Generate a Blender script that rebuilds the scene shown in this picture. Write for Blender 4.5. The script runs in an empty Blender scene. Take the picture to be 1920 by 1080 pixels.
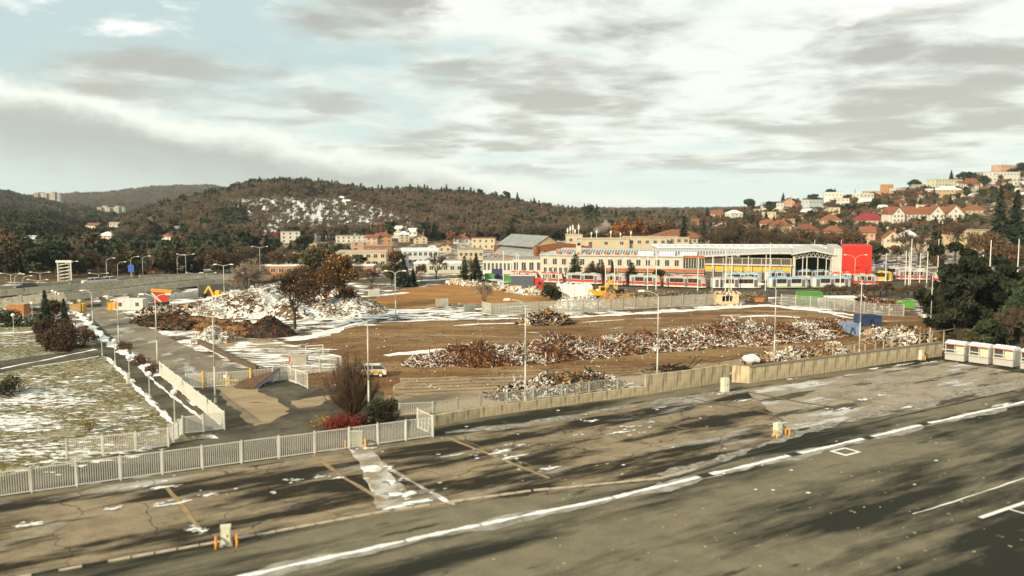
import bpy, math, random
import numpy as np
from mathutils import Vector, Matrix
S = bpy.context.scene
C = S.collection
R = math.radians
PI = math.pi
rng = np.random.default_rng(7)
random.seed(7)

# ------------------------------------------------------------ camera, sky, sun
F = 1600.0; TH = math.atan(150 / F); CH = 20.0
cam = bpy.data.objects.new('camera', bpy.data.cameras.new('camera')); C.objects.link(cam)
cam.location = (0, 0, CH); cam.rotation_euler = (PI / 2 - TH, 0, 0)
cam.data.lens = 36 * F / 1920; cam.data.sensor_width = 36; cam.data.clip_start = .5; cam.data.clip_end = 20000
cam.data.dof.use_dof = True; cam.data.dof.focus_distance = 150; cam.data.dof.aperture_fstop = 0.165
S.camera = cam
S.view_settings.view_transform = 'Standard'; S.view_settings.look = 'None'
S.view_settings.exposure = 0.42; S.view_settings.gamma = 1.0; S.view_settings.use_curve_mapping = False

SUN_EL = R(23); SUN_DIR = Vector((-0.66, -0.75, 0)).normalized()      # towards the sun, on the ground
sun = bpy.data.objects.new('sun', bpy.data.lights.new('sun', 'SUN')); C.objects.link(sun)
sun.data.energy = 5.0; sun.data.angle = R(1.2); sun.data.color = (1, .82, .56)
sv = Vector((SUN_DIR.x * math.cos(SUN_EL), SUN_DIR.y * math.cos(SUN_EL), math.sin(SUN_EL)))
sun.rotation_euler = sv.to_track_quat('Z', 'Y').to_euler()

W = bpy.data.worlds.new('World'); S.world = W; W.use_nodes = True
nt = W.node_tree; nt.nodes.clear()
def wn(t, **k):
    n = nt.nodes.new(t)
    for a, b in k.items(): setattr(n, a, b)
    return n
def wl(a, b): nt.links.new(a, b)
def wm(op, a, b=None, c=None, clamp=False):
    n = wn('ShaderNodeMath', operation=op, use_clamp=clamp)
    for i, v in enumerate((a, b, c)):
        if v is None: continue
        if isinstance(v, (int, float)): n.inputs[i].default_value = v
        else: wl(v, n.inputs[i])
    return n.outputs[0]
def wmix(f, a, b):
    n = wn('ShaderNodeMix', data_type='RGBA')
    for s, v in ((n.inputs[0], f), (n.inputs[6], a), (n.inputs[7], b)):
        if isinstance(v, (int, float)): s.default_value = v
        elif isinstance(v, tuple): s.default_value = (*v, 1)
        else: wl(v, s)
    return n.outputs[2]
def wsm(x, a, b):
    n = wn('ShaderNodeMapRange', interpolation_type='SMOOTHSTEP')
    wl(x, n.inputs[0]); n.inputs[1].default_value = a; n.inputs[2].default_value = b
    return n.outputs[0]
def wnoise(vec, scale, det, rough=.55, dist=0.0):
    n = wn('ShaderNodeTexNoise'); wl(vec, n.inputs['Vector'])
    n.inputs['Scale'].default_value = scale; n.inputs['Detail'].default_value = det
    n.inputs['Roughness'].default_value = rough; n.inputs['Distortion'].default_value = dist
    return n.outputs[0]
sky = wn('ShaderNodeTexSky', sky_type='NISHITA', sun_disc=False)
sky.sun_elevation = SUN_EL; sky.sun_rotation = math.atan2(SUN_DIR.x, SUN_DIR.y)
sky.air_density = 1.0; sky.dust_density = 1.5; sky.ozone_density = 1.0
tc = wn('ShaderNodeTexCoord')
sep = wn('ShaderNodeSeparateXYZ'); wl(tc.outputs['Generated'], sep.inputs[0])
az = wm('ARCTAN2', sep.outputs[0], sep.outputs[1]); el = wm('ARCSINE', sep.outputs[2])
zz = wm('ADD', wm('MAXIMUM', sep.outputs[2], 0.0), .09)
cmb = wn('ShaderNodeCombineXYZ')
wl(wm('DIVIDE', sep.outputs[0], zz), cmb.inputs[0]); wl(wm('DIVIDE', sep.outputs[1], zz), cmb.inputs[1])
pv = cmb.outputs[0]
K = 10.0
def kc(r, g, b): return (r * K, g * K, b * K)
n1 = wnoise(pv, .62, 6, .52, .25); n2 = wnoise(pv, 1.7, 7, .58, .3); n3 = wnoise(pv, .25, 2, .5)
base = wmix(.9, sky.outputs[0], kc(.48, .60, .59))
low = wsm(el, .0, .16)                                    # pale towards the horizon, as the photograph's sky
base = wmix(low, kc(.70, .80, .75), base)
# broken cloud sheet, denser to the right
cov = wm('ADD', n1, wm('MULTIPLY', wm('SUBTRACT', az, .02), .30)); cov = wm('ADD', cov, wm('MULTIPLY', wm('SUBTRACT', n3, .5), .35))
cov = wm('ADD', cov, wm('MULTIPLY', wsm(el, .02, .12), .07))
m1 = wsm(cov, .40, .58)
shade = wsm(wm('ADD', wm('MULTIPLY', n2, .55), wm('MULTIPLY', n1, .55)), .48, .63)
ccol = wmix(shade, kc(.78, .82, .75), wmix(wsm(el, .07, .22), kc(.47, .475, .425), kc(.39, .395, .36)))
up = wsm(el, .015, .06)
c1 = wmix(wm('MULTIPLY', m1, up), base, ccol)
# bright puffs high up
puff = wm('MULTIPLY', wsm(wm('ADD', wnoise(pv, 1.1, 9, .6, .1), wm('MULTIPLY', wsm(el, .13, .25), .14)), .64, .74), .85)
c1 = wmix(puff, c1, kc(.90, .89, .86))
# long bank with a lit rim coming down from the left
edge = wm('SUBTRACT', .032, wm('MULTIPLY', wm('MINIMUM', wm('MAXIMUM', az, -.62), .5), .178))
cm2 = wn('ShaderNodeCombineXYZ'); wl(az, cm2.inputs[0]); wl(wm('MULTIPLY', el, 1.6), cm2.inputs[1])
bn = wm('MULTIPLY', wm('SUBTRACT', wnoise(cm2.outputs[0], 11, 9, .62), .5), .06)
d = wm('SUBTRACT', wm('ADD', edge, bn), el)                # >0 inside the bank
inside = wsm(d, -.014, .012)
body = wmix(wsm(d, .000, .036), kc(.86, .88, .79), kc(.42, .45, .41))
body = wmix(wsm(d, .03, .12), body, kc(.60, .70, .65))
fade = wm('SUBTRACT', 1.0, wsm(az, .10, .38))
c1 = wmix(wm('MULTIPLY', inside, fade), c1, body)
bg = wn('ShaderNodeBackground'); wl(c1, bg.inputs[0]); bg.inputs[1].default_value = .094
wl(bg.outputs[0], wn('ShaderNodeOutputWorld').inputs[0])

# ------------------------------------------------------------ projection helpers
ct, st = math.cos(TH), math.sin(TH)
def ray(px, py):
    xc = (px - 960) / F; yc = (540 - py) / F
    return Vector((xc, ct + yc * st, -st + yc * ct))
def G(px, py, z=0.0):
    d = ray(px, py); t = (z - CH) / d.z
    return Vector((d.x * t, d.y * t, z))
def A(px, py, Y):
    d = ray(px, py); t = Y / d.y
    return Vector((d.x * t, Y, CH + d.z * t))
def zat(py, Y): return A(960, py, Y).z
def S3(t): t = np.clip(t, 0, 1); return t * t * (3 - 2 * t)
LAY = [  # (px table, skyline py table, Y0, Y1, tree height)
 ([-600, 230, 300, 360, 420, 470, 540, 600, 650, 720, 800, 870, 930, 1000, 1060, 1120, 1180, 1300, 1500, 2600],
  [470, 415, 388, 374, 357, 346, 340, 345, 351, 358, 356, 361, 369, 383, 393, 401, 408, 418, 430, 440], 430, 900, 8),
 ([-600, 1000, 1100, 1200, 1300, 1400, 1500, 1600, 1700, 1800, 1860, 1920, 2100, 2600],
  [440, 430, 412, 409, 404, 392, 378, 368, 356, 338, 328, 314, 296, 280], 400, 820, 4),
 ([-900, -300, 0, 60, 110, 140, 200, 260, 400, 2600], [340, 370, 388, 393, 410, 425, 438, 446, 456, 470], 300, 620, 10),
 ([-900, 0, 60, 130, 190, 250, 330, 500, 2600], [325, 356, 368, 382, 392, 402, 410, 420, 440], 900, 1700, 12),
 ([-900, 0, 110, 200, 300, 400, 430, 700, 1200, 2600], [372, 372, 367, 364, 353, 351, 356, 385, 403, 404], 1800, 3600, 10)]
def terrain(X, Y):
    X = np.asarray(X, float); Y = np.asarray(Y, float)
    px = X / np.maximum(Y, 1) * F + 960
    z = np.zeros_like(X * 1.0)
    for tx, ty, y0, y1, th in LAY:
        h = np.maximum(20 + (390 - np.interp(px, tx, ty)) / F * y1 - th, 0)
        zz_ = h * S3((Y - y0) / (y1 - y0)) * np.clip(1 - .35 * (Y - y1) / y1, .2, 1) 
        z = np.maximum(z, zz_)
    return z + np.clip((Y - 450) / 400, 0, 1) * (1.2 * np.sin(X * .031) * np.cos(Y * .023) + .8 * np.sin(X * .09 + Y * .05))
def T(x, y): return float(terrain(x, y))
YS = np.geomspace(60, 4200, 1500)
def hit(px, py):
    d = ray(px, py); X = d.x / d.y * YS; Z = CH + d.z / d.y * YS
    t = terrain(X, YS); k = np.nonzero(t >= Z)[0]
    if len(k): i = k[0]
    else:
        m = YS < 1000; i = int(np.argmax(np.where(m, t - Z, -1e9)))
    return Vector((X[i], YS[i], t[i]))

# ------------------------------------------------------------ materials
MATS = {}
def M(name, col, rough=.85, var=.0, scale=1.0, bump=0.0, metal=0.0, var2=None, spec=.3, attr=False, streak=0.0, emit=0):
    if name in MATS: return MATS[name]
    m = bpy.data.materials.new(name); m.use_nodes = True; t = m.node_tree; b = t.nodes['Principled BSDF']
    b.inputs['Roughness'].default_value = rough; b.inputs['Metallic'].default_value = metal
    b.inputs['Specular IOR Level'].default_value = spec
    src = None
    if attr:
        a = t.nodes.new('ShaderNodeAttribute'); a.attribute_name = 'Col'; src = a.outputs['Color']
    co = t.nodes.new('ShaderNodeTexCoord')
    if var > 0 or streak > 0:
        n = t.nodes.new('ShaderNodeTexNoise'); n.inputs['Scale'].default_value = scale; n.inputs['Detail'].default_value = 6
        n.inputs['Roughness'].default_value = .65
        t.links.new(co.outputs['Object'], n.inputs['Vector'])
        x = t.nodes.new('ShaderNodeMix'); x.data_type = 'RGBA'
        mr = t.nodes.new('ShaderNodeMapRange'); mr.inputs[1].default_value = .35; mr.inputs[2].default_value = .65
        t.links.new(n.outputs[0], mr.inputs[0]); t.links.new(mr.outputs[0], x.inputs[0])
        if src is not None:
            x.blend_type = 'MULTIPLY'; t.links.new(src, x.inputs[6]); x.inputs[7].default_value = (1 - var,) * 3 + (1,)
        else:
            lo = var2 if var2 else tuple(c * (1 - var) for c in col)
            x.inputs[6].default_value = (*col, 1); x.inputs[7].default_value = (*lo, 1)
        src = x.outputs[2]
        if streak > 0:
            mp = t.nodes.new('ShaderNodeMapping'); mp.inputs['Scale'].default_value = (3.0, 3.0, .25)
            t.links.new(co.outputs['Object'], mp.inputs[0])
            n2_ = t.nodes.new('ShaderNodeTexNoise'); n2_.inputs['Scale'].default_value = 1.2; n2_.inputs['Detail'].default_value = 5
            t.links.new(mp.outputs[0], n2_.inputs['Vector'])
            m2 = t.nodes.new('ShaderNodeMapRange'); m2.inputs[1].default_value = .5; m2.inputs[2].default_value = .7; m2.inputs[4].default_value = streak
            t.links.new(n2_.outputs[0], m2.inputs[0])
            y = t.nodes.new('ShaderNodeMix'); y.data_type = 'RGBA'; t.links.new(m2.outputs[0], y.inputs[0])
            t.links.new(src, y.inputs[6]); y.inputs[7].default_value = (col[0] * .2, col[1] * .18, col[2] * .13, 1); src = y.outputs[2]
    if src is not None: t.links.new(src, b.inputs['Base Color'])
    else: b.inputs['Base Color'].default_value = (*col, 1)
    if bump > 0:
        n = t.nodes.new('ShaderNodeTexNoise'); n.inputs['Scale'].default_value = scale * 4; n.inputs['Detail'].default_value = 4
        t.links.new(co.outputs['Object'], n.inputs['Vector'])
        bp = t.nodes.new('ShaderNodeBump'); bp.inputs['Strength'].default_value = bump; bp.inputs['Distance'].default_value = .1
        t.links.new(n.outputs[0], bp.inputs['Height']); t.links.new(bp.outputs[0], b.inputs['Normal'])
    MATS[name] = m; return m

# ------------------------------------------------------------ mesh helpers
def tag(o, label=None, cat=None, group=None, kind=None):
    if label: o['label'] = label
    if cat: o['category'] = cat
    if group: o['group'] = group
    if kind: o['kind'] = kind
    return o
def link(name, me, parent=None, loc=None, rz=None, scale=None):
    o = bpy.data.objects.new(name, me); C.objects.link(o)
    if parent is not None: o.parent = parent
    if loc is not None: o.location = loc
    if rz is not None: o.rotation_euler = (0, 0, rz)
    if scale is not None: o.scale = scale
    return o
def thing(name, label, cat, loc=(0, 0, 0), rz=0.0, group=None, scale=None):
    o = link(name, None, None, loc, rz, scale); o.empty_display_size = .1
    return tag(o, label, cat, group)
def copy_tree(root, loc=None, rz=None, label=None, scale=None, group=None):
    c = root.copy(); C.objects.link(c)
    if loc is not None: c.location = loc
    if rz is not None: c.rotation_euler = (0, 0, rz)
    if label: c['label'] = label
    if group: c['group'] = group
    if scale is not None: c.scale = scale if hasattr(scale, '__len__') else (scale,) * 3
    for ch in root.children:
        k = ch.copy(); C.objects.link(k); k.parent = c
        for g in ch.children:
            q = g.copy(); C.objects.link(q); q.parent = k
    return c
def npmesh(name, V, faces, mats, col=None, mi=None, smooth=False):
    """faces: (M,4) or (M,3) int array"""
    V = np.asarray(V, np.float32); faces = np.asarray(faces, np.int32); k = faces.shape[1]
    me = bpy.data.meshes.new(name)
    me.vertices.add(len(V)); me.vertices.foreach_set('co', V.ravel())
    me.loops.add(faces.size); me.loops.foreach_set('vertex_index', faces.ravel())
    me.polygons.add(len(faces)); me.polygons.foreach_set('loop_start', np.arange(0, faces.size, k, dtype=np.int32))
    try: me.polygons.foreach_set('loop_total', np.full(len(faces), k, np.int32))
    except Exception: pass
    for m in (mats if isinstance(mats, (list, tuple)) else [mats]): me.materials.append(m)
    if mi is not None: me.polygons.foreach_set('material_index', np.asarray(mi, np.int32))
    me.update(calc_edges=True)
    if col is not None:
        a = me.color_attributes.new('Col', 'FLOAT_COLOR', 'CORNER')
        c = np.ones((len(faces), k, 4), np.float32); c[:, :, :3] = np.asarray(col)[:, None, :]
        a.data.foreach_set('color', c.ravel())
    me.polygons.foreach_set('use_smooth', np.full(len(faces), smooth))
    me.validate()
    return me
class MB:
    def __init__(s): s.v = []; s.f = []; s.m = []
    def box(s, x0, x1, y0, y1, z0, z1, m=0):
        b = len(s.v)
        s.v += [(x0, y0, z0), (x1, y0, z0), (x1, y1, z0), (x0, y1, z0), (x0, y0, z1), (x1, y0, z1), (x1, y1, z1), (x0, y1, z1)]
        s.f += [(b, b + 3, b + 2, b + 1), (b + 4, b + 5, b + 6, b + 7), (b, b + 1, b + 5, b + 4), (b + 1, b + 2, b + 6, b + 5), (b + 2, b + 3, b + 7, b + 6), (b + 3, b, b + 4, b + 7)]
        s.m += [m] * 6; return s
    def face(s, pts, m=0):
        b = len(s.v); s.v += [tuple(p) for p in pts]; s.f.append(tuple(range(b, b + len(pts)))); s.m.append(m); return s
    def prism(s, prof, y0, y1, m=0, axis='y'):
        """profile (a,z) extruded along y (or x)"""
        b = len(s.v); n = len(prof)
        for y in (y0, y1):
            for a, z in prof: s.v.append((a, y, z) if axis == 'y' else (y, a, z))
        s.f.append(tuple(range(b, b + n))); s.f.append(tuple(range(b + 2 * n - 1, b + n - 1, -1)))
        for i in range(n):
            j = (i + 1) % n; s.f.append((b + i, b + n + i, b + n + j, b + j))
        s.m += [m] * (n + 2); return s
    def tube(s, p, q, r, r2=None, n=8, m=0):
        p = Vector(p); q = Vector(q); r2 = r if r2 is None else r2
        d = (q - p); 
        if d.length < 1e-6: return s
        d.normalize(); u = d.orthogonal().normalized(); w = d.cross(u); b = len(s.v)
        for c, rr in ((p, r), (q, r2)):
            for i in range(n):
                a = 2 * PI * i / n; s.v.append(tuple(c + u * math.cos(a) * rr + w * math.sin(a) * rr))
        for i in range(n):
            j = (i + 1) % n; s.f.append((b + i, b + j, b + n + j, b + n + i))
        s.f.append(tuple(range(b + n - 1, b - 1, -1))); s.f.append(tuple(range(b + n, b + 2 * n)))
        s.m += [m] * (n + 2); return s
    def sphere(s, c, r, nu=12, nv=8, m=0, sz=1.0):
        b = len(s.v)
        for j in range(nv + 1):
            ph = PI * j / nv
            for i in range(nu):
                a = 2 * PI * i / nu; s.v.append((c[0] + r * math.sin(ph) * math.cos(a), c[1] + r * math.sin(ph) * math.sin(a), c[2] + r * sz * math.cos(ph)))
        for j in range(nv):
            for i in range(nu):
                k = (i + 1) % nu; s.f.append((b + j * nu + i, b + (j + 1) * nu + i, b + (j + 1) * nu + k, b + j * nu + k)); s.m.append(m)
        return s
    def mesh(s, name, mats, smooth=False):
        me = bpy.data.meshes.new(name); me.from_pydata(s.v, [], s.f)
        for m in (mats if isinstance(mats, (list, tuple)) else [mats]): me.materials.append(m)
        me.polygons.foreach_set('material_index', s.m)
        if smooth: me.polygons.foreach_set('use_smooth', [True] * len(s.f))
        me.update(); return me
    def build(s, name, mats, parent=None, loc=None, rz=None, smooth=False):
        return link(name, s.mesh(name, mats, smooth), parent, loc, rz)
def prisms(P0, P1, R0, R1, n=3):
    P0 = np.asarray(P0, float); P1 = np.asarray(P1, float); N = len(P0)
    d = P1 - P0; d /= np.maximum(np.linalg.norm(d, axis=1, keepdims=True), 1e-6)
    ref = np.where(np.abs(d[:, 2:3]) > .8, np.array([[1, 0, 0]]), np.array([[0, 0, 1]]))
    u = np.cross(d, ref); u /= np.linalg.norm(u, axis=1, keepdims=True); w = np.cross(d, u)
    V = np.zeros((N, 2, n, 3))
    for i in range(n):
        a = 2 * PI * i / n; o = u * math.cos(a) + w * math.sin(a)
        V[:, 0, i] = P0 + o * np.asarray(R0)[:, None]; V[:, 1, i] = P1 + o * np.asarray(R1)[:, None]
    base = (np.arange(N) * 2 * n)[:, None]; Fc = []
    for i in range(n):
        j = (i + 1) % n; Fc.append(base + np.array([[i, j, n + j, n + i]]))
    return V.reshape(-1, 3), np.stack(Fc, 1).reshape(-1, 4)
def cards(Cn, U, Wv):
    """quads: centres, half vectors"""
    V = np.stack([Cn - U - Wv, Cn + U - Wv, Cn + U + Wv, Cn - U + Wv], 1).reshape(-1, 3)
    return V, np.arange(len(Cn) * 4).reshape(-1, 4)
def rndvec(r, n):
    v = r.normal(size=(n, 3)); return v / np.linalg.norm(v, axis=1, keepdims=True)
def shards(Cn, L, Wd, H, r, flat=.5):
    """thin boxes lying at odd angles"""
    n = len(Cn); d = rndvec(r, n); d[:, 2] *= flat; d /= np.linalg.norm(d, axis=1, keepdims=True)
    e = np.cross(d, rndvec(r, n)); e /= np.linalg.norm(e, axis=1, keepdims=True); g = np.cross(d, e)
    D = d * L[:, None]; E = e * Wd[:, None]; Gg = g * H[:, None]
    c = [(-1, -1, -1), (1, -1, -1), (1, 1, -1), (-1, 1, -1), (-1, -1, 1), (1, -1, 1), (1, 1, 1), (-1, 1, 1)]
    V = np.stack([Cn + a * D + b * E + k * Gg for a, b, k in c], 1).reshape(-1, 3)
    q = np.array([(0, 3, 2, 1), (4, 5, 6, 7), (0, 1, 5, 4), (1, 2, 6, 5), (2, 3, 7, 6), (3, 0, 4, 7)])
    Fc = ((np.arange(n) * 8)[:, None, None] + q[None]).reshape(-1, 4)
    return V, Fc

# ------------------------------------------------------------ ground
def node_ground(name, spec):
    """spec builds a shader colour out of noises: list of (color, scale, lo, hi, stretch(3)) layered; optional attribute snow"""
    m = bpy.data.materials.new(name); m.use_nodes = True; t = m.node_tree; b = t.nodes['Principled BSDF']
    b.inputs['Roughness'].default_value = spec.get('rough', .9); b.inputs['Specular IOR Level'].default_value = spec.get('spec', .15)
    co = t.nodes.new('ShaderNodeTexCoord')
    mp0 = t.nodes.new('ShaderNodeMapping'); mp0.inputs['Rotation'].default_value = (0, 0, -spec.get('rot', 0)); t.links.new(co.outputs['Object'], mp0.inputs[0])
    cur = None
    for i, (c, sc, lo, hi, stx, det, seed) in enumerate(spec['layers']):
        if cur is None:
            rg = t.nodes.new('ShaderNodeRGB'); rg.outputs[0].default_value = (*c, 1); cur = rg.outputs[0]; continue
        mp = t.nodes.new('ShaderNodeMapping'); mp.inputs['Scale'].default_value = stx; mp.inputs['Location'].default_value = (seed * 13.7, seed * 7.1, 0)
        t.links.new(mp0.outputs[0], mp.inputs[0])
        n = t.nodes.new('ShaderNodeTexNoise'); n.inputs['Scale'].default_value = sc; n.inputs['Detail'].default_value = det; n.inputs['Roughness'].default_value = .62
        t.links.new(mp.outputs[0], n.inputs['Vector'])
        v = n.outputs[0]
        if c == 'SNOW' and spec.get('snowattr'):
            a = t.nodes.new('ShaderNodeAttribute'); a.attribute_name = 'snow'
            ad = t.nodes.new('ShaderNodeMath'); ad.operation = 'ADD'; t.links.new(v, ad.inputs[0]); t.links.new(a.outputs['Fac'], ad.inputs[1]); v = ad.outputs[0]
        mr = t.nodes.new('ShaderNodeMapRange'); mr.inputs[1].default_value = lo; mr.inputs[2].default_value = hi; t.links.new(v, mr.inputs[0])
        x = t.nodes.new('ShaderNodeMix'); x.data_type = 'RGBA'; t.links.new(mr.outputs[0], x.inputs[0]); t.links.new(cur, x.inputs[6])
        x.inputs[7].default_value = (.82, .83, .80, 1) if c == 'SNOW' else (*c, 1); cur = x.outputs[2]
    gn = t.nodes.new('ShaderNodeTexNoise'); gn.inputs['Scale'].default_value = 14; gn.inputs['Detail'].default_value = 6; t.links.new(co.outputs['Object'], gn.inputs['Vector'])
    gr = t.nodes.new('ShaderNodeMapRange'); gr.inputs[1].default_value = .3; gr.inputs[2].default_value = .7; gr.inputs[3].default_value = .72; gr.inputs[4].default_value = 1.25; t.links.new(gn.outputs[0], gr.inputs[0])
    gm = t.nodes.new('ShaderNodeVectorMath'); gm.operation = 'SCALE'; t.links.new(cur, gm.inputs[0]); t.links.new(gr.outputs[0], gm.inputs['Scale']); cur = gm.outputs[0]
    if spec.get('cracks'):
        wp = t.nodes.new('ShaderNodeTexNoise'); wp.inputs['Scale'].default_value = .6; wp.inputs['Detail'].default_value = 5; t.links.new(mp0.outputs[0], wp.inputs['Vector'])
        wa = t.nodes.new('ShaderNodeMix'); wa.data_type = 'RGBA'; wa.blend_type = 'ADD'; wa.inputs[0].default_value = 1.6; t.links.new(mp0.outputs[0], wa.inputs[6]); t.links.new(wp.outputs['Color'], wa.inputs[7]); wa.clamp_factor = False
        vo = t.nodes.new('ShaderNodeTexVoronoi'); vo.feature = 'DISTANCE_TO_EDGE'; vo.inputs['Scale'].default_value = spec['cracks']; t.links.new(wa.outputs[2], vo.inputs['Vector'])
        vr = t.nodes.new('ShaderNodeMapRange'); vr.inputs[1].default_value = .004; vr.inputs[2].default_value = .010; vr.inputs[3].default_value = .75; vr.inputs[4].default_value = 0; t.links.new(vo.outputs['Distance'], vr.inputs[0])
        cx = t.nodes.new('ShaderNodeMix'); cx.data_type = 'RGBA'; t.links.new(vr.outputs[0], cx.inputs[0]); t.links.new(cur, cx.inputs[6]); cx.inputs[7].default_value = (.03, .026, .018, 1); cur = cx.outputs[2]
    t.links.new(cur, b.inputs['Base Color'])
    n = t.nodes.new('ShaderNodeTexNoise'); n.inputs['Scale'].default_value = spec.get('bs', 2.5); n.inputs['Detail'].default_value = 5; t.links.new(co.outputs['Object'], n.inputs['Vector'])
    bp = t.nodes.new('ShaderNodeBump'); bp.inputs['Strength'].default_value = spec.get('bump', .4); bp.inputs['Distance'].default_value = .15
    t.links.new(n.outputs[0], bp.inputs['Height']); t.links.new(bp.outputs[0], b.inputs['Normal'])
    MATS[name] = m; return m
DA = G(1920, 745) - G(440, 1080); ROT = math.atan2(DA.y, DA.x)      # direction of the drain line
ONE = (1, 1, 1)
m_ground = node_ground('earth_and_snow', dict(snowattr=True, layers=[
    ((.105, .066, .036), 0, 0, 0, ONE, 0, 0), ((.17, .12, .065), .12, .45, .6, ONE, 6, 1), ((.045, .035, .022), .4, .52, .66, ONE, 6, 2),
    ('SNOW', .22, .54, .64, (1, 1, 1), 12, 3)], bump=.5))
cols = np.arange(-560, 2500, 7.0); rows = np.geomspace(34, 7000, 300)
U = (cols - 960) / F; X, Y = np.meshgrid(U, rows); X = X * Y; Z = terrain(X, Y)
V = np.stack([X, Y, Z], -1).reshape(-1, 3); nc = len(cols); nr = len(rows)
i0 = (np.arange(nr - 1)[:, None] * nc + np.arange(nc - 1)[None]).ravel()
Fc = np.stack([i0, i0 + 1, i0 + nc + 1, i0 + nc], 1)
me = npmesh('ground', V, Fc, m_ground, smooth=True)
PX = X / Y * F + 960; PYs = 390 - (Z - CH) / Y * F
snow = np.full_like(X, .0)
snow += np.where((Y < 420), .03, -.02)
def soft(a, lo, hi, w): return S3((a - lo) / w + .5) * S3((hi - a) / w + .5)
slope = soft(PX, 425, 780, 60) * soft(PYs, 374 + np.clip((PX - 650) * .3, 0, 60), 446, 14) * (Y > 430)
snow += .235 * slope + .07 * (Y > 430) * (PX > 860) * (PX < 1160) + .06 * (Y > 430) * (PX > 1300)
snow -= .1 * (Y > 1000); snow -= .12 * (PX < 300) * (Y > 230)
snow += .06 * soft(PX, 230, 680, 30) * soft(PYs, 535, 640, 20)
a = me.attributes.new('snow', 'FLOAT', 'POINT'); a.data.foreach_set('value', snow.astype(np.float32).ravel())
tag(link('ground', me), kind='structure')

def wob(pts, step, amp, r, ph=[0.0]):
    out = []
    for i in range(len(pts)):
        p, q = pts[i], pts[(i + 1) % len(pts)]; L = (q - p).length; n = max(1, min(60, int(L / step)))
        t = (q - p).normalized() if L > 0 else Vector((1, 0, 0)); nn = Vector((-t.y, t.x, 0)); n = max(1, min(160, int(L / min(step, .7)))); a1, a2 = r.uniform(0, 6.28, 2)
        for k in range(n):
            w_ = L * k / n; e_ = min(1, 4 * k / n, 4 * (n - k) / n); out.append(p + (q - p) * (k / n) + nn * amp * e_ * (math.sin(w_ * .8 + a1) + .6 * math.sin(w_ * 2.1 + a2) + .25 * r.normal()))
    return out
def sheet(name, pxy, mat, z, amp=0.0, step=1.5, kind='structure', parent=None):
    pts = [G(a, b) for a, b in pxy]
    if amp: pts = wob(pts, step, amp, rng)
    mb = MB(); mb.face([(p.x, p.y, z) for p in pts])
    o = mb.build(name, mat, parent); me_ = o.data; me_.update()
    if me_.polygons[0].normal.z < 0: me_.flip_normals()
    if kind: tag(o, kind=kind)
    return o
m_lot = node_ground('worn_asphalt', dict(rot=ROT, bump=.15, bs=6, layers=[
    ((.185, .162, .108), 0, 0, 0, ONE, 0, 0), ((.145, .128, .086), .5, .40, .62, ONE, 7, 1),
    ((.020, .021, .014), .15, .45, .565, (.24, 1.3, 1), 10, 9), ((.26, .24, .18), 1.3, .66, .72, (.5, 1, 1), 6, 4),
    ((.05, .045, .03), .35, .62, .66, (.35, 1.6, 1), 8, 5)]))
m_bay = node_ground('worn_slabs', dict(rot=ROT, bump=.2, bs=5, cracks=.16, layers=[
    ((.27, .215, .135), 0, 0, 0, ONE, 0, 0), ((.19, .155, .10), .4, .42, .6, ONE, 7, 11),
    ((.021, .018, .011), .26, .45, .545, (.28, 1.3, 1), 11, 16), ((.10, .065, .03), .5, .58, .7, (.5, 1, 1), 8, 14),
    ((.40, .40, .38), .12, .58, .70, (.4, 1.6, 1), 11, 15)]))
m_paleslab = node_ground('frosted_slabs', dict(rot=ROT, bump=.2, bs=5, cracks=.3, layers=[
    ((.31, .27, .20), 0, 0, 0, ONE, 0, 0), ((.22, .19, .14), .4, .45, .6, (.5, 1, 1), 7, 21),
    ((.07, .06, .04), .3, .57, .61, (.25, 1.3, 1), 9, 26), ((.5, .5, .49), .22, .55, .63, (.4, 1.4, 1), 9, 25)]))
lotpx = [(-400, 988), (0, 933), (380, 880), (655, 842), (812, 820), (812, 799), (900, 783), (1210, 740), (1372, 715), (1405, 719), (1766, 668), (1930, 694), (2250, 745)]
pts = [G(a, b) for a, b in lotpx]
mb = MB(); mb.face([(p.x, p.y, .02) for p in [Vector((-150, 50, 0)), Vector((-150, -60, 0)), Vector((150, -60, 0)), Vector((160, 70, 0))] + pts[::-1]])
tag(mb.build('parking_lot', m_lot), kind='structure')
sheet('parking_bays', [(-300, 1125), (-300, 980), (0, 940), (380, 887), (660, 848), (815, 826), (1000, 790), (1210, 752), (1390, 728), (1560, 706), (1470, 760), (1500, 812), (1240, 900), (730, 962), (440, 1012), (0, 1085)], m_bay, .03, .15, 2)
sheet('frosted_bays', [(1400, 733), (1560, 708), (1766, 676), (1930, 702), (2000, 712), (1850, 745), (1640, 783), (1480, 808), (1440, 770)], m_paleslab, .036, .2, 2)
m_snow = node_ground('snow', dict(bump=.3, bs=3, layers=[((.82, .83, .80), 0, 0, 0, ONE, 0, 0), ((.6, .6, .56), .8, .5, .7, ONE, 8, 5), ((.3, .25, .18), 1.6, .62, .68, ONE, 8, 6)]))
m_snowclean = M('clean_snow', (.86, .88, .86), .7, .18, 1.0, .2)
m_paint = M('worn_white_paint', (.62, .58, .46), .7, .45, 2.0)
m_yel = M('faded_ochre_line', (.34, .24, .12), .8, .4, 1.0)
m_tar = M('dark_tar', (.025, .023, .018), .7, .3, 1.0)
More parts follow.
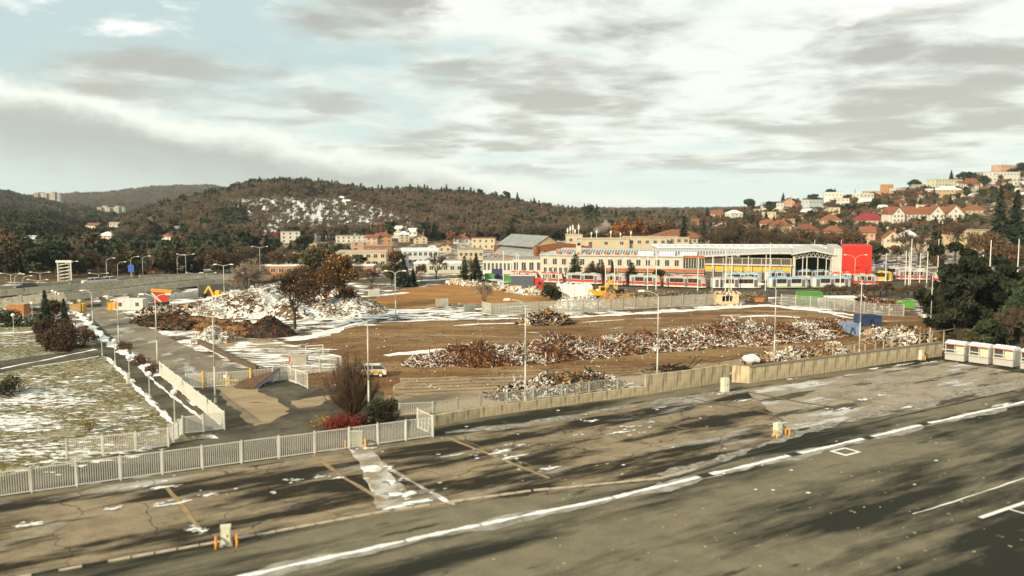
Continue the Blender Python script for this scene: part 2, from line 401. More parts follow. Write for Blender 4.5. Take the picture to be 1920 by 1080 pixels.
# ---- path strips
def band(mb, pxy, w, z, amp=.05, step=.8, m=0, world=False):
    pts = pxy if world else [G(a, b) for a, b in pxy]; P = []
    for i in range(len(pts) - 1):
        n = max(1, int((pts[i + 1] - pts[i]).length / step))
        for k in range(n): P.append(pts[i].lerp(pts[i + 1], k / n))
    P.append(pts[-1]); Lf = []; Rt = []
    ph = rng.uniform(0, 6.28, 4); sn_ = lambda k, q: amp * (math.sin(k * .9 + ph[q]) + .6 * math.sin(k * 2.3 + ph[q + 1])) + rng.normal() * amp * .2
    for i, p in enumerate(P):
        t = (P[min(i + 1, len(P) - 1)] - P[max(i - 1, 0)]).normalized(); nn = Vector((-t.y, t.x, 0))
        ww = w(i / (len(P) - 1)) if callable(w) else w
        Lf.append(p + nn * max(.02, ww / 2 + sn_(i * step, 0))); Rt.append(p - nn * max(.02, ww / 2 + sn_(i * step, 2)))
    for i in range(len(P) - 1):
        mb.face([(Rt[i].x, Rt[i].y, z), (Rt[i + 1].x, Rt[i + 1].y, z), (Lf[i + 1].x, Lf[i + 1].y, z), (Lf[i].x, Lf[i].y, z)], m)
line = [(440, 1085), (760, 1015), (900, 985), (1150, 934), (1320, 893), (1490, 853), (1620, 823), (1730, 797), (1860, 768), (1990, 738)]
mb = MB()
for i in range(len(line) - 1):
    a_, b_ = G(*line[i]), G(*line[i + 1]); g = .009
    band(mb, [a_.lerp(b_, g), a_.lerp(b_, 1 - g)], lambda t: .40 + .10 * math.sin(t * 17) + .05 * math.sin(t * 61), .05, .045, .25, world=True)
tag(mb.build('snow_in_gutter', m_snow), 'line of white snow lying in the drainage gutter across the car park', 'snow', kind='stuff')
mb = MB()
band(mb, [G(a - 3, b + 3) for a, b in line], lambda t: 1.1 + .5 * math.sin(t * 40), .04, .16, .5, world=True)
tag(mb.build('gutter_stain', M('gutter_frost', (.36, .34, .29), .9, .55, .8)), kind='structure')
m_iron = M('dark_iron', (.02, .018, .015), .6)
dr = None
for i, (a_, b_) in enumerate([(1322, 893), (1488, 853), (1628, 822), (1733, 796), (1905, 752)]):
    p = G(a_, b_); lab = 'black drain grate in the white gutter line, ' + ['nearest of the five', 'second from the left', 'middle one of the five', 'second from the right edge', 'farthest, by the right edge'][i]
    if dr is None:
        dr = thing('drain_grate', lab, 'drain', (p.x, p.y, .05), ROT, 'drain grates in the gutter'); f = MB()
        for s in (-1, 1): f.box(-.55, .55, s * .33 - .05, s * .33 + .05, 0, .05); f.box(s * .5 - .05, s * .5 + .05, -.28, .28, 0, .05)
        f.build('frame', m_iron, dr); bar = MB().box(-.03, .03, -.28, .28, 0, .035).mesh('slot_bar', m_iron)
        for k in range(7): link('slot_bar', bar, dr, (-.39 + k * .13, 0, 0))
    else: copy_tree(dr, (p.x, p.y, .05), ROT, lab)
p = G(1585, 848); mh = thing('manhole_cover', 'square manhole cover with a snowy rim beside the gutter line', 'manhole', (p.x, p.y, .045), ROT)
f = MB()
for s in (-1, 1): f.box(-.95, .95, s * .68 - .1, s * .68 + .1, 0, .03); f.box(s * .85 - .1, s * .85 + .1, -.58, .58, 0, .03)
f.build('snowy_rim', m_snowclean, mh); MB().box(-.74, .74, -.57, .57, 0, .02).build('cover', M('grey_plate', (.16, .14, .10), .8, .4, 3), mh)
# kerb strip between bays and lane
def kerb(name, pxy, w, h, L, gap, mat, z=.03):
    holder = link(name, None, None, G(*pxy[0])); tag(holder, kind='structure'); base = holder.location
    unit = MB().box(-.5, .5, -.5, .5, 0, 1).mesh('kerb_stone', mat); n = 0
    for i in range(len(pxy) - 1):
        a_, b_ = G(*pxy[i]), G(*pxy[i + 1]); D = (b_ - a_); k = int(D.length / (L + gap)); t = D.normalized()
        for q in range(k):
            if n > 290: break
            if random.random() < .1: continue
            p_ = a_ + t * ((q + .5) * (L + gap)) - base; n += 1
            o = link('kerb_stone', unit, holder, (p_.x, p_.y, z), math.atan2(t.y, t.x) + random.gauss(0, .012), (L, w, h * random.uniform(.8, 1.15)))
    return holder
kerb('kerb_line', [(-40, 1098), (440, 1012), (740, 957), (1000, 921), (1240, 898), (1310, 880)], .26, .07, 1.15, .09, M('kerb_concrete', (.50, .43, .32), .9, .45, 1.5, .2))
mb = MB(); band(mb, [(1240, 905), (1420, 850), (1560, 812), (1700, 778), (1850, 745), (1960, 720)], .22, .06, .05)
tag(mb.build('joint_crack', m_tar), kind='structure')
mb = MB()
band(mb, [(1240, 893), (1350, 862), (1470, 822), (1560, 796), (1700, 762), (1850, 732), (1960, 712)], lambda t: .9 + .3 * math.sin(t * 25), .048, .2, .3)
band(mb, [(835, 812), (960, 800), (1150, 768), (1290, 745), (1400, 733)], lambda t: 1.0 + .4 * math.sin(t * 9), .043, .22, .3)
tag(mb.build('frost_streak', M('frosty_grey', (.34, .32, .28), .9, .6, 1.6, var2=(.10, .09, .065))), kind='structure')
mb = MB()
for L_ in ([(835, 820), (1030, 898)], [(585, 853), (645, 897), (712, 936)], [(312, 915), (340, 948), (375, 995)]): band(mb, L_, .34, .055, .03)
tag(mb.build('bay_marking', m_yel), kind='structure')
mb = MB()
for L_, w in (([(835, 815), (990, 872), (1060, 905)], .16), ([(1280, 745), (1440, 775), (1470, 790)], .3), ([(1140, 770), (1300, 808)], .18), ([(390, 905), (640, 865), (840, 842)], .12),
              ([(1400, 735), (1500, 755), (1600, 768)], .5), ([(1500, 738), (1680, 762)], .12)): band(mb, L_, w, .052, .05)
tag(mb.build('slab_joint', M('joint_filler', (.16, .125, .075), .9, .5, 1)), kind='structure')
mb = MB(); band(mb, [(1712, 965), (1800, 938), (1925, 896)], .12, .05, .03, .3)
band(mb, [(1838, 972), (1925, 942)], .32, .05, .0); band(mb, [(1888, 955), (1950, 972)], .2, .056, .0)
tag(mb.build('white_bay_line', M('white_line_paint', (.8, .8, .74), .6, .15, 2)), kind='structure')
mb = MB(); band(mb, [(672, 842), (705, 885), (745, 950)], lambda t: 1.3 + 1.4 * t, .041, .1, .3); band(mb, [(690, 842), (730, 880), (850, 948)], .35, .045, .06, .3)
tag(mb.build('snowy_gutter_bed', node_ground('thin_snow', dict(bump=.2, bs=3, layers=[((.26, .21, .14), 0, 0, 0, ONE, 0, 0), ((.45, .44, .41), .5, .45, .6, ONE, 9, 7), ('SNOW', .35, .54, .60, ONE, 10, 8)]))), kind='structure')
def blob(mb, x, y, rx, ry, z, rot=0, n=18, rough=.25):
    ph = rng.uniform(0, 6.28, 4); P = []
    for i in range(n):
        a = 2 * PI * i / n; q = 1 + rough * (math.sin(2 * a + ph[0]) * .5 + math.sin(3 * a + ph[1]) * .5 + math.sin(5 * a + ph[2]) * .35) + rng.normal() * rough * .2
        u_, v_ = rx * q * math.cos(a), ry * q * math.sin(a)
        P.append((x + u_ * math.cos(rot) - v_ * math.sin(rot), y + u_ * math.sin(rot) + v_ * math.cos(rot), z))
    mb.face(P)
mb = MB(); k = 0; hal = []
for a_, b_, rx, ry in [(212, 955, .55, .3), (390, 929, .5, .28), (303, 915, 1, .3), (330, 945, 1.1, .3), (556, 901, .4, .22), (600, 895, .45, .22), (632, 897, .4, .2), (360, 994, .35, .3), (380, 997, .35, .3),
        (757, 928, 1.2, .8), (770, 945, 1.9, .5), (722, 877, .7, .25), (735, 905, .5, .5), (850, 855, 1, .2), (940, 848, 1.1, .5), (960, 858, 1.2, .4), (976, 836, .5, .2), (1028, 880, .7, .4), (1110, 790, .9, .25), (1160, 812, 1.3, .3), (1184, 801, .6, .22), (1222, 793, .4, .2),
        (1080, 817, .3, .15), (1460, 795, .9, .3), (1395, 752, 1.6, .2), (1620, 750, 1.1, .3), (1640, 692, 1.5, .3), (1690, 685, 2.2, .25), (1745, 680, 1.5, .3), (1580, 768, 1.5, .25), (1650, 742, .5, .3), (1240, 765, .9, .12), (1700, 765, 1.5, .2), (60, 985, .8, .5), (690, 842, .8, .35), (1350, 740, .8, .2), (1880, 760, 2, .3), (1530, 720, 1, .2), (1480, 712, .8, .2)]:
    p = G(a_, b_); k += 1; blob(mb, p.x, p.y, rx * .66, ry * .66, .058 + k * .0007, ROT, 26, rough=.8); hal.append((p.x, p.y, rx * 1.05, ry * 1.1, k))
    for q_ in range(5): s_ = rng.uniform(.03, .12); blob(mb, p.x + rng.normal() * rx, p.y + rng.normal() * ry, s_ * 1.8, s_, .1 + (k * 5 + q_) * .0001, ROT, 8, .5)
for k in range(90):
    p = G(rng.uniform(0, 1800), rng.uniform(745, 930)); 
    px_ = p.x / p.y * F + 960; py_ = 390 + CH / p.y * F
    if py_ < np.interp(px_, [a for a, b in lotpx], [b for a, b in lotpx]) + 10: continue
    s_ = rng.uniform(.04, .14); blob(mb, p.x, p.y, s_ * 1.6, s_, .09 + k * .0002, ROT, 8)
hb_ = MB()
for x_, y_, rx, ry, q_ in hal: blob(hb_, x_, y_, rx, ry, .0515 + q_ * .0001, ROT, 30, .6)
tag(hb_.build('meltwater_margin', M('slush_margin', (.30, .28, .23), .6, .7, 1.4)), kind='structure')
tag(mb.build('snow_patches', m_snow), 'small melting snow patches scattered over the car park bays', 'snow', kind='stuff')
mb = MB()
for k in range(70):
    p = G(rng.uniform(900, 1900), rng.uniform(850, 1070)); s_ = rng.uniform(.04, .09); blob(mb, p.x, p.y, s_ * 1.4, s_, .06 + k * .0002, rng.uniform(0, 3), 7)
tag(mb.build('dead_leaves', M('pale_leaf', (.45, .45, .22), .9)), 'pale fallen leaves scattered on the dark near lane', 'leaves', kind='stuff')

# ---- site sheets
m_dirt = node_ground('packed_dirt', dict(bump=.4, bs=2, layers=[((.155, .078, .027), 0, 0, 0, ONE, 0, 0), ((.25, .155, .068), .12, .42, .60, (.3, 1, 1), 8, 31), ((.33, .235, .125), .09, .55, .68, (.3, 1.2, 1), 9, 35), ((.065, .042, .024), .6, .52, .68, (.5, 1, 1), 8, 32), ('SNOW', .35, .665, .69, (.35, 1, 1), 9, 33)]))
m_ochre = node_ground('ochre_soil', dict(bump=.4, bs=1.5, layers=[((.27, .125, .035), 0, 0, 0, ONE, 0, 0), ((.36, .19, .065), .15, .42, .6, (.4, 1, 1), 7, 41), ((.11, .06, .025), .5, .55, .7, (.5, 1, 1), 8, 42)]))
m_tan = node_ground('tan_asphalt', dict(bump=.15, bs=5, layers=[((.33, .255, .155), 0, 0, 0, ONE, 0, 0), ((.24, .18, .105), .3, .42, .62, (.5, 1, 1), 7, 51), ((.07, .05, .03), .5, .64, .66, (.3, 1.2, 1), 9, 52)]))
m_greyr = node_ground('grey_road', dict(bump=.15, bs=5, layers=[((.24, .205, .15), 0, 0, 0, ONE, 0, 0), ((.15, .13, .095), .2, .42, .6, (1, .6, 1), 8, 61), ((.4, .4, .37), .35, .56, .64, (1, .5, 1), 9, 62)]))
m_darkr = node_ground('dark_asphalt', dict(bump=.15, bs=5, layers=[((.05, .045, .03), 0, 0, 0, ONE, 0, 0), ((.115, .10, .07), .2, .42, .6, ONE, 7, 71), ((.04, .036, .025), .6, .55, .65, ONE, 8, 72)]))
m_lawn = node_ground('winter_grass', dict(bump=.8, bs=4, layers=[((.14, .12, .035), 0, 0, 0, ONE, 0, 0), ((.23, .18, .05), .18, .45, .58, ONE, 6, 81), ((.07, .062, .024), .5, .5, .62, ONE, 8, 82), ((.06, .05, .02), 2.5, .5, .6, ONE, 8, 85), ((.36, .34, .26), .14, .52, .72, ONE, 9, 86), ((.50, .49, .43), 1.6, .50, .66, (1, 1.2, 1), 12, 83), ('SNOW', 3.5, .60, .66, ONE, 10, 87)]))
m_frost = node_ground('frosted_slab', dict(bump=.2, bs=3, layers=[((.30, .23, .15), 0, 0, 0, ONE, 0, 0), ((.2, .15, .09), .3, .45, .6, ONE, 7, 91), ('SNOW', .3, .50, .57, (.5, 1, 1), 10, 92)]))
sheet('lawn', [(-300, 620), (0, 596), (130, 600), (178, 655), (200, 668), (250, 722), (330, 800), (372, 822), (0, 895), (-200, 915)], m_lawn, .015, .1)
sheet('verge', [(-200, 930), (-200, 905), (0, 885), (372, 822), (470, 822), (660, 790), (800, 770), (812, 818), (655, 840), (380, 878), (0, 930)], m_darkr, .012)
sheet('footpath', [(140, 585), (163, 588), (230, 650), (300, 705), (380, 780), (418, 806), (350, 820), (325, 785), (262, 722), (205, 670), (196, 668), (90, 682), (-100, 720), (-100, 695), (60, 668), (175, 655), (185, 650)], m_darkr, .022, .04)
sheet('access_road', [(140, 572), (150, 562), (218, 572), (232, 590), (330, 640), (400, 672), (535, 700), (535, 712), (349, 729), (300, 700), (232, 648), (180, 605)], m_greyr, .018, .1)
sheet('gate_road', [(349, 729), (535, 712), (577, 728), (600, 735), (640, 720), (720, 735), (740, 768), (600, 800), (640, 815), (470, 850), (395, 812), (390, 800)], m_darkr, .019, .1)
sheet('light_paving', [(402, 727), (470, 722), (540, 765), (542, 775), (478, 800), (462, 792), (425, 752)], m_tan, .026, .3)
sheet('light_paving', [(545, 752), (612, 742), (650, 738), (600, 760), (560, 766)], m_tan, .0265, .3)
sheet('dirt_yard', [(470, 695), (540, 660), (640, 618), (700, 604), (990, 600), (1150, 592), (1420, 574), (1500, 576), (1600, 588), (1745, 592), (1900, 600), (1900, 630), (1766, 640), (1660, 655), (1400, 690), (1210, 720), (812, 785), (740, 780), (720, 735), (620, 720), (575, 722), (535, 700)], m_dirt, .02, .3)
sheet('tan_strip', [(700, 765), (735, 740), (750, 708), (900, 707), (1120, 700), (1210, 705), (1230, 716), (1000, 745), (900, 765), (812, 780), (740, 778)], m_tan, .03, .3)
sheet('tan_strip', [(1180, 700), (1400, 672), (1540, 655), (1600, 648), (1600, 655), (1400, 685), (1230, 708)], m_tan, .031, .35)
sheet('frosted_slab_yard', [(372, 645), (470, 628), (560, 650), (640, 668), (640, 700), (535, 698), (475, 690)], m_frost, .025, .1)
sheet('ochre_field', [(680, 582), (700, 560), (770, 540), (870, 528), (1000, 540), (1100, 556), (1340, 558), (1345, 570), (1180, 575), (900, 572), (860, 568), (780, 580)], m_ochre, .02, .4)
tk_ = MB()
for L_ in ([(745, 712), (1000, 700), (1250, 688), (1480, 655), (1620, 640)], [(760, 722), (1000, 712), (1200, 700)], [(660, 650), (780, 640), (1000, 632), (1250, 622)], [(700, 640), (820, 625), (1050, 618), (1400, 600)], [(470, 700), (600, 668), (700, 640)], [(1500, 600), (1640, 630), (1720, 640)], [(740, 735), (900, 728), (1100, 716)]):
    P_ = [G(*q) for q in L_]
    for o_ in (-.9, .9): band(tk_, [p_ + Vector((0, o_, 0)) for p_ in P_], .34, .046 + len(tk_.f) * .000004, .07, .6, world=True)
tag(tk_.build('tyre_tracks', M('tyre_rut', (.085, .05, .024), .9, .6, .9, var2=(.22, .14, .065))), kind='structure')
def snowbands():
    mb = MB()
    Ls = [([(712, 605), (820, 600), (980, 597), (1060, 596)], 1.5), ([(1060, 596), (1200, 588), (1340, 579), (1440, 574)], 2.2), ([(1300, 577), (1440, 573), (1540, 584), (1620, 594)], 2.6),
          ([(850, 611), (900, 608), (985, 606)], 1.0), ([(1090, 605), (1170, 600)], .5), ([(1190, 598), (1240, 597)], .5), ([(1385, 595), (1440, 592), (1500, 596)], 1.6), ([(1350, 592), (1390, 591)], .6),
          ([(725, 668), (780, 661), (850, 656)], 2.1), ([(545, 640), (590, 630), (645, 616)], 2.4), ([(600, 625), (700, 600)], 1.0), ([(590, 600), (700, 595), (740, 588)], 2.4), ([(640, 590), (760, 586), (860, 583), (920, 578)], 2.3),
          ([(770, 528), (900, 520), (950, 530)], 3), ([(700, 556), (765, 549)], 2.0), ([(375, 648), (430, 672), (480, 690)], .9), ([(1560, 590), (1600, 598)], 1), ([(1480, 575), (1560, 583)], 1.5)]
    for i, (L_, w) in enumerate(Ls): band(mb, L_, (lambda t, w=w: w * (.35 + .9 * math.sin(PI * min(max(t, .04), .96)) ** .5)), .05 + i * .002, w * .16, .9)
    for k in range(300):
        px_ = rng.uniform(340, 900); py_ = rng.uniform(575, 612) if px_ < 700 else rng.uniform(580, 600)
        p = G(px_, py_); s_ = rng.uniform(.2, 1.0); blob(mb, p.x, p.y, s_ * 2, s_ * .9, .1 + k * .0003, .2, 9, .5)
    for k in range(120):
        p = G(rng.uniform(430, 620), rng.uniform(655, 692)); s_ = rng.uniform(.15, .6); blob(mb, p.x, p.y, s_ * 3, s_ * .5, .1 + k * .0003, -.1, 9, .5)
    return mb
tag(snowbands().build('snow_streaks', m_snow), 'ragged streaks of old snow across the brown demolition yard', 'snow', kind='stuff')
mb = MB()
for L_, w in (([(0, 692), (100, 672), (180, 655)], .5), ([(60, 688), (120, 680), (185, 668)], .35), ([(200, 670), (250, 722), (330, 800)], .45), ([(262, 690), (300, 725), (378, 786)], .3), ([(140, 583), (200, 640), (300, 705)], 1.2), ([(0, 625), (130, 620)], 1.2), ([(0, 607), (60, 604)], 1.5), ([(0, 607), (40, 605)], 1.0)):
    band(mb, L_, w, .035 + .001 * len(mb.f) / 50, w * .25, .5)
for cx_, cy_, sx_, sy_, n_ in ((55, 750, 55, 9, 260), (20, 795, 50, 10, 260), (120, 720, 60, 14, 120), (240, 790, 70, 20, 90), (30, 640, 50, 10, 160), (100, 850, 90, 12, 160)):
    for k in range(n_):
        qx, qy = cx_ + rng.normal() * sx_, cy_ + rng.normal() * sy_
        if qx > np.interp(qy, [672, 722, 800, 840], [190, 240, 315, 330]) - 6 or qy < 612 or 650 < qy < 690: continue
        p = G(qx, qy); s_ = rng.uniform(.06, .42); blob(mb, p.x, p.y, s_ * 1.6, s_ * .6, .05 + len(mb.f) * .00002, .1, 11, .8)
tag(mb.build('verge_snow', m_snow), 'thin snow along the edges of the footpath and lawn', 'snow', kind='stuff')

# ------------------------------------------------------------ fences
m_galv = M('galvanised_steel', (.66, .66, .60), .6, .15, 2.0)
m_galvd = M('dull_grey_steel', (.42, .43, .38), .6, .15, 2.0)
m_conc = M('stained_concrete', (.52, .44, .29), .9, .3, 1.1, .3, streak=.75)
m_conc2 = M('plain_concrete', (.40, .37, .29), .9, .3, .8, .2)
def bar_fence(label, pts, h, z=0.0, plen=3.0, nb=24, stuff=False, mat=None, group=None, cat='fence', bt=.019):
    mat = mat or m_galv; o0 = pts[0]; nb = int(nb * .75)
    root = thing('bar_fence', label, cat, (o0.x, o0.y, z), 0, group)
    post = MB().box(-.05, .05, -.05, .05, 0, h + .08).mesh('post', mat); first = True
    for i in range(len(pts) - 1):
        a_, b_ = pts[i] - o0, pts[i + 1] - o0; D = b_ - a_; D.z = 0; n = max(1, round(D.length / plen)); L = D.length / n; yaw = math.atan2(D.y, D.x)
        fr = MB().box(.06, L - .06, -.025, .025, h - .09, h - .03).box(.06, L - .06, -.025, .025, .12, .18).box(.055, .1, -.026, .026, .11, h - .02).box(L - .1, L - .055, -.026, .026, .11, h - .02)
        if stuff:
            for k in range(nb): x = .06 + (L - .12) * (k + .5) / nb; fr.box(x - bt, x + bt, -.012, .012, .18, h - .09)
        fm = fr.mesh('panel', mat)
        bm_ = MB().box(-bt, bt, -.012, .012, .18, h - .09).mesh('bar', mat)
        for k in range(n):
            p_ = a_ + D * (k / n)
            if k or first or True: link('post', post, root, (p_.x, p_.y, 0), yaw).rotation_euler = (random.gauss(0, .012), random.gauss(0, .012), yaw)
            pn = link('panel', fm, root, (p_.x, p_.y, random.gauss(0, .012)), yaw); pn.rotation_euler = (random.gauss(0, .02), random.gauss(0, .004), yaw + random.gauss(0, .006))
            if stuff: continue
            for q in range(nb): link('bar', bm_, pn, (.06 + (L - .12) * (q + .5) / nb, 0, 0))
        first = False
    link('post', post, root, (b_.x, b_.y, 0), yaw)
    return root
bar_fence('long galvanised bar fence between the car park and the site, in front', [G(a, b) for a, b in ((-30, 937), (380, 880), (655, 842), (812, 820))], 1.85, nb=24)
bar_fence('short return panel of bar fence behind the front fence corner', [G(812, 818), G(783, 803)], 1.85, nb=20)
bar_fence('bar fence beside the footpath lamps, running up to the road', [G(421, 806), G(300, 704)], 1.7, nb=26, plen=2.4, group=None, mat=M('light_painted_steel', (.66, .67, .60), .5, .1, 2), bt=.03)
bar_fence('low bar fence at the bottom edge of the lawn', [G(125, 862), G(193, 853), G(255, 847), G(316, 838)], 1.65, nb=24)
bar_fence('curved stretch of bar fence joining lawn corner and path end', [G(316, 838), G(326, 829), G(343, 815)], 1.65, nb=12, plen=1.5)
bar_fence('bar gate closing off the lower end of the footpath', [G(343, 815), G(382, 811), G(421, 806)], 1.65, nb=26, cat='gate')
g = bar_fence('bar gate with two yellow posts across the site road', [G(349, 729), G(381, 728), G(425, 725), G(470, 721), G(512, 717), G(535, 713)], 1.7, nb=20)
m_yelp = M('yellow_paint', (.72, .43, .06), .5, .2, 3)
for a_, b_ in ((381, 728), (470, 721)):
    p = G(a_, b_) - G(349, 729); MB().box(-.09, .09, -.13, -.06, 0, 1.95).build('yellow_post', m_yelp, g, (p.x, p.y, 0))
p = G(412, 726) - G(349, 729)
MB().box(0, 2.2, -.1, -.06, .78, .86).box(1.0, 1.12, -.1, -.05, .3, 1.3).build('gate_bolt', m_yelp, g, (p.x, p.y, 0))
MB().box(0, .25, -.1, -.06, 1.1, 1.4).build('notice_plate', M('white_sheet', (.8, .8, .76), .5), g, (p.x + .5, p.y, 0))
bar_fence('bar fence wing beside the tilted ramp', [G(535, 711), G(577, 729)], 1.7, nb=22)
bar_fence('bar fence behind the vase-shaped bush tree', [G(545, 705), G(600, 699), G(640, 695)], 1.6, nb=22, stuff=True)
# retaining wall
def wall_run(root, o0, pts, h0, h1, thick=.35, seg=1.9):
    n_all = sum((pts[i + 1] - pts[i]).length for i in range(len(pts) - 1)); s_ = 0
    for i in range(len(pts) - 1):
        D = pts[i + 1] - pts[i]; L = D.length; n = max(1, round(L / seg)); sl = L / n; yaw = math.atan2(D.y, D.x)
        for k in range(n):
            p_ = pts[i] + D * (k / n); t0 = (s_ + sl * k) / n_all; ha = h0 + (h1 - h0) * t0; dz = random.uniform(-.015, .015)
            w = MB().box(.02, sl - .02, random.uniform(-.02, .01), thick, -.3, ha + dz).box(0, sl, .06, thick - .02, -.3, ha - .04)
            w.build('wall_panel', m_conc, root, (p_.x - o0.x, p_.y - o0.y, 0), yaw)
        s_ += L
o0 = G(812, 800)
w1 = thing('retaining_wall', 'low stained concrete retaining wall carrying the bar fence', 'wall', o0)
wp = [G(812, 800), G(900, 783), G(1000, 769), G(1105, 754), G(1210, 740)]
wall_run(w1, o0, wp, 1.0, .9)
wp2 = [G(740, 786), G(812, 779)]
bar_fence('bar fence standing on top of the low retaining wall', [p + Vector((0, .2, 0)) for p in [G(748, 800), G(812, 797)] + wp[1:]], 1.2, z=.95, nb=24, stuff=True, mat=m_galvd)
o0 = G(1210, 740)
w2 = thing('retaining_wall', 'tall stained concrete wall from fence end to the projecting bay', 'wall', o0)
wp = [G(1210, 740), G(1290, 728), G(1368, 715)]; wall_run(w2, o0, wp, 2.05, 2.0)
o0 = G(1372, 717)
w3 = thing('retaining_wall', 'tall stained concrete wall from the projecting bay to the booths', 'wall', o0)
wp = [G(1372, 717), G(1405, 719), G(1520, 703), G(1640, 686), G(1766, 668)]; wall_run(w3, o0, wp, 1.95, 1.85)
cp = MB()
for i in range(1, 4):
    a_, b_ = wp[i] - o0, wp[i + 1] - o0; D = (b_ - a_).normalized(); nn = Vector((-D.y, D.x, 0))
    cp.face([(q.x, q.y, 2.0) for q in (a_ - nn * .06, b_ - nn * .06, b_ + nn * .42, a_ + nn * .42)]); cp.face([(q.x, q.y, z_) for q, z_ in ((a_ - nn * .06, 1.82), (b_ - nn * .06, 1.82), (b_ - nn * .06, 2.0), (a_ - nn * .06, 2.0))])
cp.build('coping', M('grey_coping', (.26, .23, .17), .9, .4, 2), w3)
rl = thing('pipe_rail', 'pipe handrail behind the far end of the tall wall', 'railing', G(1500, 688))
f = MB(); P_ = [G(1560, 690), G(1640, 675), G(1700, 664), G(1790, 648)]; o_ = rl.location
for i in range(3): f.tube(P_[i] - o_ + Vector((0, 0, 2.5)), P_[i + 1] - o_ + Vector((0, 0, 2.5)), .06)
f.build('rail', m_conc2, rl)
for i in range(3):
    for k in range(4):
        q = P_[i].lerp(P_[i + 1], k / 4) - o_; MB().box(q.x - .06, q.x + .06, q.y - .06, q.y + .06, 0, 2.5).build('rail_post', m_conc2, rl)
# precast lattice fence in the middle
def lattice_fence(label, pts, h, plen, mat, mesh_gap=.28):
    o0 = pts[0]; root = thing('lattice_fence', label, 'fence', o0); post = MB().box(-.1, .1, -.1, .1, 0, h + .1).mesh('post', m_conc2)
    for i in range(len(pts) - 1):
        D = pts[i + 1] - pts[i]; n = max(1, round(D.length / plen)); L = D.length / n; yaw = math.atan2(D.y, D.x)
        b = MB().box(.1, L - .1, -.04, .04, h - .1, h).box(.1, L - .1, -.04, .04, .02, .3)
        x = .25
        while x < L - .15: b.box(x - .055, x + .055, -.03, .03, .3, h - .1); x += mesh_gap
        z = .55
        while z < h - .2: b.box(.1, L - .1, -.02, .025, z - .05, z + .05); z += mesh_gap * 1.1
        bm_ = b.mesh('lattice_panel', mat)
        for k in range(n):
            p_ = pts[i] + D * (k / n) - o0; link('post', post, root, (p_.x, p_.y, 0), yaw); link('lattice_panel', bm_, root, (p_.x, p_.y, 0), yaw)
    p_ = pts[-1] - o0; link('post', post, root, (p_.x, p_.y, 0), yaw); return root
m_lat = M('weathered_lattice', (.44, .45, .39), .8, .3, 1)
lattice_fence('long weathered lattice fence across the middle of the site', [G(905, 588), G(921, 592), G(1120, 584), G(1343, 571)], 2.3, 2.9, m_lat)
lattice_fence('bent grey lattice fence beside the green skips', [G(1465, 572), G(1548, 578), G(1640, 591), G(1694, 593)], 2.2, 2.6, M('dull_lattice', (.25, .25, .24), .8, .3, 1))
for lab, a_, b_, c_, d_, h in (('loose concrete fence slab standing alone on the ochre field', 817, 575, 841, 574, 1.6), ('leaning concrete fence slab left of the lattice fence', 870, 586, 891, 584, 1.6), ('grey fence slab by the autumn trees', 690, 556, 712, 556, 1.5)):
    P0, P1 = G(a_, b_), G(c_, d_); r_ = thing('fence_slab', lab, 'slab', P0, math.atan2(P1.y - P0.y, P1.x - P0.x)); L = (P1 - P0).length
    for k in range(6): MB().box(L * k / 6, L * (k + .88) / 6, -.05, .05, 0, h + random.uniform(-.08, .05)).build('slat', m_lat, r_)
    MB().box(0, L, .051, .1, .4, .5).build('rail', m_lat, r_)

# ------------------------------------------------------------ lamps
m_pole = M('lamp_pole_grey', (.55, .54, .46), .5, .2, 1.5, metal=.2)
m_head = M('lamp_head', (.62, .62, .56), .5)
def arc_lamp(label, base, H, side=-1, double=False, arm=1.7, group='tall curved-arm lamp posts', rz=0, sc=1.0, T_=False):
    r_ = thing('street_lamp', label, 'street lamp', base, rz, group)
    MB().tube((0, 0, 0), (0, 0, H * .4), .11 * sc, .085 * sc).tube((0, 0, H * .4), (0, 0, H - arm * .5), .085 * sc, .06 * sc).build('pole', m_pole, r_, smooth=True)
    MB().tube((0, 0, 0), (0, 0, .5), .17 * sc, .15 * sc, 8).build('base_sleeve', m_pole, r_)
    for s in ((-1, 1) if double else (side,)):
        f = MB(); prev = Vector((0, 0, H - arm * .5))
        for i in range(1, 9):
            a = PI * .52 * i / 8; q = Vector((s * arm * (1 - math.cos(a)) * .85, 0, H - arm * .5 + arm * .5 * math.sin(a))); 
            if T_: q = Vector((s * arm * i / 8, 0, H - arm * .5 + .25 * i / 8))
            f.tube(prev, q, .05 * sc, n=6); prev = q
        f.build('arm', m_pole, r_)
        q = prev; h = MB().prism([(0, .07), (.1, .13), (.5, .12), (.65, 0), (.55, -.06), (.08, -.05)], -.13, .13)
        o = h.build('lamp_head', m_head, r_, q); o.scale = (s * sc * 1.2, sc * 1.2, sc * 1.2)
    return r_
L1 = [(692, 790, 596, 'behind the front fence beside the vase-shaped bush'), (985, 752, 562, 'rising from the low wall fence in front of the debris heap'), (1232, 722, 546, 'rising from behind the start of the tall wall'),
      (1451, 688, 533, 'standing behind the projecting bay of the wall'), (1611, 662, 515, 'beside the pale blue skip'), (1743, 648, 508, 'in front of the big dark pine')]
for a_, b_, t_, s_ in L1:
    p = G(a_, b_); arc_lamp('tall curved-arm lamp post ' + s_, p, zat(t_, p.y), -1)
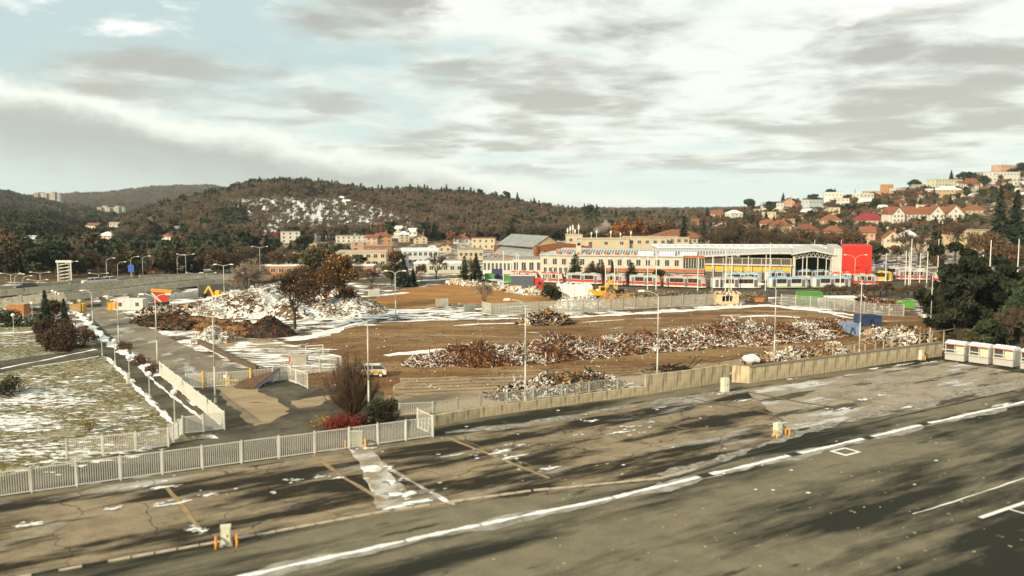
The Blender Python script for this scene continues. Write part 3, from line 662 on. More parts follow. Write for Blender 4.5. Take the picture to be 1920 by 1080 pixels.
for a_, b_, t_, s_, dbl, T_ in [(404, 756, 582, 'rising beyond the white bar fence by the gate', True, True), (296, 694, 552, 'at the top end of the white bar fence', True, False), (223, 645, 556, 'beside the snowy road edge, second nearest', False, False),
        (174, 606, 545, 'at the far end of the footpath hedge', False, False), (742, 600, 508, 'in front of the ochre field', True, False), (421, 566, 492, 'behind the snowy heap', True, True), (1228, 600, 545, 'just behind the yard lamp and lattice fence', False, False)][:6]:
    p = G(a_, b_); arc_lamp(('twin-arm' if dbl else 'single-arm') + ' grey lamp post ' + s_, p, zat(t_, p.y), -1, dbl, 1.4, None, T_=T_)
# globe lamps by the footpath
gp = None; m_globe = M('opal_globe', (.85, .85, .80), .25, spec=.5)
GL = [(328, 792, 735), (281, 752, 690), (243, 716, 663), (216, 680, 646), (192, 668, 620), (168, 625, 607), (142, 620, 588), (134, 616, 584), (106, 575, 561), (61, 598, 572), (112, 578, 567), (100, 572, 558), (26, 624, 587)]
names = ['nearest the front, by the path gate', 'second nearest along the footpath', 'third along the path, beside the small white post', 'fourth along the path, before the side path', 'at the corner where the side path joins', 'beside the dark brown bush', 'at the right edge of the dark conifers', 'tucked against the snow-dusted conifer', 'between the two dark conifers', 'left of the dark shrubs by the brick box', 'just behind the conifer top', 'farthest, half hidden by the conifer', 'alone on the far lawn at left']
for (a_, b_, t_), nm in zip(GL, names):
    p = G(a_, b_); H = max(zat(t_, p.y), 1.0); H = min(H, 3.6)
    if gp is None:
        gp = thing('globe_lamp', '', 'lamp', (0, 0, 0), 0, 'white globe lamps along the footpath')
        MB().tube((0, 0, 0), (0, 0, 3.0), .06, .045).tube((0, 0, 0), (0, 0, .5), .09, .09).build('pole', m_pole, gp)
        MB().tube((0, 0, 3.0), (0, 0, 3.12), .11, .14).build('collar', m_pole, gp)
        MB().sphere((0, 0, 3.36), .30, 16, 10).build('globe', m_globe, gp, smooth=True)
        gp.location = p; gp['label'] = 'thin lamp post with white globe ' + nm; gp.scale = (1, 1, H / 3.36)
    else: copy_tree(gp, p, 0, 'thin lamp post with white globe ' + nm)
# masts
m_mast = M('pale_mast', (.62, .62, .56), .6)
mp_ = None
MN = ['in front of the lorry, left one', 'before the white annex, tallest', 'before the white annex, shorter', 'before the tallest cypress, left', 'right of the lorry', 'among the three small cypresses', 'beside the twin-arm lamp, right', 'left of the isolated cypress', 'tall, before the brick-red band', 'at the joint of stair block and glazed hall', 'before the tall stair windows', 'tall, over the white tram', 'over the all-white tram, thinner', 'over the blue-roofed tram', 'at the left blue tram', 'left pillar mast of the open shed', 'inside the mouth of the open shed', 'in the middle of the open shed', 'tallest right of the red cube', 'before the white wall of the open shed', 'right of the red cube, short', 'left of the tallest at right', 'in the car park, middle', 'left of the huge pine, tall', 'behind the pine crown, left', 'beside the yellow tram', 'rising over the pine crown', 'near the right edge, behind the thicket', 'rising behind the rear hall, left', 'rising behind the rear hall, right end', 'rising behind the red cube', 'over the pine crown, shorter', 'behind the glazed hall roof']
MA = [(944, 545, 470), (972, 545, 476), (968, 530, 474), (1026, 545, 478), (1047, 550, 480), (1135, 555, 487), (1152, 548, 487), (1214, 545, 480), (1230, 549, 470), (1335, 545, 478), (1308, 549, 482), (1360, 552, 470), (1371, 545, 478), (1402, 540, 480), (1435, 545, 478), (1504, 530, 482), (1512, 530, 488), (1548, 535, 485), (1706, 545, 448), (1575, 545, 470), (1660, 530, 475), (1697, 540, 470), (1724, 530, 475), (1737, 540, 462), (1757, 530, 448), (1703, 545, 480), (1853, 560, 450), (1905, 560, 448), (1526, 500, 450), (1576, 500, 450), (1625, 500, 450), (1840, 560, 478), (1443, 530, 455)]
for i, (a_, b_, t_) in enumerate(MA):
    p = G(a_, b_); H = zat(t_, p.y)
    if mp_ is None:
        mp_ = thing('mast', 'plain pale overhead-wire mast standing among the trams of the depot', 'mast', (0, 0, 0), 0, 'overhead-wire masts in the tram depot')
        MB().tube((0, 0, 0), (0, 0, .6), .14, .12, 6).tube((0, 0, .6), (0, 0, 1), .12, .09, 6).build('pole', m_mast, mp_)
        mp_.location = p; mp_.scale = (1, 1, H); mp_['label'] = 'plain pale overhead-wire mast ' + MN[i]
    else: copy_tree(mp_, p, scale=(1, 1, H), label='plain pale overhead-wire mast ' + MN[i])
mp_.children[0].data = MB().tube((0, 0, 0), (0, 0, 1), .13, .09, 6).mesh('pole', m_mast)
for o in C.objects:
    if o.name.startswith('pole') and o.parent and o.parent.name.startswith('mast'): o.data = mp_.children[0].data
DL = [(738, 600), (1150, 487), (1496, 520)]
for a_, b_, t_, s_, arm in [(1157, 555, 484, 'in front of the small cypresses at the depot', 1.6), (1602, 535, 478, 'in front of the red cube', 2.6), (1214, 545, 484, 'before the depot windows', 1.8), (1367, 545, 480, 'by the yellow doors of the hall', 1.8)]:
    p = G(a_, b_); arc_lamp('twin-arm lamp post ' + s_, p, zat(t_, p.y), -1, True, arm, None)
for i, (a_, Yd, t_, dbl) in enumerate([(20, 185, 507, True), (27, 180, 514, False), (42, 185, 517, False), (70, 190, 519, True), (75, 195, 505, True), (130, 195, 490, False), (185, 200, 507, True), (200, 205, 484, False), (221, 210, 491, False), (246, 215, 481, False), (268, 214, 480, False), (333, 220, 478, False), (349, 225, 472, True), (365, 230, 507, True), (390, 235, 507, True), (488, 240, 458, True), (565, 260, 470, True), (610, 262, 469, True)]):
    p = A(a_, 515, Yd); p.z = 0; H = zat(t_, Yd)
    arc_lamp('slender lamp post along the elevated road, ' + ['far left of the picture', 'second from the left edge', 'third from the left edge', 'left of the white sign frame', 'tallest left of the sign frame', 'touching the white sign frame', 'small twin-arm right of the sign frame', 'tall, right of the sign frame', 'left of the orange roofed house', 'before the orange roof, left', 'curved arm over the orange roof', 'right of the orange roof', 'twin-arm, right of the orange roof', 'low twin-arm near the road end', 'low twin-arm at the road end', 'before the dark wood, centre left', 'above the orange brick wall, left', 'above the orange brick wall, right'][i], p, H, 1, dbl, 1.8, 'lamp posts along the elevated road', sc=.8, T_=dbl)

# ------------------------------------------------------------ cabinets, booths and small street things
m_cab = M('cream_cabinet', (.66, .66, .52), .6, .2, 2)
m_orange = M('orange_hoop', (.80, .33, .03), .5, .15, 3)
def cabinet(label, px, py, w, d, h, hoops, rz=.3, two=False):
    p = G(px, py); r_ = thing('utility_cabinet', label, 'cabinet', p, rz)
    MB().box(-w / 2 - .1, w / 2 + .1, -d / 2 - .1, d / 2 + .1, 0, .14).build('plinth', m_conc2, r_)
    MB().box(-w / 2, w / 2, -d / 2, d / 2, .14, h).build('body', m_cab, r_)
    MB().box(-w / 2 - .03, w / 2 + .03, -d / 2 - .03, d / 2 + .03, h, h + .05).build('lid', m_cab, r_)
    for s in ((-1, 1) if w > .8 else (0,)):
        ww = w / 2 if s else w; MB().box(s * w / 4 - ww / 2 + .04, s * w / 4 + ww / 2 - .04, -d / 2 - .02, -d / 2 - .001, .22, h - .06).build('door', m_cab, r_)
    MB().box(w * .1, w * .1 + .05, -d / 2 - .045, -d / 2 - .021, h * .5, h * .62).build('handle', m_iron, r_)
    for hx in hoops:
        f = MB(); pts_ = [(hx, -.4 - d / 2, 0), (hx, -.4 - d / 2, .5)]
        for i in range(7): a = PI * i / 6; pts_.append((hx, -.4 - d / 2 + .22 - .22 * math.cos(a), .5 + .2 * math.sin(a)))
        pts_ += [(hx, .04 - d / 2, 0)]
        for i in range(len(pts_) - 1): f.tube(pts_[i], pts_[i + 1], .065, n=8)
        f.build('guard_hoop', m_orange, r_, smooth=True)
    return r_
cabinet('cream utility cabinet with two orange hoops, blurred, nearest in the car park', 424, 1022, .55, .45, 1.15, (-.55, .62), .3)
cabinet('cream utility cabinet between orange hoops in the middle of the car park', 1458, 818, .62, .5, 1.15, (-.72, .75), .5)
cabinet('wide cream utility cabinet with orange hoops against the front fence', 666, 838, 1.15, .4, 1.3, (-.85, .85), .2)
cabinet('plain white post cabinet below the tall wall', 1359, 736, .72, .6, 1.55, (), .4)
cabinet('small cabinet with orange hoop beside the wall end near the booths', 1727, 675, .55, .4, 1.25, (0,), .5)
cabinet('small white post cabinet beside the footpath on the lawn', 241, 721, .35, .3, 1.25, (), .6)
cabinet('small white post cabinet where the side path joins', 170, 650, .3, .3, 1.3, (), .6)
m_bw = M('booth_grey', (.42, .42, .41), .5, .15, 2); m_bo = M('booth_orange', (.72, .13, .03), .5); m_glass = M('window_glass', (.05, .055, .06), .15, spec=.6)
m_sh = M('shutter_cream', (.58, .56, .40), .6, .1, 2)
B0, B1 = G(1768, 676), G(1903, 692); yaw = math.atan2(B1.y - B0.y, B1.x - B0.x); bt = None
for i, (a_, b_) in enumerate([(1789, 678), (1834, 683), (1880, 688), (1932, 696)]):
    p = G(a_, b_); lab = 'grey ticket booth with orange eaves and snowy roof, ' + ['leftmost beside the wall end', 'second from the left', 'third from the left', 'cut off by the right edge'][i]
    if bt is None:
        bt = thing('ticket_booth', lab, 'booth', p, yaw - .12, 'row of ticket booths by the wall'); w = 1.22; d = .95
        MB().box(-w, w, 0, d * 2, .15, 1.05).build('lower_wall', m_bw, bt)
        for x in (-w, -.06, w - .12): MB().box(x, x + .12, 0.001, .12, 1.05, 2.2).build('corner_post', m_bw, bt)
        MB().box(-w, w, .35, d * 2, 1.05, 2.2).build('rear_wall', m_bw, bt)
        for s in (-1, 1):
            MB().box(s * w / 2 - .58, s * w / 2 + .58, .3, .349, 1.15, 2.1).build('shutter', m_sh if s > 0 else m_glass, bt)
        for s in (-1, 1):
            MB().box(s * w / 2 - .6, s * w / 2 + .6, -.3, .29, 1.05, 1.1).build('counter', m_head, bt); MB().box(s * w / 2 - .6, s * w / 2 + .6, .02, .08, 1.45, 1.53).build('sill_bar', m_head, bt)
        MB().box(-w + .02, w - .02, -.30, -.18, 2.24, 2.36).build('eaves', m_bo, bt)
        MB().prism([(-.179, 2.2), (-.15, 2.36), (.2, 2.58), (d - .2, 2.70), (d * 2 - .1, 2.5), (d * 2 + .1, 2.2)], -w, w, axis='x').build('roof', m_snowclean, bt)
        MB().box(-w + .2, -w + .5, 0.1, d * 2 - .1, 0, .15).box(w - .5, w - .2, .1, d * 2 - .1, 0, .15).build('skid', m_iron, bt)
    else: copy_tree(bt, p, yaw - .12 - .03 * i, lab)
# ramp by the gate
P0 = G(513, 710); rp = thing('wooden_ramp', 'tilted dark wooden ramp on a blue steel frame by the gate', 'ramp', P0 + Vector((0, -1, 0)), -.35)
for k in range(10):
    t0 = k / 10; z0_ = 1.35 * (1 - t0) + .12; z1_ = 1.35 * (1 - t0 - .094) + .12
    f = MB().prism([(-t0 * 5.2, z0_), (-t0 * 5.2 - .49, z1_), (-t0 * 5.2 - .49, z1_ + .05), (-t0 * 5.2, z0_ + .05)], -1.3, 1.3, axis='x'); f.build('plank', M('ramp_board', (.13, .075, .04), .8, .4, 1.5), rp)
f = MB()
for s in (-1.25, 1.2):
    f.prism([(0, 0), (0, 1.45), (-.1, 1.42), (-5, .1), (-5, 0), (-4.2, 0), (-.12, 1.15), (-.12, 0)], s, s + .06, axis='x'); f.tube((s, -1.5, 0), (s, -1.5, .9), .05); f.tube((s, -2.8, 0), (s, -2.8, .6), .05)
f.build('frame', M('blue_grey_steel', (.25, .3, .38), .6), rp)
bx = thing('shed', 'small red-fronted shed behind the gate', 'shed', G(557, 684) , .1)
MB().box(-.9, -.7, -.8, .8, 0, 1.2).build('red_door', M('brick_red', (.40, .09, .04), .8), bx); MB().box(-.698, 1.3, -.8, .8, 0, 1.2).build('wall', m_conc2, bx); MB().box(-1, 1.4, -.9, .9, 1.2, 1.28).build('roof', m_conc2, bx)
gf = thing('goal_frame', 'bare pale metal frame standing behind the gate shed', 'frame', G(574, 677))
f = MB().tube((0, 0, 0), (0, 0, 2.0), .05).tube((2.2, 0.3, 0), (2.2, .3, 2.1), .05).tube((0, 0, 2.0), (2.2, .3, 2.1), .05).tube((0, 0, 1.3), (2.2, .3, 1.4), .03).tube((0, 0, 1.65), (2.2, .3, 1.75), .03); f.build('frame', m_galv, gf)

# ------------------------------------------------------------ heaps
m_attr = M('rubble_mix', (1, 1, 1), .9, .25, 2.0, attr=True)
HS = .74
def heap(label, blobs, n, pal, wts, size=(.45, .14, .05), cat='rubble heap', under=(.07, .045, .028), snowf=.0, kind='stuff', name='debris_heap', surf=None, longf=1.0, sfl=.5):
    B = [(*G(a, b)[:2], r_, h_) for a, b, r_, h_ in blobs]; r = np.random.default_rng(len(label) * 7 + n)
    xs = [b[0] for b in B]; ys = [b[1] for b in B]; rm = max(b[2] for b in B) * 1.3
    def Hf(x, y):
        z = np.zeros_like(x) - .3
        for bx_, by_, br, bh in B:
            dd = np.hypot((x - bx_), (y - by_)) / br; q = bh * (HS if cat == 'rubble heap' else 1.0) * np.clip(1 - dd ** 1.5, -1, 1); z = np.maximum(z, q)
        return z + .25 * np.sin(x * 1.9 + y) * np.sin(y * 1.7 - x * .6) * (z > .2)
    gx = np.arange(min(xs) - rm, max(xs) + rm, .45); gy = np.arange(min(ys) - rm, max(ys) + rm, .45)
    Xg, Yg = np.meshgrid(gx, gy); Zg = Hf(Xg, Yg) + r.normal(size=Xg.shape) * .07
    V = np.stack([Xg, Yg, Zg], -1).reshape(-1, 3); nc_ = len(gx)
    i0 = (np.arange(len(gy) - 1)[:, None] * nc_ + np.arange(nc_ - 1)[None]).ravel(); Fq = np.stack([i0, i0 + 1, i0 + nc_ + 1, i0 + nc_], 1)
    keep = (Zg.ravel()[Fq] > -.1).any(1); Fq = Fq[keep]
    cmap = np.tile(np.array(under), (len(Fq), 1)) * r.uniform(.6, 1.4, (len(Fq), 1))
    if snowf:
        q = (np.sin(V[Fq[:, 0], 0] * .8) + np.sin(V[Fq[:, 0], 1] * .9 + V[Fq[:, 0], 0] * .5) + r.normal(size=len(Fq)) * .8) > (1 - 2 * snowf)
        cmap[q] = (.82, .83, .8)
    allV = [V]; allF = [Fq]; allC = [cmap]
    if n:
        x = np.zeros(0); y = np.zeros(0)
        wt = np.array([b[2] ** 2 for b in B]); ki = r.choice(len(B), n, p=wt / wt.sum()); B_ = np.array(B)
        ang = r.uniform(0, 2 * PI, n); rr = np.sqrt(r.uniform(0, 1.08, n)) * B_[ki, 2]
        x = B_[ki, 0] + rr * np.cos(ang); y = B_[ki, 1] + rr * np.sin(ang); z = np.maximum(Hf(x, y), .0) + r.uniform(0, .15, n)
        L_ = size[0] * r.lognormal(-.1, .7, n) * longf; L_ = np.minimum(L_, size[0] * 3.4)
        W_ = size[1] * r.lognormal(0, .6, n); H_ = size[2] * r.lognormal(0, .3, n); tb = r.uniform(size=n) < .02; L_[tb] = r.uniform(.5, 1.3, tb.sum()); W_[tb] = .05; H_[tb] = .04; z[tb] += .12
        SV, SF = shards(np.stack([x, y, z], 1), L_, W_, H_, r, sfl)
        pi_ = r.choice(len(pal), n, p=np.array(wts) / sum(wts)); pc = np.array(pal)[pi_] * r.uniform(.7, 1.2, (n, 1))
        patch = (np.sin(x * .55 + 1) + np.sin(y * .7 + x * .35)) ; sn = (r.uniform(size=n) < snowf * (1 + .6 * patch)); pc[sn] = np.array((.70, .70, .66)) * r.uniform(.6, 1.15, (sn.sum(), 1))
        pc = np.clip(pc, 0, .88)
        allF.append(SF + len(V)); allV.append(SV); allC.append(np.repeat(pc, 6, 0))
    me_ = npmesh(name, np.concatenate(allV), np.concatenate(allF), m_attr, np.concatenate(allC))
    return tag(link(name, me_), label, cat, None, kind)
BR = (.20, .075, .028); DK = (.03, .022, .015); OC = (.40, .27, .13); GR = (.25, .21, .16); RU = (.14, .05, .02); SN = (.8, .81, .78)
heap('rust-brown splintered timber heap at the left end of the long debris ridge', [(780, 684, 1.8, .8), (812, 682, 2.4, 1.4), (860, 678, 3.6, 2.5), (900, 678, 4.3, 2.8), (945, 676, 4.0, 2.3), (1000, 671, 4.2, 2.3)], 26000, [BR, DK, OC, GR, RU], [5, 3, 1.2, 1, 4], (.17, .04, .03), snowf=.20, longf=1.2, sfl=.5)
heap('reddish peak of splintered debris in the middle of the ridge', [(1045, 661, 4.2, 3.3), (1085, 664, 4.2, 2.4), (1020, 672, 3.8, 1.9), (1120, 662, 4, 2.2)], 17000, [BR, DK, OC, GR, RU], [5, 3, 1.2, 1, 5], (.17, .04, .03), snowf=.20, longf=1.2, sfl=.5)
heap('long snow-flecked debris ridge from the brown peak to the pale blue skip', [(1160, 656, 4.3, 2.6), (1210, 652, 4.6, 2.6), (1265, 648, 4.8, 2.9), (1320, 643, 5, 3.1), (1370, 639, 5.6, 3.7), (1410, 638, 5.2, 3.3), (1460, 633, 5, 2.7), (1510, 629, 4.6, 2.5), (1550, 625, 4.2, 2.3), (1572, 618, 3, 2.2)], 36000, [BR, DK, OC, GR, RU], [4, 4, 2, 2, 3], (.17, .055, .03), snowf=.27, longf=1.15, sfl=.45)
heap('dark snow-speckled rubble heap behind the wall fence', [(950, 744, 2, .8), (985, 738, 2.6, 1.5), (1030, 732, 3, 1.9), (1075, 730, 3, 1.9), (1115, 726, 2.8, 1.7), (1145, 727, 2, .8)], 9000, [DK, GR, OC, BR], [6, 2, 1, 2], (.18, .08, .04), snowf=.24)
heap('small conical rubble heap beside the lattice fence', [(1022, 605, 3.2, 2.2), (1000, 607, 2.6, 1.2), (1045, 606, 2.6, 1.2)], 2500, [DK, GR, OC, BR], [5, 2, 2, 1], (.38, .12, .06), snowf=.22)
heap('pale rubble heap lying along the top of the tall wall', [(1425, 684, 1.9, 1.2), (1455, 680, 2.2, 1.7), (1490, 676, 2.2, 1.8), (1530, 671, 2.4, 2.0), (1560, 666, 2.3, 2.2)], 4500, [DK, GR, OC, BR], [3, 3, 4, 2], (.2, .09, .045), snowf=.24)
heap('rubble heap between the last lamp posts near the pine', [(1665, 643, 2.8, .9), (1690, 637, 3.2, 1.9), (1715, 637, 2.6, 1.6), (1650, 644, 2.2, .7)], 3500, [DK, GR, OC, BR], [3, 3, 4, 2], (.32, .12, .06), snowf=.3)
heap('low strip of rubble beside the pale blue skip', [(1632, 627, 1.8, .6), (1648, 624, 1.6, .5)], 600, [DK, GR, OC, BR], [3, 3, 4, 2], (.32, .12, .06), snowf=.3)
# heaps left
heap('big snow-covered rubble mountain behind the autumn trees', [(445, 585, 8, 5.6), (480, 587, 8.5, 6.2), (505, 588, 6, 5.0), (415, 590, 6, 3.6), (390, 592, 5, 2.4), (540, 592, 7, 4.0), (600, 588, 8, 3.2), (650, 584, 8, 4.2), (665, 588, 6, 3.0), (640, 575, 6, 5)], 3800, [GR, DK, OC, BR], [3, 3, 2, 1], (.24, .08, .05), under=(.20, .13, .075), snowf=.66, sfl=.3)
heap('low scattered snowy rubble left of the mountain', [(350, 590, 5, 1.2), (330, 583, 4, .9), (375, 585, 5, 1.5), (300, 585, 4, .7), (345, 596, 4, .7), (300, 595, 4, .5)], 2200, [GR, DK, OC, BR], [3, 3, 2, 2], (.35, .14, .08), under=(.13, .08, .04), snowf=.3)
m_earth = None
heap('dark brown conical earth heap beside the autumn tree trunk', [(505, 628, 3.8, 3.0), (488, 630, 2.6, 1.6), (525, 628, 2.6, 1.7)], 500, [DK, BR], [3, 1], (.1, .07, .05), under=(.045, .03, .018), cat='earth heap', name='earth_heap')
heap('long orange-brown earth bank left of the dark cone', [(455, 625, 3.8, 1.9), (425, 622, 4, 1.8), (400, 615, 4, 1.6), (375, 607, 4, 1.2), (345, 603, 3.5, .9), (480, 628, 3, 1.3)], 600, [DK, BR], [3, 1], (.12, .08, .05), under=(.19, .10, .04), cat='earth heap', name='earth_heap')
heap('dark earth bank near the road, left of the orange bank', [(280, 603, 3.5, 1.0), (310, 608, 4, 1.1), (340, 615, 3.5, 1.1), (330, 600, 4, .9)], 900, [DK, BR], [3, 1], (.2, .1, .06), under=(.09, .055, .03), cat='earth heap', name='earth_heap')
heap('snow-dusted white gravel cone in front of the earth bank', [(398, 640, 2.6, 2.1), (415, 640, 2.4, 1.6), (380, 642, 1.8, 1.0)], 900, [GR, OC], [3, 1], (.14, .08, .05), under=(.28, .22, .14), snowf=.5, cat='gravel heap', name='gravel_heap')
heap('white snow-capped gravel mounds behind the lattice fence', [(1064, 576, 3.6, 1.9), (1100, 574, 4.2, 2.3), (1080, 575, 3, 1.5)], 600, [GR, OC], [3, 1], (.2, .12, .06), under=(.6, .58, .52), snowf=.8, cat='gravel heap', name='gravel_heap')
heap('orange soil mounds beside the yellow excavator', [(1145, 572, 4, 2.5), (1175, 571, 3.5, 2.2), (1205, 570, 3, 1.6)], 300, [OC], [1], (.2, .12, .06), under=(.34, .17, .06), cat='earth heap', name='earth_heap')
heap('scattered broken stone edging at the far side of the ochre field', [(855, 532, 2.6, .8), (885, 535, 2.6, .9), (915, 539, 2.6, 1.0), (945, 543, 2.6, 1.1), (972, 548, 2.6, 1.5), (1000, 552, 2.8, 1.6)], 900, [OC, SN, GR, (.55, .45, .28)], [3, 2, 1, 3], (.4, .25, .12), under=(.26, .18, .09), snowf=.3)
# concrete slab edge + low wall at left yard
mb = MB(); pts = [G(370, 645), G(400, 660), G(440, 680), G(480, 697)]
wl_ = thing('kerb_wall', 'long dark concrete loading edge beside the site road', 'wall', pts[0])
for i in range(3):
    D = pts[i + 1] - pts[i]; n = 3
    for k in range(n): p_ = pts[i] + D * (k / n) - pts[0]; MB().box(.02, D.length / n - .02, 0, .4, 0, .7).build('wall_panel', M('dark_concrete', (.12, .085, .05), .9, .4, 2), wl_, (p_.x, p_.y, 0), math.atan2(D.y, D.x))

# ------------------------------------------------------------ vegetation prototypes
m_bark = M('bark', (.065, .048, .032), .95, .3, 3)
m_leaf = M('leaf_mix', (1, 1, 1), .85, attr=True)
m_twig = M('twig_mix', (1, 1, 1), .9, attr=True)
def branchy(r, H, spread=.9, depth=5, vase=False, n0=5, up=.15, tr=.018):
    P0, P1, R0, R1, D = [], [], [], [], []
    def rec(p, d, L, rad, k):
        q = p + d * L; P0.append(p); P1.append(q); R0.append(rad); R1.append(rad * .65); D.append(k)
        if k >= depth: return
        nb = r.integers(2, 4) + (1 if k > 2 else 0)
        for _ in range(nb):
            v = d + r.normal(size=3) * spread * .42; v[2] += up; v /= np.linalg.norm(v)
            s = r.uniform(.45, 1.0); rec(p + d * L * s, v, L * r.uniform(.62, .85), rad * .6, k + 1)
    t = np.array([0, 0, 1.0]); hT = H * (.05 if vase else .28)
    P0.append(np.zeros(3)); P1.append(t * hT); R0.append(H * tr * 1.3); R1.append(H * tr); D.append(0)
    for i in range(n0):
        a = 2 * PI * (i + r.uniform(0, .7)) / n0; tilt = r.uniform(.15, .75) * spread
        v = np.array([math.cos(a) * tilt, math.sin(a) * tilt, 1.0]); v /= np.linalg.norm(v)
        rec(t * hT * r.uniform(.7, 1), v, H * (.27 if not vase else .33) * r.uniform(.8, 1.1), H * tr * .6, 1)
    return np.array(P0), np.array(P1), np.array(R0), np.array(R1), np.array(D)
def make_bare(r, H, col, tw=.02, spread=.9, depth=5, vase=False, leaves=0, lcol=None, ls=.2, n0=5, var=.3, tr=.018, lpatch=0):
    P0, P1, R0, R1, D = branchy(r, H, spread, depth, vase, n0, tr=tr)
    lim = D <= 1; V1, F1 = prisms(P0[lim], P1[lim], np.maximum(R0[lim], tw), np.maximum(R1[lim], tw), 5)
    trunk = npmesh('trunk', V1, F1, m_bark, smooth=True)
    cr = ~lim; V2, F2 = prisms(P0[cr], P1[cr], np.maximum(R0[cr], tw), np.maximum(R1[cr], tw * .7), 3)
    nn = len(F2); cc = np.array(col) * r.uniform(1 - var, 1 + var, (nn // 3, 1)); cc = np.repeat(cc, 3, 0)
    Vs, Fs, Cs = [V2], [F2], [cc]
    tips = P1[D >= depth - 1]
    # fine twigs
    k = len(tips) * 3; c0 = tips[r.integers(0, len(tips), k)]; dv = rndvec(r, k); dv[:, 2] = np.abs(dv[:, 2]) * .8
    L_ = H * .06 * r.uniform(.5, 1.5, k); V3, F3 = prisms(c0, c0 + dv * L_[:, None], np.full(k, tw * .7), np.full(k, tw * .3), 3)
    Fs.append(F3 + len(V2)); Vs.append(V3); Cs.append(np.repeat(np.array(col) * r.uniform(.8, 1.5, (k, 1)), 3, 0)); off = len(V2) + len(V3)
    if leaves:
        c0 = tips[r.integers(0, len(tips), leaves)] + r.normal(size=(leaves, 3)) * H * .03
        if lpatch: c0 = c0[(np.sin(c0[:, 0] * 1.3 + 1) + np.sin(c0[:, 2] * 1.1) + r.normal(size=len(c0)) * .6) > lpatch - 1]
        m_ = len(c0); u = rndvec(r, m_) * ls * r.uniform(.6, 1.3, (m_, 1)); w = np.cross(u, rndvec(r, m_)); w /= np.linalg.norm(w, axis=1, keepdims=True); w *= ls * .7
        V4, F4 = cards(c0, u, w); Vs.append(V4); Fs.append(F4 + off); Cs.append(np.array(lcol) * r.uniform(.6, 1.45, (m_, 1)))
    return trunk, npmesh('crown', np.concatenate(Vs), np.concatenate(Fs), m_leaf, np.concatenate(Cs))
def make_spruce(r, H, Rd, col, n=900, ls=.4, top=1.0, zmin=.06, pw=.85):
    t = r.uniform(0, 1, n) ** 1.25; z = H * (zmin + (1 - zmin) * t); tier = np.round(t * 14) / 14
    prof = Rd * np.clip(1 - t, .02, 1) ** pw * (.72 + .28 * np.cos((t * 14 % 1) * PI)); ang = r.uniform(0, 2 * PI, n)
    lob = 1 + .22 * np.sin(ang * 3 + r.uniform(0, 6)) + .15 * np.sin(ang * 5 + t * 20); rr = prof * lob * r.uniform(.3, 1.05, n) ** .6
    Cn = np.stack([rr * np.cos(ang), rr * np.sin(ang), z - rr * .18], 1)
    rad = np.stack([np.cos(ang), np.sin(ang), np.full(n, -.35)], 1) + r.normal(size=(n, 3)) * .25; rad /= np.linalg.norm(rad, axis=1, keepdims=True)
    tan = np.cross(rad, np.array([0, 0, 1.0])) + r.normal(size=(n, 3)) * .3; tan /= np.linalg.norm(tan, axis=1, keepdims=True)
    s = ls * r.uniform(.6, 1.3, (n, 1)) * (.45 + .75 * (1 - t))[:, None]
    V_, F_ = cards(Cn, rad * s, tan * s * .55)
    cc = np.array(col) * r.uniform(.5, 1.6, (n, 1))
    tk = MB().tube((0, 0, 0), (0, 0, H * .97), H * .018, .02, 6).mesh('trunk', m_bark)
    return tk, npmesh('crown', V_, F_, m_leaf, cc)
def make_blob(r, H, Rd, col, n=900, ls=.35, z0=.25, nc_=14, cl=.35, flat=.8, upright=0, trunk=True, var=.5):
    cn = []; 
    for _ in range(nc_):
        v = rndvec(r, 1)[0] * r.uniform(.35, 1.0 if nc_ > 40 else .85); cn.append((v[0] * Rd, v[1] * Rd, H * (z0 + (1 - z0) * (.5 + v[2] * .48))))
    cn = np.array(cn); ki = r.integers(0, nc_, n); rr = Rd * cl * r.uniform(.7, 1.3, nc_)
    dv = rndvec(r, n); Cn = cn[ki] + dv * (rr[ki] * r.uniform(.4, 1.1, n) ** .5)[:, None] * np.array([1, 1, flat])
    u = rndvec(r, n) * ls * r.uniform(.5, 1.3, (n, 1)); w = np.cross(u, rndvec(r, n)); w /= np.linalg.norm(w, axis=1, keepdims=True); w *= ls * .5
    Cn[:, 2] = np.maximum(Cn[:, 2], .05)
    V_, F_ = cards(Cn, u, w); cc = np.array(col) * (r.uniform(1 - var, 1 + var, (nc_, 1)))[ki] * r.uniform(.6, 1.4, (n, 1))
    mb = MB(); mb.tube((0, 0, 0), (0, 0, H * (z0 + .2)), H * .022, H * .014, 6)
    for c in cn[:8]: mb.tube((0, 0, H * z0 * .8), tuple(c), H * .012, .02, 5)
    return mb.mesh('trunk', m_bark), npmesh('crown', V_, F_, m_leaf, cc)
r = np.random.default_rng(3)
GB = (.085, .06, .035); GG = (.018, .028, .012); PROTO = {}
PROTO['bare'] = [make_bare(r, 10, (.075, .055, .036), .045, .95, 5) for _ in range(3)]
PROTO['barepale'] = [make_bare(r, 10, (.22, .17, .12), .04, .9, 5)]
PROTO['autumn'] = [make_bare(r, 10, (.07, .045, .028), .04, .95, 5, leaves=1800, lcol=(.23, .095, .03), ls=.2) for _ in range(2)]
PROTO['brown'] = [make_bare(r, 10, (.07, .045, .028), .05, .95, 5, leaves=900, lcol=(.105, .062, .032), ls=.22) for _ in range(2)]
PROTO['spruce'] = [make_spruce(r, 10, 2.6, (.020, .034, .017), 1100, .55) for _ in range(3)]
PROTO['slim'] = [make_spruce(r, 10, 1.5, (.022, .030, .014), 900, .45, pw=.7) for _ in range(2)]
PROTO['round'] = [make_blob(r, 10, 4.0, (.024, .038, .016), 1400, .45) for _ in range(3)]
PROTO['olive'] = [make_blob(r, 10, 4.2, (.06, .055, .022), 1400, .42) for _ in range(2)]
PROTO['thuja'] = [make_spruce(r, 10, 2.6, (.022, .030, .010), 1500, .42, zmin=.02, pw=.42)]
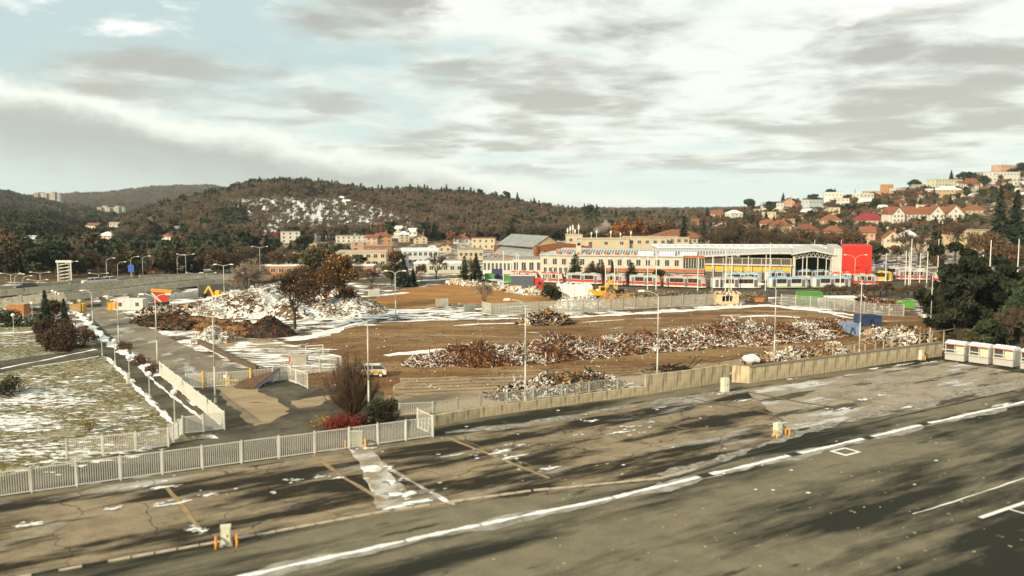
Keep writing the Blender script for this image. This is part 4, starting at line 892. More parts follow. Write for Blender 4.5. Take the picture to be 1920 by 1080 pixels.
KN = {'bare': ('bare_tree', 'bare deciduous tree'), 'barepale': ('bare_tree', 'pale-barked bare tree'), 'autumn': ('autumn_tree', 'rust-leaved deciduous tree'), 'brown': ('autumn_tree', 'brown-leaved deciduous tree'),
      'spruce': ('spruce_tree', 'dark spruce'), 'slim': ('spruce_tree', 'slim dark conifer'), 'round': ('evergreen_tree', 'rounded dark evergreen'), 'olive': ('leafy_tree', 'olive-brown bushy tree'), 'thuja': ('cypress_tree', 'dense columnar cypress')}
def tree(kind, base, H, label=None, group=None, wid=1.0, mesh=None, sink=.3):
    nm, lb = KN.get(kind, (kind, kind)); tk, cr = mesh or random.choice(PROTO[kind]); s = H / 10.0 if mesh is None else H
    t = thing(nm, label or lb, 'tree' if 'shrub' not in nm and 'bush' not in nm else 'shrub', (base[0], base[1], base[2] - sink), random.uniform(0, 6.28), group, (s * wid, s * wid, s))
    link('trunk', tk, t); link('crown', cr, t); return t

# ---- hill forest (one mass) through geometry nodes
def forest(name, label, pts, idx, scl, protos, wids=None, cat='wood'):
    col_ = bpy.data.collections.new(name + '_kinds')
    for i, (tk, cr) in enumerate(protos):
        # joined prototype
        o = bpy.data.objects.new('%02d_kind' % i, cr); col_.objects.link(o)
    me_ = bpy.data.meshes.new(name); me_.vertices.add(len(pts)); me_.vertices.foreach_set('co', np.asarray(pts, np.float32).ravel())
    for nm, dt, val in (('idx', 'INT', idx), ('scl', 'FLOAT', scl), ('rot', 'FLOAT', rng.uniform(0, 6.28, len(pts)))):
        a = me_.attributes.new(nm, dt, 'POINT'); a.data.foreach_set('value', np.asarray(val, np.int32 if dt == 'INT' else np.float32))
    o = link(name, me_); tag(o, label, cat, None, 'stuff')
    g = bpy.data.node_groups.new(name, 'GeometryNodeTree'); g.interface.new_socket('Geometry', in_out='INPUT', socket_type='NodeSocketGeometry'); g.interface.new_socket('Geometry', in_out='OUTPUT', socket_type='NodeSocketGeometry')
    gi = g.nodes.new('NodeGroupInput'); go = g.nodes.new('NodeGroupOutput'); ip = g.nodes.new('GeometryNodeInstanceOnPoints'); ci = g.nodes.new('GeometryNodeCollectionInfo')
    ci.inputs['Collection'].default_value = col_; ci.inputs['Separate Children'].default_value = True; ci.inputs['Reset Children'].default_value = True; ip.inputs['Pick Instance'].default_value = True
    def at(nm, dt):
        n = g.nodes.new('GeometryNodeInputNamedAttribute'); n.data_type = dt; n.inputs[0].default_value = nm; return n.outputs[0]
    g.links.new(gi.outputs[0], ip.inputs['Points']); g.links.new(ci.outputs[0], ip.inputs['Instance']); g.links.new(at('idx', 'INT'), ip.inputs['Instance Index'])
    cx = g.nodes.new('ShaderNodeCombineXYZ'); g.links.new(at('rot', 'FLOAT'), cx.inputs[2]); g.links.new(cx.outputs[0], ip.inputs['Rotation'])
    g.links.new(at('scl', 'FLOAT'), ip.inputs['Scale']); g.links.new(ip.outputs[0], go.inputs[0])
    o.modifiers.new('scatter', 'NODES').node_group = g; return o
r = np.random.default_rng(11)
FP = [make_bare(r, 10, c, .10, 1.0, 4, n0=6) for c in ((.095, .074, .050), (.135, .105, .072), (.07, .055, .038))]
FP += [make_bare(r, 10, (.09, .06, .04), .09, 1.0, 4, n0=6, leaves=250, lcol=(.16, .085, .038), ls=.35)]
FP += [make_spruce(r, 10, 2.6, (.026, .038, .022), 260, .95), make_blob(r, 10, 4, (.032, .042, .020), 300, .8)]
# joined trunk+crown for the forest kinds
def joined(pr):
    a_, b_ = pr; import bmesh
    bm = bmesh.new(); bm.from_mesh(b_); 
    n0_ = len(bm.faces); bm.from_mesh(a_); bm.faces.ensure_lookup_table()
    for f_ in bm.faces[n0_:]: f_.material_index = 1
    me_ = bpy.data.meshes.new('tree_kind'); bm.to_mesh(me_); bm.free(); me_.materials.append(m_leaf); me_.materials.append(m_bark); return me_
FPJ = [(None, joined(p)) for p in FP]
WH = (.56, .55, .49); CR = (.52, .45, .31); YE = (.47, .36, .20); OR = (.48, .23, .09); PK = (.48, .31, .22); RO = (.25, .10, .05); RB = (.20, .075, .04); RD = (.28, .035, .045); GY = (.30, .29, .26); BW = (.24, .12, .06); GN = (.50, .52, .36)
HL = [
 ('orange-tiled cream villa left of the red roof', 1540, 1580, 402, 426, YE, RO, 'hip', .45, 2, 0),
 ('house with the bright crimson roof on the lower hillside', 1603, 1667, 400, 422, CR, RD, 'hip', .62, 1, 0),
 ('dark brown roofed house just above the crimson roof', 1616, 1648, 392, 405, BW, (.10, .05, .03), 'gable', .6, 1, 0),
 ('orange-roofed villa right of the twin-gabled mansion', 1810, 1852, 384, 410, YE, RO, 'hip', .4, 2, 0),
 ('cream gabled house below the mansion, left', 1655, 1690, 432, 472, CR, RO, 'front', .35, 2, 0),
 ('cream villa with snowy roof among bare trees', 1690, 1728, 432, 468, CR, GY, 'hip', .35, 2, 1),
 ('pale house half hidden behind the tall spruces', 1730, 1768, 436, 470, CR, RB, 'front', .35, 2, 0),
 ('large villa with steep brown hipped roof', 1776, 1820, 415, 468, YE, RB, 'hip', .45, 2, 0),
 ('long ochre block behind the big pine', 1815, 1880, 432, 472, YE, GY, 'flat', 0, 3, 0),
 ('stepped white cube villa in the middle of the hillside', 1543, 1581, 361, 384, WH, GY, 'flat', 0, 2, 0),
 ('lower white cube villa right of the stepped one', 1567, 1594, 372, 387, WH, GY, 'flat', 0, 2, 0),
 ('bright white flat-roofed villa with wide windows', 1608, 1642, 363, 380, WH, WH, 'flat', 0, 2, 1),
 ('house with pale blue gable and yellow side', 1512, 1547, 375, 395, (.42, .48, .50), YE, 'flat', 0, 2, 0),
 ('pale flat terrace house with many small windows', 1430, 1472, 381, 400, WH, GY, 'flat', 0, 2, 0),
 ('peach gabled house beside the pale terrace', 1467, 1491, 371, 393, PK, RO, 'front', .35, 2, 0),
 ('small cream flat house below the pale terrace', 1428, 1456, 398, 414, CR, GY, 'flat', 0, 2, 0),
 ('grey-white house with snowy roof at the left of the hillside', 1366, 1396, 394, 414, WH, GY, 'hip', .3, 2, 1),
 ('small red-roofed house at the left foot of the hillside', 1331, 1357, 394, 409, CR, RO, 'gable', .5, 1, 0),
 ('narrow orange block high on the hillside', 1655, 1676, 345, 367, OR, GY, 'flat', 0, 3, 0),
 ('brown terrace left of the narrow orange block', 1620, 1655, 350, 363, PK, GY, 'flat', 0, 2, 0),
 ('low red-trimmed house near the bare poplar', 1583, 1604, 354, 365, WH, RO, 'gable', .4, 1, 0),
 ('small white cube right of the narrow orange block', 1676, 1700, 346, 358, WH, GY, 'flat', 0, 2, 0),
 ('long low grey terrace on the upper slope', 1708, 1745, 341, 354, GY, GY, 'flat', 0, 2, 0),
 ('pale green apartment block on the upper slope', 1746, 1812, 337, 356, GN, GY, 'flat', 0, 3, 0),
 ('cream villa with snowy hipped roof below the green block', 1754, 1808, 349, 369, YE, GY, 'hip', .35, 2, 1),
 ('red-roofed white house right of the green block', 1814, 1838, 335, 358, WH, RO, 'gable', .45, 2, 0),
 ('white terrace with dark loggias near the right edge', 1855, 1918, 323, 342, WH, GY, 'flat', 0, 2, 0),
 ('white house with large windows at the right edge', 1898, 1930, 340, 356, WH, GY, 'flat', 0, 2, 0),
 ('pinkish terrace at the top right corner of the hill', 1868, 1930, 306, 320, PK, GY, 'flat', 0, 2, 0),
 ('grey terrace stepping down below the top right corner', 1835, 1880, 319, 330, GY, WH, 'flat', 0, 2, 0),
 ('cream house with snowy roof under the white terrace', 1838, 1862, 342, 354, CR, GY, 'hip', .3, 1, 1),
 ('orange-roofed low house behind the bare maples', 1415, 1462, 411, 428, PK, RO, 'hip', .5, 1, 0),
 ('yellow three-storey house behind the bare maples', 1446, 1486, 412, 460, YE, RO, 'hip', .25, 3, 0),
 ('mustard house between brown trees, left of centre hillside', 1492, 1540, 420, 462, YE, RB, 'hip', .3, 2, 0),
 ('ochre house below the orange-tiled villa', 1542, 1584, 424, 462, YE, RO, 'hip', .28, 2, 0),
 ('brick-coloured narrow house by the dark evergreen', 1612, 1642, 425, 462, PK, RO, 'gable', .3, 2, 0),
 ('white gabled house behind the brown hedge trees', 1340, 1372, 418, 440, WH, GY, 'front', .3, 2, 1),
 ('small pinkish house with tall chimney near the office', 1293, 1310, 410, 430, PK, RO, 'gable', .3, 2, 0),
 ('white modern apartment house under the snowy slope', 527, 562, 435, 456, WH, GY, 'flat', 0, 3, 0),
 ('red-roofed low house left of the modern apartments', 496, 520, 436, 448, CR, RD, 'gable', .5, 1, 0),
 ('long white row house with dark windows', 630, 688, 443, 456, WH, GY, 'flat', 0, 2, 0),
 ('orange apartment house with stepped front', 700, 735, 436, 462, OR, RO, 'hip', .25, 3, 0),
 ('peach apartment house left of the orange one', 686, 708, 440, 466, PK, RO, 'gable', .2, 3, 0),
 ('pink terraced house with white balconies', 660, 692, 454, 472, PK, WH, 'flat', 0, 2, 0),
 ('yellow gabled house with red roof on the slope', 776, 801, 439, 457, CR, RO, 'front', .4, 2, 0),
 ('tall cream house among bare trees', 749, 768, 434, 454, CR, GY, 'hip', .3, 3, 1),
 ('small cream house with snowy roof above the slope road', 738, 752, 424, 438, CR, GY, 'gable', .4, 2, 1),
 ('grey snow-roofed house between the cream houses', 765, 782, 428, 442, WH, GY, 'gable', .4, 1, 1),
 ('long yellow block with orange band behind the depot', 884, 928, 447, 468, CR, RO, 'flat', 0, 2, 0),
 ('house with red hipped roof beside the rust tree', 855, 882, 440, 458, WH, RO, 'hip', .45, 1, 0),
 ('pair of small gables by the bare tree', 822, 846, 455, 474, CR, RO, 'front', .4, 1, 0),
 ('snow-roofed cottage left of the small gables', 798, 822, 460, 474, CR, GY, 'front', .5, 1, 1),
 ('yellow gabled house in front of the dark belt', 575, 594, 450, 468, YE, GY, 'front', .4, 1, 0),
 ('cream house with red roof next to the gabled hall', 932, 970, 448, 466, CR, RO, 'hip', .4, 2, 0),
 ('white house with red roof above the dark spruces', 250, 266, 430, 442, WH, RO, 'gable', .5, 1, 0),
 ('white house with orange roof right of the tall spruce', 302, 321, 437, 452, WH, RO, 'hip', .4, 2, 0),
 ('small snow-roofed cottage on the hill foot', 326, 342, 424, 434, WH, GY, 'gable', .5, 1, 1),
 ('cream house with snowy roof in the valley', 184, 210, 435, 452, CR, GY, 'hip', .4, 2, 1),
 ('white flat house higher in the valley', 206, 230, 417, 431, WH, GY, 'flat', 0, 2, 0),
 ('row of small white houses in the valley', 160, 184, 418, 430, WH, RO, 'gable', .4, 1, 0),
 ('cream cottage among dark trees at the left', 44, 76, 442, 456, CR, GY, 'gable', .4, 1, 1),
 ('tiny white cottage on the upper hill meadow', 274, 290, 407, 415, WH, GY, 'flat', 0, 1, 0),
]

def clear(P, idx, scl):
    """no forest tree may stand in front of a house that the photograph shows"""
    px_ = P[:, 0] / P[:, 1] * F + 960; top_ = 390 - (P[:, 2] + 10 * scl - CH) / P[:, 1] * F; bot_ = 390 - (P[:, 2] - CH) / P[:, 1] * F
    keep = np.ones(len(P), bool); hw = 3.5 * scl * F / P[:, 1]
    for L_ in HL:
        x0, x1, yt, yb = L_[1:5]; Yh = hit((x0 + x1) / 2, yb).y
        keep &= ~((px_ + hw * .5 > x0) & (px_ - hw * .5 < x1) & (P[:, 1] < Yh + 9) & (top_ < yb - (yb - yt) * .5) & (bot_ > yt - 2))
    return P[keep], idx[keep], scl[keep]
def scatter(n, pxr, Yr, dens, r, zjit=0):
    px_ = r.uniform(*pxr, n); Yq = r.uniform(Yr[0] ** 1.0, Yr[1], n); Xq = (px_ - 960) / F * Yq; Zq = terrain(Xq, Yq); pyq = 390 - (Zq - CH) / Yq * F
    k = r.uniform(size=n) < dens(px_, pyq, Yq); return np.stack([Xq, Yq, Zq - .4], 1)[k], px_[k], pyq[k]
def dens_main(px_, py_, Y_):
    sl = soft(px_, 420, 790, 50) * soft(py_, 370 + np.clip((px_ - 650) * .3, 0, 60), 446, 12)
    tr_ = soft(px_, 850, 1150, 60) * .25
    return 1 - .48 * sl - tr_
def lay_on(px_, L): return np.interp(px_, L[0], L[1])
r = np.random.default_rng(5)
P, a1, b1 = scatter(15000, (215, 1330), (470, 935), lambda x, y, Y_: dens_main(x, y, Y_) * (y < 452) * (lay_on(x, LAY[0]) < 418), r)
idx = r.choice(6, len(P), p=[.34, .33, .19, .04, .05, .05]); slp = soft(a1, 420, 790, 50) * soft(b1, 372 + np.clip((a1 - 650) * .3, 0, 60), 446, 12); idx = np.where((slp > .4) & (idx > 3), 0, idx)
forest('hill_wood', 'leafless brown wood covering the central hill above the snowy slope', *clear(P, idx, r.uniform(.6, 1.25, len(P)) * (1 - .42 * slp)), FPJ)
tx_ = np.random.default_rng(31); pxq = tx_.uniform(330, 1180, 170); Yq_ = tx_.uniform(800, 905, 170); Xq_ = (pxq - 960) / F * Yq_
forest('ridge_conifers', 'scattered dark conifers rising over the wooded central ridge', np.stack([Xq_, Yq_, terrain(Xq_, Yq_) - .4], 1), np.full(170, 4), tx_.uniform(.8, 1.45, 170), FPJ)
P, a1, b1 = scatter(4200, (-120, 460), (320, 640), lambda x, y, Y_: (y < 450) * 1.0, r)
idx = r.choice(6, len(P), p=[.10, .08, .08, .04, .3, .40]); forest('valley_wood', 'dark mixed wood on the low hill at the left edge', *clear(P, idx, r.uniform(.6, 1.0, len(P))), FPJ)
P, a1, b1 = scatter(11000, (-150, 640), (900, 2300), lambda x, y, Y_: (y < 425) * 1.0, r)
idx = r.choice(6, len(P), p=[.22, .22, .14, .05, .2, .17]); forest('ridge_wood', 'hazy wood on the second ridge at the left', P, idx, r.uniform(1.1, 1.6, len(P)), FPJ)
P, a1, b1 = scatter(16000, (-100, 1500), (2300, 3650), lambda x, y, Y_: np.where(x < 520, 1.0, .5) * (y < 412), r)
idx = r.choice(6, len(P), p=[.3, .3, .2, .1, .05, .05]); forest('distant_wood', 'far bluish wood on the most distant ridge', P, idx, r.uniform(1.6, 2.4, len(P)), FPJ)
P, a1, b1 = scatter(5200, (1150, 2150), (410, 840), lambda x, y, Y_: np.full_like(x, .72), r)
idx = r.choice(6, len(P), p=[.20, .10, .16, .32, .10, .12]); forest('hillside_wood', 'bare brown garden trees between the villas of the right hillside', *clear(P, idx, r.uniform(.4, .85, len(P))), FPJ)
P, a1, b1 = scatter(900, (-150, 700), (255, 420), lambda x, y, Y_: np.where(x < 480, 1.0, .55), r)
idx = np.where(a1 < 430, r.choice(6, len(P), p=[.12, .10, .10, .08, .2, .4]), r.choice(6, len(P), p=[.22, .2, .2, .13, .08, .17])); forest('belt_wood', 'dense brown and dark green tree belt behind the elevated road', *clear(P, idx, np.where(a1 < 480, r.uniform(.6, 1.0, len(P)), r.uniform(.35, .65, len(P)))), FPJ)

# ------------------------------------------------------------ houses
def wallmat(c): return M('render_%02d_%02d_%02d' % tuple(int(x * 99) for x in c), c, .9, .15, .4)
def roofmat(c): return M('roof_%02d_%02d_%02d' % tuple(int(x * 99) for x in c), c, .85, .35, .8)
m_frame = M('window_frame', (.62, .62, .58), .6)
UW = MB().box(-.5, .5, -.06, 0, -.5, .5, 1).box(-.44, .44, -.075, -.0601, -.44, -.03, 0).box(-.44, .44, -.075, -.0601, .03, .44, 0).mesh('window', [m_glass, m_frame])
UW2 = MB().box(-.5, .5, -.05, 0, -.5, .5, 1).box(-.45, -.03, -.065, -.0501, -.45, .45, 0).box(.03, .45, -.065, -.0501, -.45, .45, 0).mesh('window', [m_glass, m_frame])
def window(parent, x, y, z, w, h, rz=0, me_=None): return link('window', me_ or UW2, parent, (x, y, z), rz, (w, 1.2, h))
def roof_mesh(w, d, h, H, kind, mats, ov=.5):
    mb = MB(); a, b = w / 2 + ov, ov
    if kind == 'flat':
        mb.box(-w / 2 - .15, w / 2 + .15, -.15, d + .15, h, h + .25)
    elif kind == 'hip':
        rdg = max(w / 2 - d / 2, w * .12); z = h
        A_ = [(-a, -b, z), (a, -b, z), (a, d + b, z), (-a, d + b, z)]; r0, r1 = (-rdg, d / 2, h + H), (rdg, d / 2, h + H)
        mb.face([A_[0], A_[1], r1, r0]); mb.face([A_[1], A_[2], r1]); mb.face([A_[2], A_[3], r0, r1]); mb.face([A_[3], A_[0], r0]); mb.face(A_[::-1]); 
    elif kind == 'gable':   # ridge parallel to the front
        mb.prism([(-b, h), (d / 2, h + H), (d + b, h), (d + b, h - .2), (-b, h - .2)], -a, a, axis='x')
    elif kind == 'front':   # gable facing the viewer
        mb.prism([(-a, h - .1), (0, h + H), (a, h - .1), (w / 2 - .1, h - .1), (0, h + H - .45), (-w / 2 + .1, h - .1)], -b, d + b)
    return mb.mesh('roof', mats)
def building(label, loc, rz, w, d, h, wall, roof, kind='flat', H=2.5, floors=2, ncol=4, ww=1.0, wh=1.3, side=2, group=None, name='house', cat='house', chim=True, skip=(), wm=None, snowroof=False, below=3.0):
    t = thing(name, label, cat, loc, rz, group); W_ = MB().box(-w / 2, w / 2, 0, d, -below, h)
    if kind == 'front': W_.prism([(-w / 2, h), (w / 2, h), (0, h + H - .4)], 0, d)
    if kind == 'gable':
        for s in (-1, 1): W_.prism([(0.001, h), (d - .001, h), (d / 2, h + H - .1)], s * w / 2 - (.2 if s > 0 else 0), s * w / 2 + (.2 if s < 0 else 0), axis='x')
    W_.build('wall', wallmat(wall), t)
    ro = link('roof', roof_mesh(w, d, h, H, kind, m_snow if snowroof else roofmat(roof)), t)
    if chim and kind != 'flat': MB().box(w * .18, w * .18 + .7, d * .55, d * .55 + .7, h + H * .4, h + H + .8).build('chimney', wallmat((.3, .16, .1)), ro)
    fh = h / floors
    for f_ in range(floors):
        zc = fh * (f_ + .55)
        for k in range(ncol):
            if (f_, k) in skip: continue
            window(t, -w / 2 + w * (k + .5) / ncol, 0, zc, min(ww, w / ncol * .6), min(wh, fh * .6))
        for k in range(side): window(t, -w / 2, d * (k + .5) / side, zc, min(ww, d / side * .6), min(wh, fh * .6), -PI / 2)
    if kind == 'front': window(t, 0, 0, h + H * .3, ww, wh * .8)
    return t
def hs(label, x0, x1, ytop, ybase, wall, roof, kind='flat', rf=.35, floors=2, nc_=None, depth=None, yaw=None, snow=False, name='house', Yf=None, side=2, **kw):
    pxc = (x0 + x1) / 2
    if Yf: b = A(pxc, ybase, Yf)
    else: b = hit(pxc, ybase)
    s_ = b.y / F; w = (x1 - x0) * s_ * (.86 if x0 > 1300 else 1); tot = (ybase - ytop) * s_; H = 0 if kind == 'flat' else tot * rf; h = tot - H
    d = depth or max(6, min(w * .8, 12)); yaw = math.atan2(-b.x, b.y) * .0 + (random.uniform(-.3, .3) if yaw is None else yaw)
    nc_ = nc_ or max(2, int(w / 2.8))
    return building(label, b, yaw, w, d, h, wall, roof, kind, H, floors, nc_, group=None, snowroof=snow, name=name, side=side, **kw)
for L_, x0, x1, yt, yb, wc, rc, kd, rf, fl, sn in HL:
    hs(L_, x0, x1, yt, yb, wc, rc, kd, rf, fl, snow=bool(sn))
# more small villas packed up the right hillside
rx_ = np.random.default_rng(91); n_ = 0; used_ = [((h[1] + h[2]) / 2, (h[3] + h[4]) / 2) for h in HL]; seen_ = set()
CN = [('white', WH), ('cream', CR), ('pale yellow', YE), ('pinkish', PK)]; RN = [('red-tiled', RO, 'hip'), ('grey flat', GY, 'flat'), ('brown gabled', RB, 'gable'), ('snow-dusted', GY, 'gable')]
import re
for i in range(900):
    if n_ >= 46: break
    px_ = rx_.uniform(1345, 1915); top_ = np.interp(px_, LAY[1][0], LAY[1][1]); py_ = top_ + 8 + rx_.uniform(0, 1) ** 1.3 * 62
    if py_ > 438 or any(abs(px_ - a) < 19 and abs(py_ - b) < 11 for a, b in used_): continue
    (cn, cw), (rn, rc2, kd) = CN[rx_.integers(4)], RN[rx_.integers(4)]; hn = sorted(HL, key=lambda h: abs((h[1] + h[2]) / 2 - px_) + 1.6 * abs((h[3] + h[4]) / 2 - py_))[0]
    core = re.split(r' (?:behind|below|left of|right of|near|above|under|beside|between|in the|at the|on the|just|high|among|next|half|with)', hn[0])[0]; core = hn[0] if len(core.split()) < 3 else core
    lab = 'small ' + cn + ' ' + rn + ' house ' + ('left of' if px_ < (hn[1] + hn[2]) / 2 else 'right of') + ' the ' + ' '.join(core.split()[:8])
    if lab in seen_: continue
    seen_.add(lab); used_.append((px_, py_)); n_ += 1; wp_ = rx_.uniform(13, 23)
    hs(lab, px_ - wp_ / 2, px_ + wp_ / 2, py_ - rx_.uniform(8, 12), py_ + 3, cw, rc2, kd, .4, 2, snow=rn == 'snow-dusted')
# gardens' tiny cottages on the central hill
cot = None
for k, (a_, b_) in enumerate([(735, 372), (742, 378), (752, 366), (760, 385), (808, 362), (815, 371), (826, 380), (838, 366), (850, 378), (862, 370), (872, 384), (884, 378), (896, 376), (905, 388), (918, 381), (930, 392), (945, 396), (960, 390), (975, 402), (990, 398), (1010, 404), (1030, 402), (1048, 408), (1066, 412), (1085, 410), (1100, 415), (640, 376), (648, 385)]):
    b = hit(a_, b_)
    if cot is None:
        cot = building('tiny snow-roofed garden hut among the bare trees of the central hill', b, .2, 5, 4, 2.6, WH, GY, 'gable', 1.6, 1, 2, group='garden huts on the central hill', name='garden_hut', cat='hut', snowroof=True, side=1, chim=False)
    else: copy_tree(cot, b, random.uniform(-.4, .4), scale=random.uniform(.8, 1.3), label='tiny snow-roofed garden hut on the central hill, ' + ('right of the snowy slope' if a_ < 770 and a_ > 700 else 'on the snowy slope' if a_ < 700 else 'left part of the long ridge' if a_ < 860 else 'middle of the long ridge' if a_ < 965 else 'lower right end of the ridge'))
# twin-gabled mansion
b = hit(1738, 426); s_ = b.y / F; w = 137 * s_; mn = thing('mansion', 'wide white mansion with two gabled wings and orange roofs', 'mansion', b, -.05)
h = 24 * s_
MB().box(-w * .5, w * .5, 2, 14, -4, h).build('wall', wallmat(WH), mn)
ro = MB().prism([(1.5, h), (8, h + 4.5), (14.6, h), (14.6, h - .2), (1.5, h - .2)], -w * .51, w * .51, axis='x').build('roof', roofmat(RO), mn)
MB().box(-4, -3, 7, 8, h + 3, h + 6).build('chimney', wallmat(WH), ro)
for x, ww_, hh in ((-w * .40, w * .17, 4.6), (w * .12, w * .2, 5.5), (w * .36, w * .24, 5.8)):
    MB().box(x - ww_ / 2, x + ww_ / 2, -1.5, 2.0, -4, h).prism([(x - ww_ / 2, h), (x + ww_ / 2, h), (x, h + hh - .4)], -1.5, 3).build('gable_wing', wallmat(WH), mn)
    MB().prism([(x - ww_ / 2 - .6, h - .3), (x, h + hh), (x + ww_ / 2 + .6, h - .3), (x + ww_ / 2 + .3, h - .45), (x, h + hh - .45), (x - ww_ / 2 - .3, h - .45)], -2.1, 8).build('gable_roof', roofmat(RO), mn)
    for f_ in range(3):
        for k in (-1, 0, 1):
            window(mn, x + k * ww_ * .28, -1.5, h * (f_ + .5) / 3, 1.1, 1.5)
    window(mn, x, -1.5, h + hh * .3, 1.1, 1.3)
for f_ in range(3):
    for k in range(6): window(mn, -w * .28 + k * w * .055, 2, h * (f_ + .5) / 3, 1.1, 1.5)

# far blocks
def panelblock(label, x0, x1, yt, yb, Yf, fl, nc_, wall=WH):
    b = A((x0 + x1) / 2, yb, Yf); b2 = T(b.x, b.y); s_ = Yf / F; w = (x1 - x0) * s_; h = (yb - yt) * s_; n = 6
    t = thing('tower_block', label, 'apartment block', (b.x, b.y, b.z), .2)
    for k in range(n):
        x_ = -w / 2 + w * k / n; hh = h * (1 + .12 * math.sin(k * 1.9)); MB().box(x_ + .4, x_ + w / n - .4, (k % 2) * 3, 16, -30, hh).build('block_section', wallmat(wall if k % 3 else CR), t)
        for f_ in range(fl): window(t, x_ + w / n / 2, (k % 2) * 3, hh * (f_ + .5) / fl, w / n * .7, hh / fl * .45)
panelblock('distant pale slab block on the left skyline ridge', 66, 109, 361, 373, 1650, 5, 6)
panelblock('stepped white and orange block below the far ridge', 184, 230, 388, 404, 1250, 5, 6)

# middle-ground buildings left of the depot
def blockb(label, x0, x1, yt, yb, Yf, wall, roof=GY, floors=2, nc_=4, d=12, yaw=0, name='building', cat='building', kind='flat', H=0, ww=1.4, wh=1.3, snow=False, side=2, below=1.0):
    b = A((x0 + x1) / 2, yb, Yf); b.z = max(b.z, 0.0); s_ = Yf / F; w = (x1 - x0) * s_; h = zat(yt, Yf) - H - b.z
    return building(label, b, yaw, w, d, h, wall, roof, kind, H, floors, nc_, ww, wh, side, None, name, cat, False, snowroof=snow, below=below)
blockb('cream two-storey building with brown lower storey behind the autumn trees', 631, 724, 474, 512, 290, CR, CR, 2, 7, 16, .1)
blockb('red-brick upper block on the cream building', 683, 735, 462, 478, 320, (.33, .12, .05), GY, 1, 3, 12, .1)
blockb('long low orange brick wall building with snowy roof edge', 490, 700, 499, 516, 252, (.40, .17, .07), GY, 1, 14, 6, .02, snow=True)
blockb('white and pale blue hall behind the cone-shaped spruces', 755, 822, 470, 512, 300, (.52, .56, .58), GY, 2, 7, 18, .15, snow=True)
blockb('low white shed left of the hall', 734, 760, 480, 512, 285, WH, GY, 2, 3, 10, 0)
blockb('cream flat building with a wide window band', 860, 906, 468, 488, 330, CR, GY, 1, 5, 12, .1, ww=3)
blockb('low grey-green garage behind the slim cypress', 776, 868, 494, 524, 262, (.45, .46, .38), GY, 1, 7, 10, .0, ww=2.2, snow=True)
blockb('white low building with many brown windows at the depot edge', 905, 965, 488, 521, 258, WH, GY, 1, 8, 10, -.1, ww=1.2, wh=2.4)
blockb('white annex with shed roof between low building and depot', 960, 1018, 486, 523, 256, WH, GY, 1, 4, 12, -.05, ww=2.0, wh=2.6)
blockb('orange tiled house behind the elevated road', 232, 294, 500, 519, 262, PK, RO, 1, 5, 10, 0, name='house', cat='house', kind='hip', H=3.2)
blockb('long white low building behind the road lamps', 156, 233, 473, 486, 330, WH, GY, 1, 8, 8, 0, snow=True)
# old depot hall
m_brick = M('old_brick', (.36, .14, .06), .9, .4, 1.2, .2); m_tin = M('grey_sheet_roof', (.36, .38, .38), .55, .25, .5, metal=.3)
Pc = A(1003, 516, 285); Pc.z = 0; Pl = A(926, 512, 312); Pl.z = 0; Pr = A(1108, 514, 296); Pr.z = 0
oh = thing('old_tram_hall', 'old brick tram hall with grey gabled sheet roofs', 'hall', Pc, math.atan2(Pr.y - Pc.y, Pr.x - Pc.x))
ea = (Pr - Pc).length; yl = math.atan2((Pl - Pc).y, (Pl - Pc).x) - oh.rotation_euler.z; sl = (Pl - Pc).length
hb = zat(466, 285)
prof = [(0, 0), (ea, 0), (ea, hb - 1)] + [(ea * (1 - t), hb - 1 + 2.6 * math.sin(PI * (.15 + .85 * t) * .8)) for t in np.linspace(0.05, .95, 12)] + [(0, hb - .3)]
MB().prism(prof, 0, .6).build('gable_wall', m_brick, oh)
for x in (0, ea - .9): MB().box(x, x + 1.0, -.35, .9, 0, hb + .8).build('brick_turret', m_brick, oh)
# side wall box along left direction
L_ = Vector((math.cos(yl), math.sin(yl), 0)) * sl; q = MB()
def sk(x, y, z): return (x * 1.0 + L_.x * y, L_.y * y, z)   # skewed frame: x along the gable wall, y 0..1 along the side
hs_ = zat(487, 285)
q.face([sk(0, 0, 0), sk(0, 1, 0), sk(0, 1, hs_ + .7), sk(0, 0, hs_ + .7)]); q.face([sk(0, 1, 0), sk(ea, 1, 0), sk(ea, 1, hb), sk(0, 1, hb)]); q.build('side_wall', m_brick, oh)
q = MB(); e = .3
q.face([(sk(0, -.02, 0)[0] - .4, sk(0, -.02, 0)[1] - .3, hs_ + .5), (sk(0, 1.02, 0)[0] - .4, sk(0, 1.02, 0)[1] - .3, hs_ + .5), sk(ea * .14, 1.02, hb - .4), sk(ea * .14, .02, hb - .4)])
for k in range(14):
    t = k / 13; a_ = Vector(sk(-.2, t, hs_ + .62)); b_ = Vector(sk(ea * .14, t, hb - .33)); q.tube(a_, b_, .06, n=4)
q.build('lower_roof', m_tin, oh)
q = MB(); q.face([sk(ea * .14, .02, hb - .39), sk(ea * .14, 1.02, hb - .39), sk(ea * .3, 1.0, hb + .5), sk(ea * .3, .02, hb + .5)]); q.face([sk(ea * .3, .02, hb + .5), sk(ea * .3, 1.0, hb + .5), sk(ea, 1, hb - .6), sk(ea, .02, hb - .6)]); q.build('snow_strip_roof', m_snow, oh)
hr = zat(441, 300)
q = MB(); xl, xr = ea * .05, ea * .62
q.face([sk(xl, .12, hb + .2), sk(xl, 1.0, hb + .2), sk((xl + xr) / 2, 1.0, hr), sk((xl + xr) / 2, .12, hr)]); q.face([sk((xl + xr) / 2, .12, hr), sk((xl + xr) / 2, 1.0, hr), sk(xr, 1, hb + .2), sk(xr, .12, hb + .2)])
for k in range(22):
    t = .12 + .88 * k / 21; q.tube(sk(xl, t, hb + .28), sk((xl + xr) / 2, t, hr + .06), .06, n=4)
q.build('upper_roof', m_tin, oh)
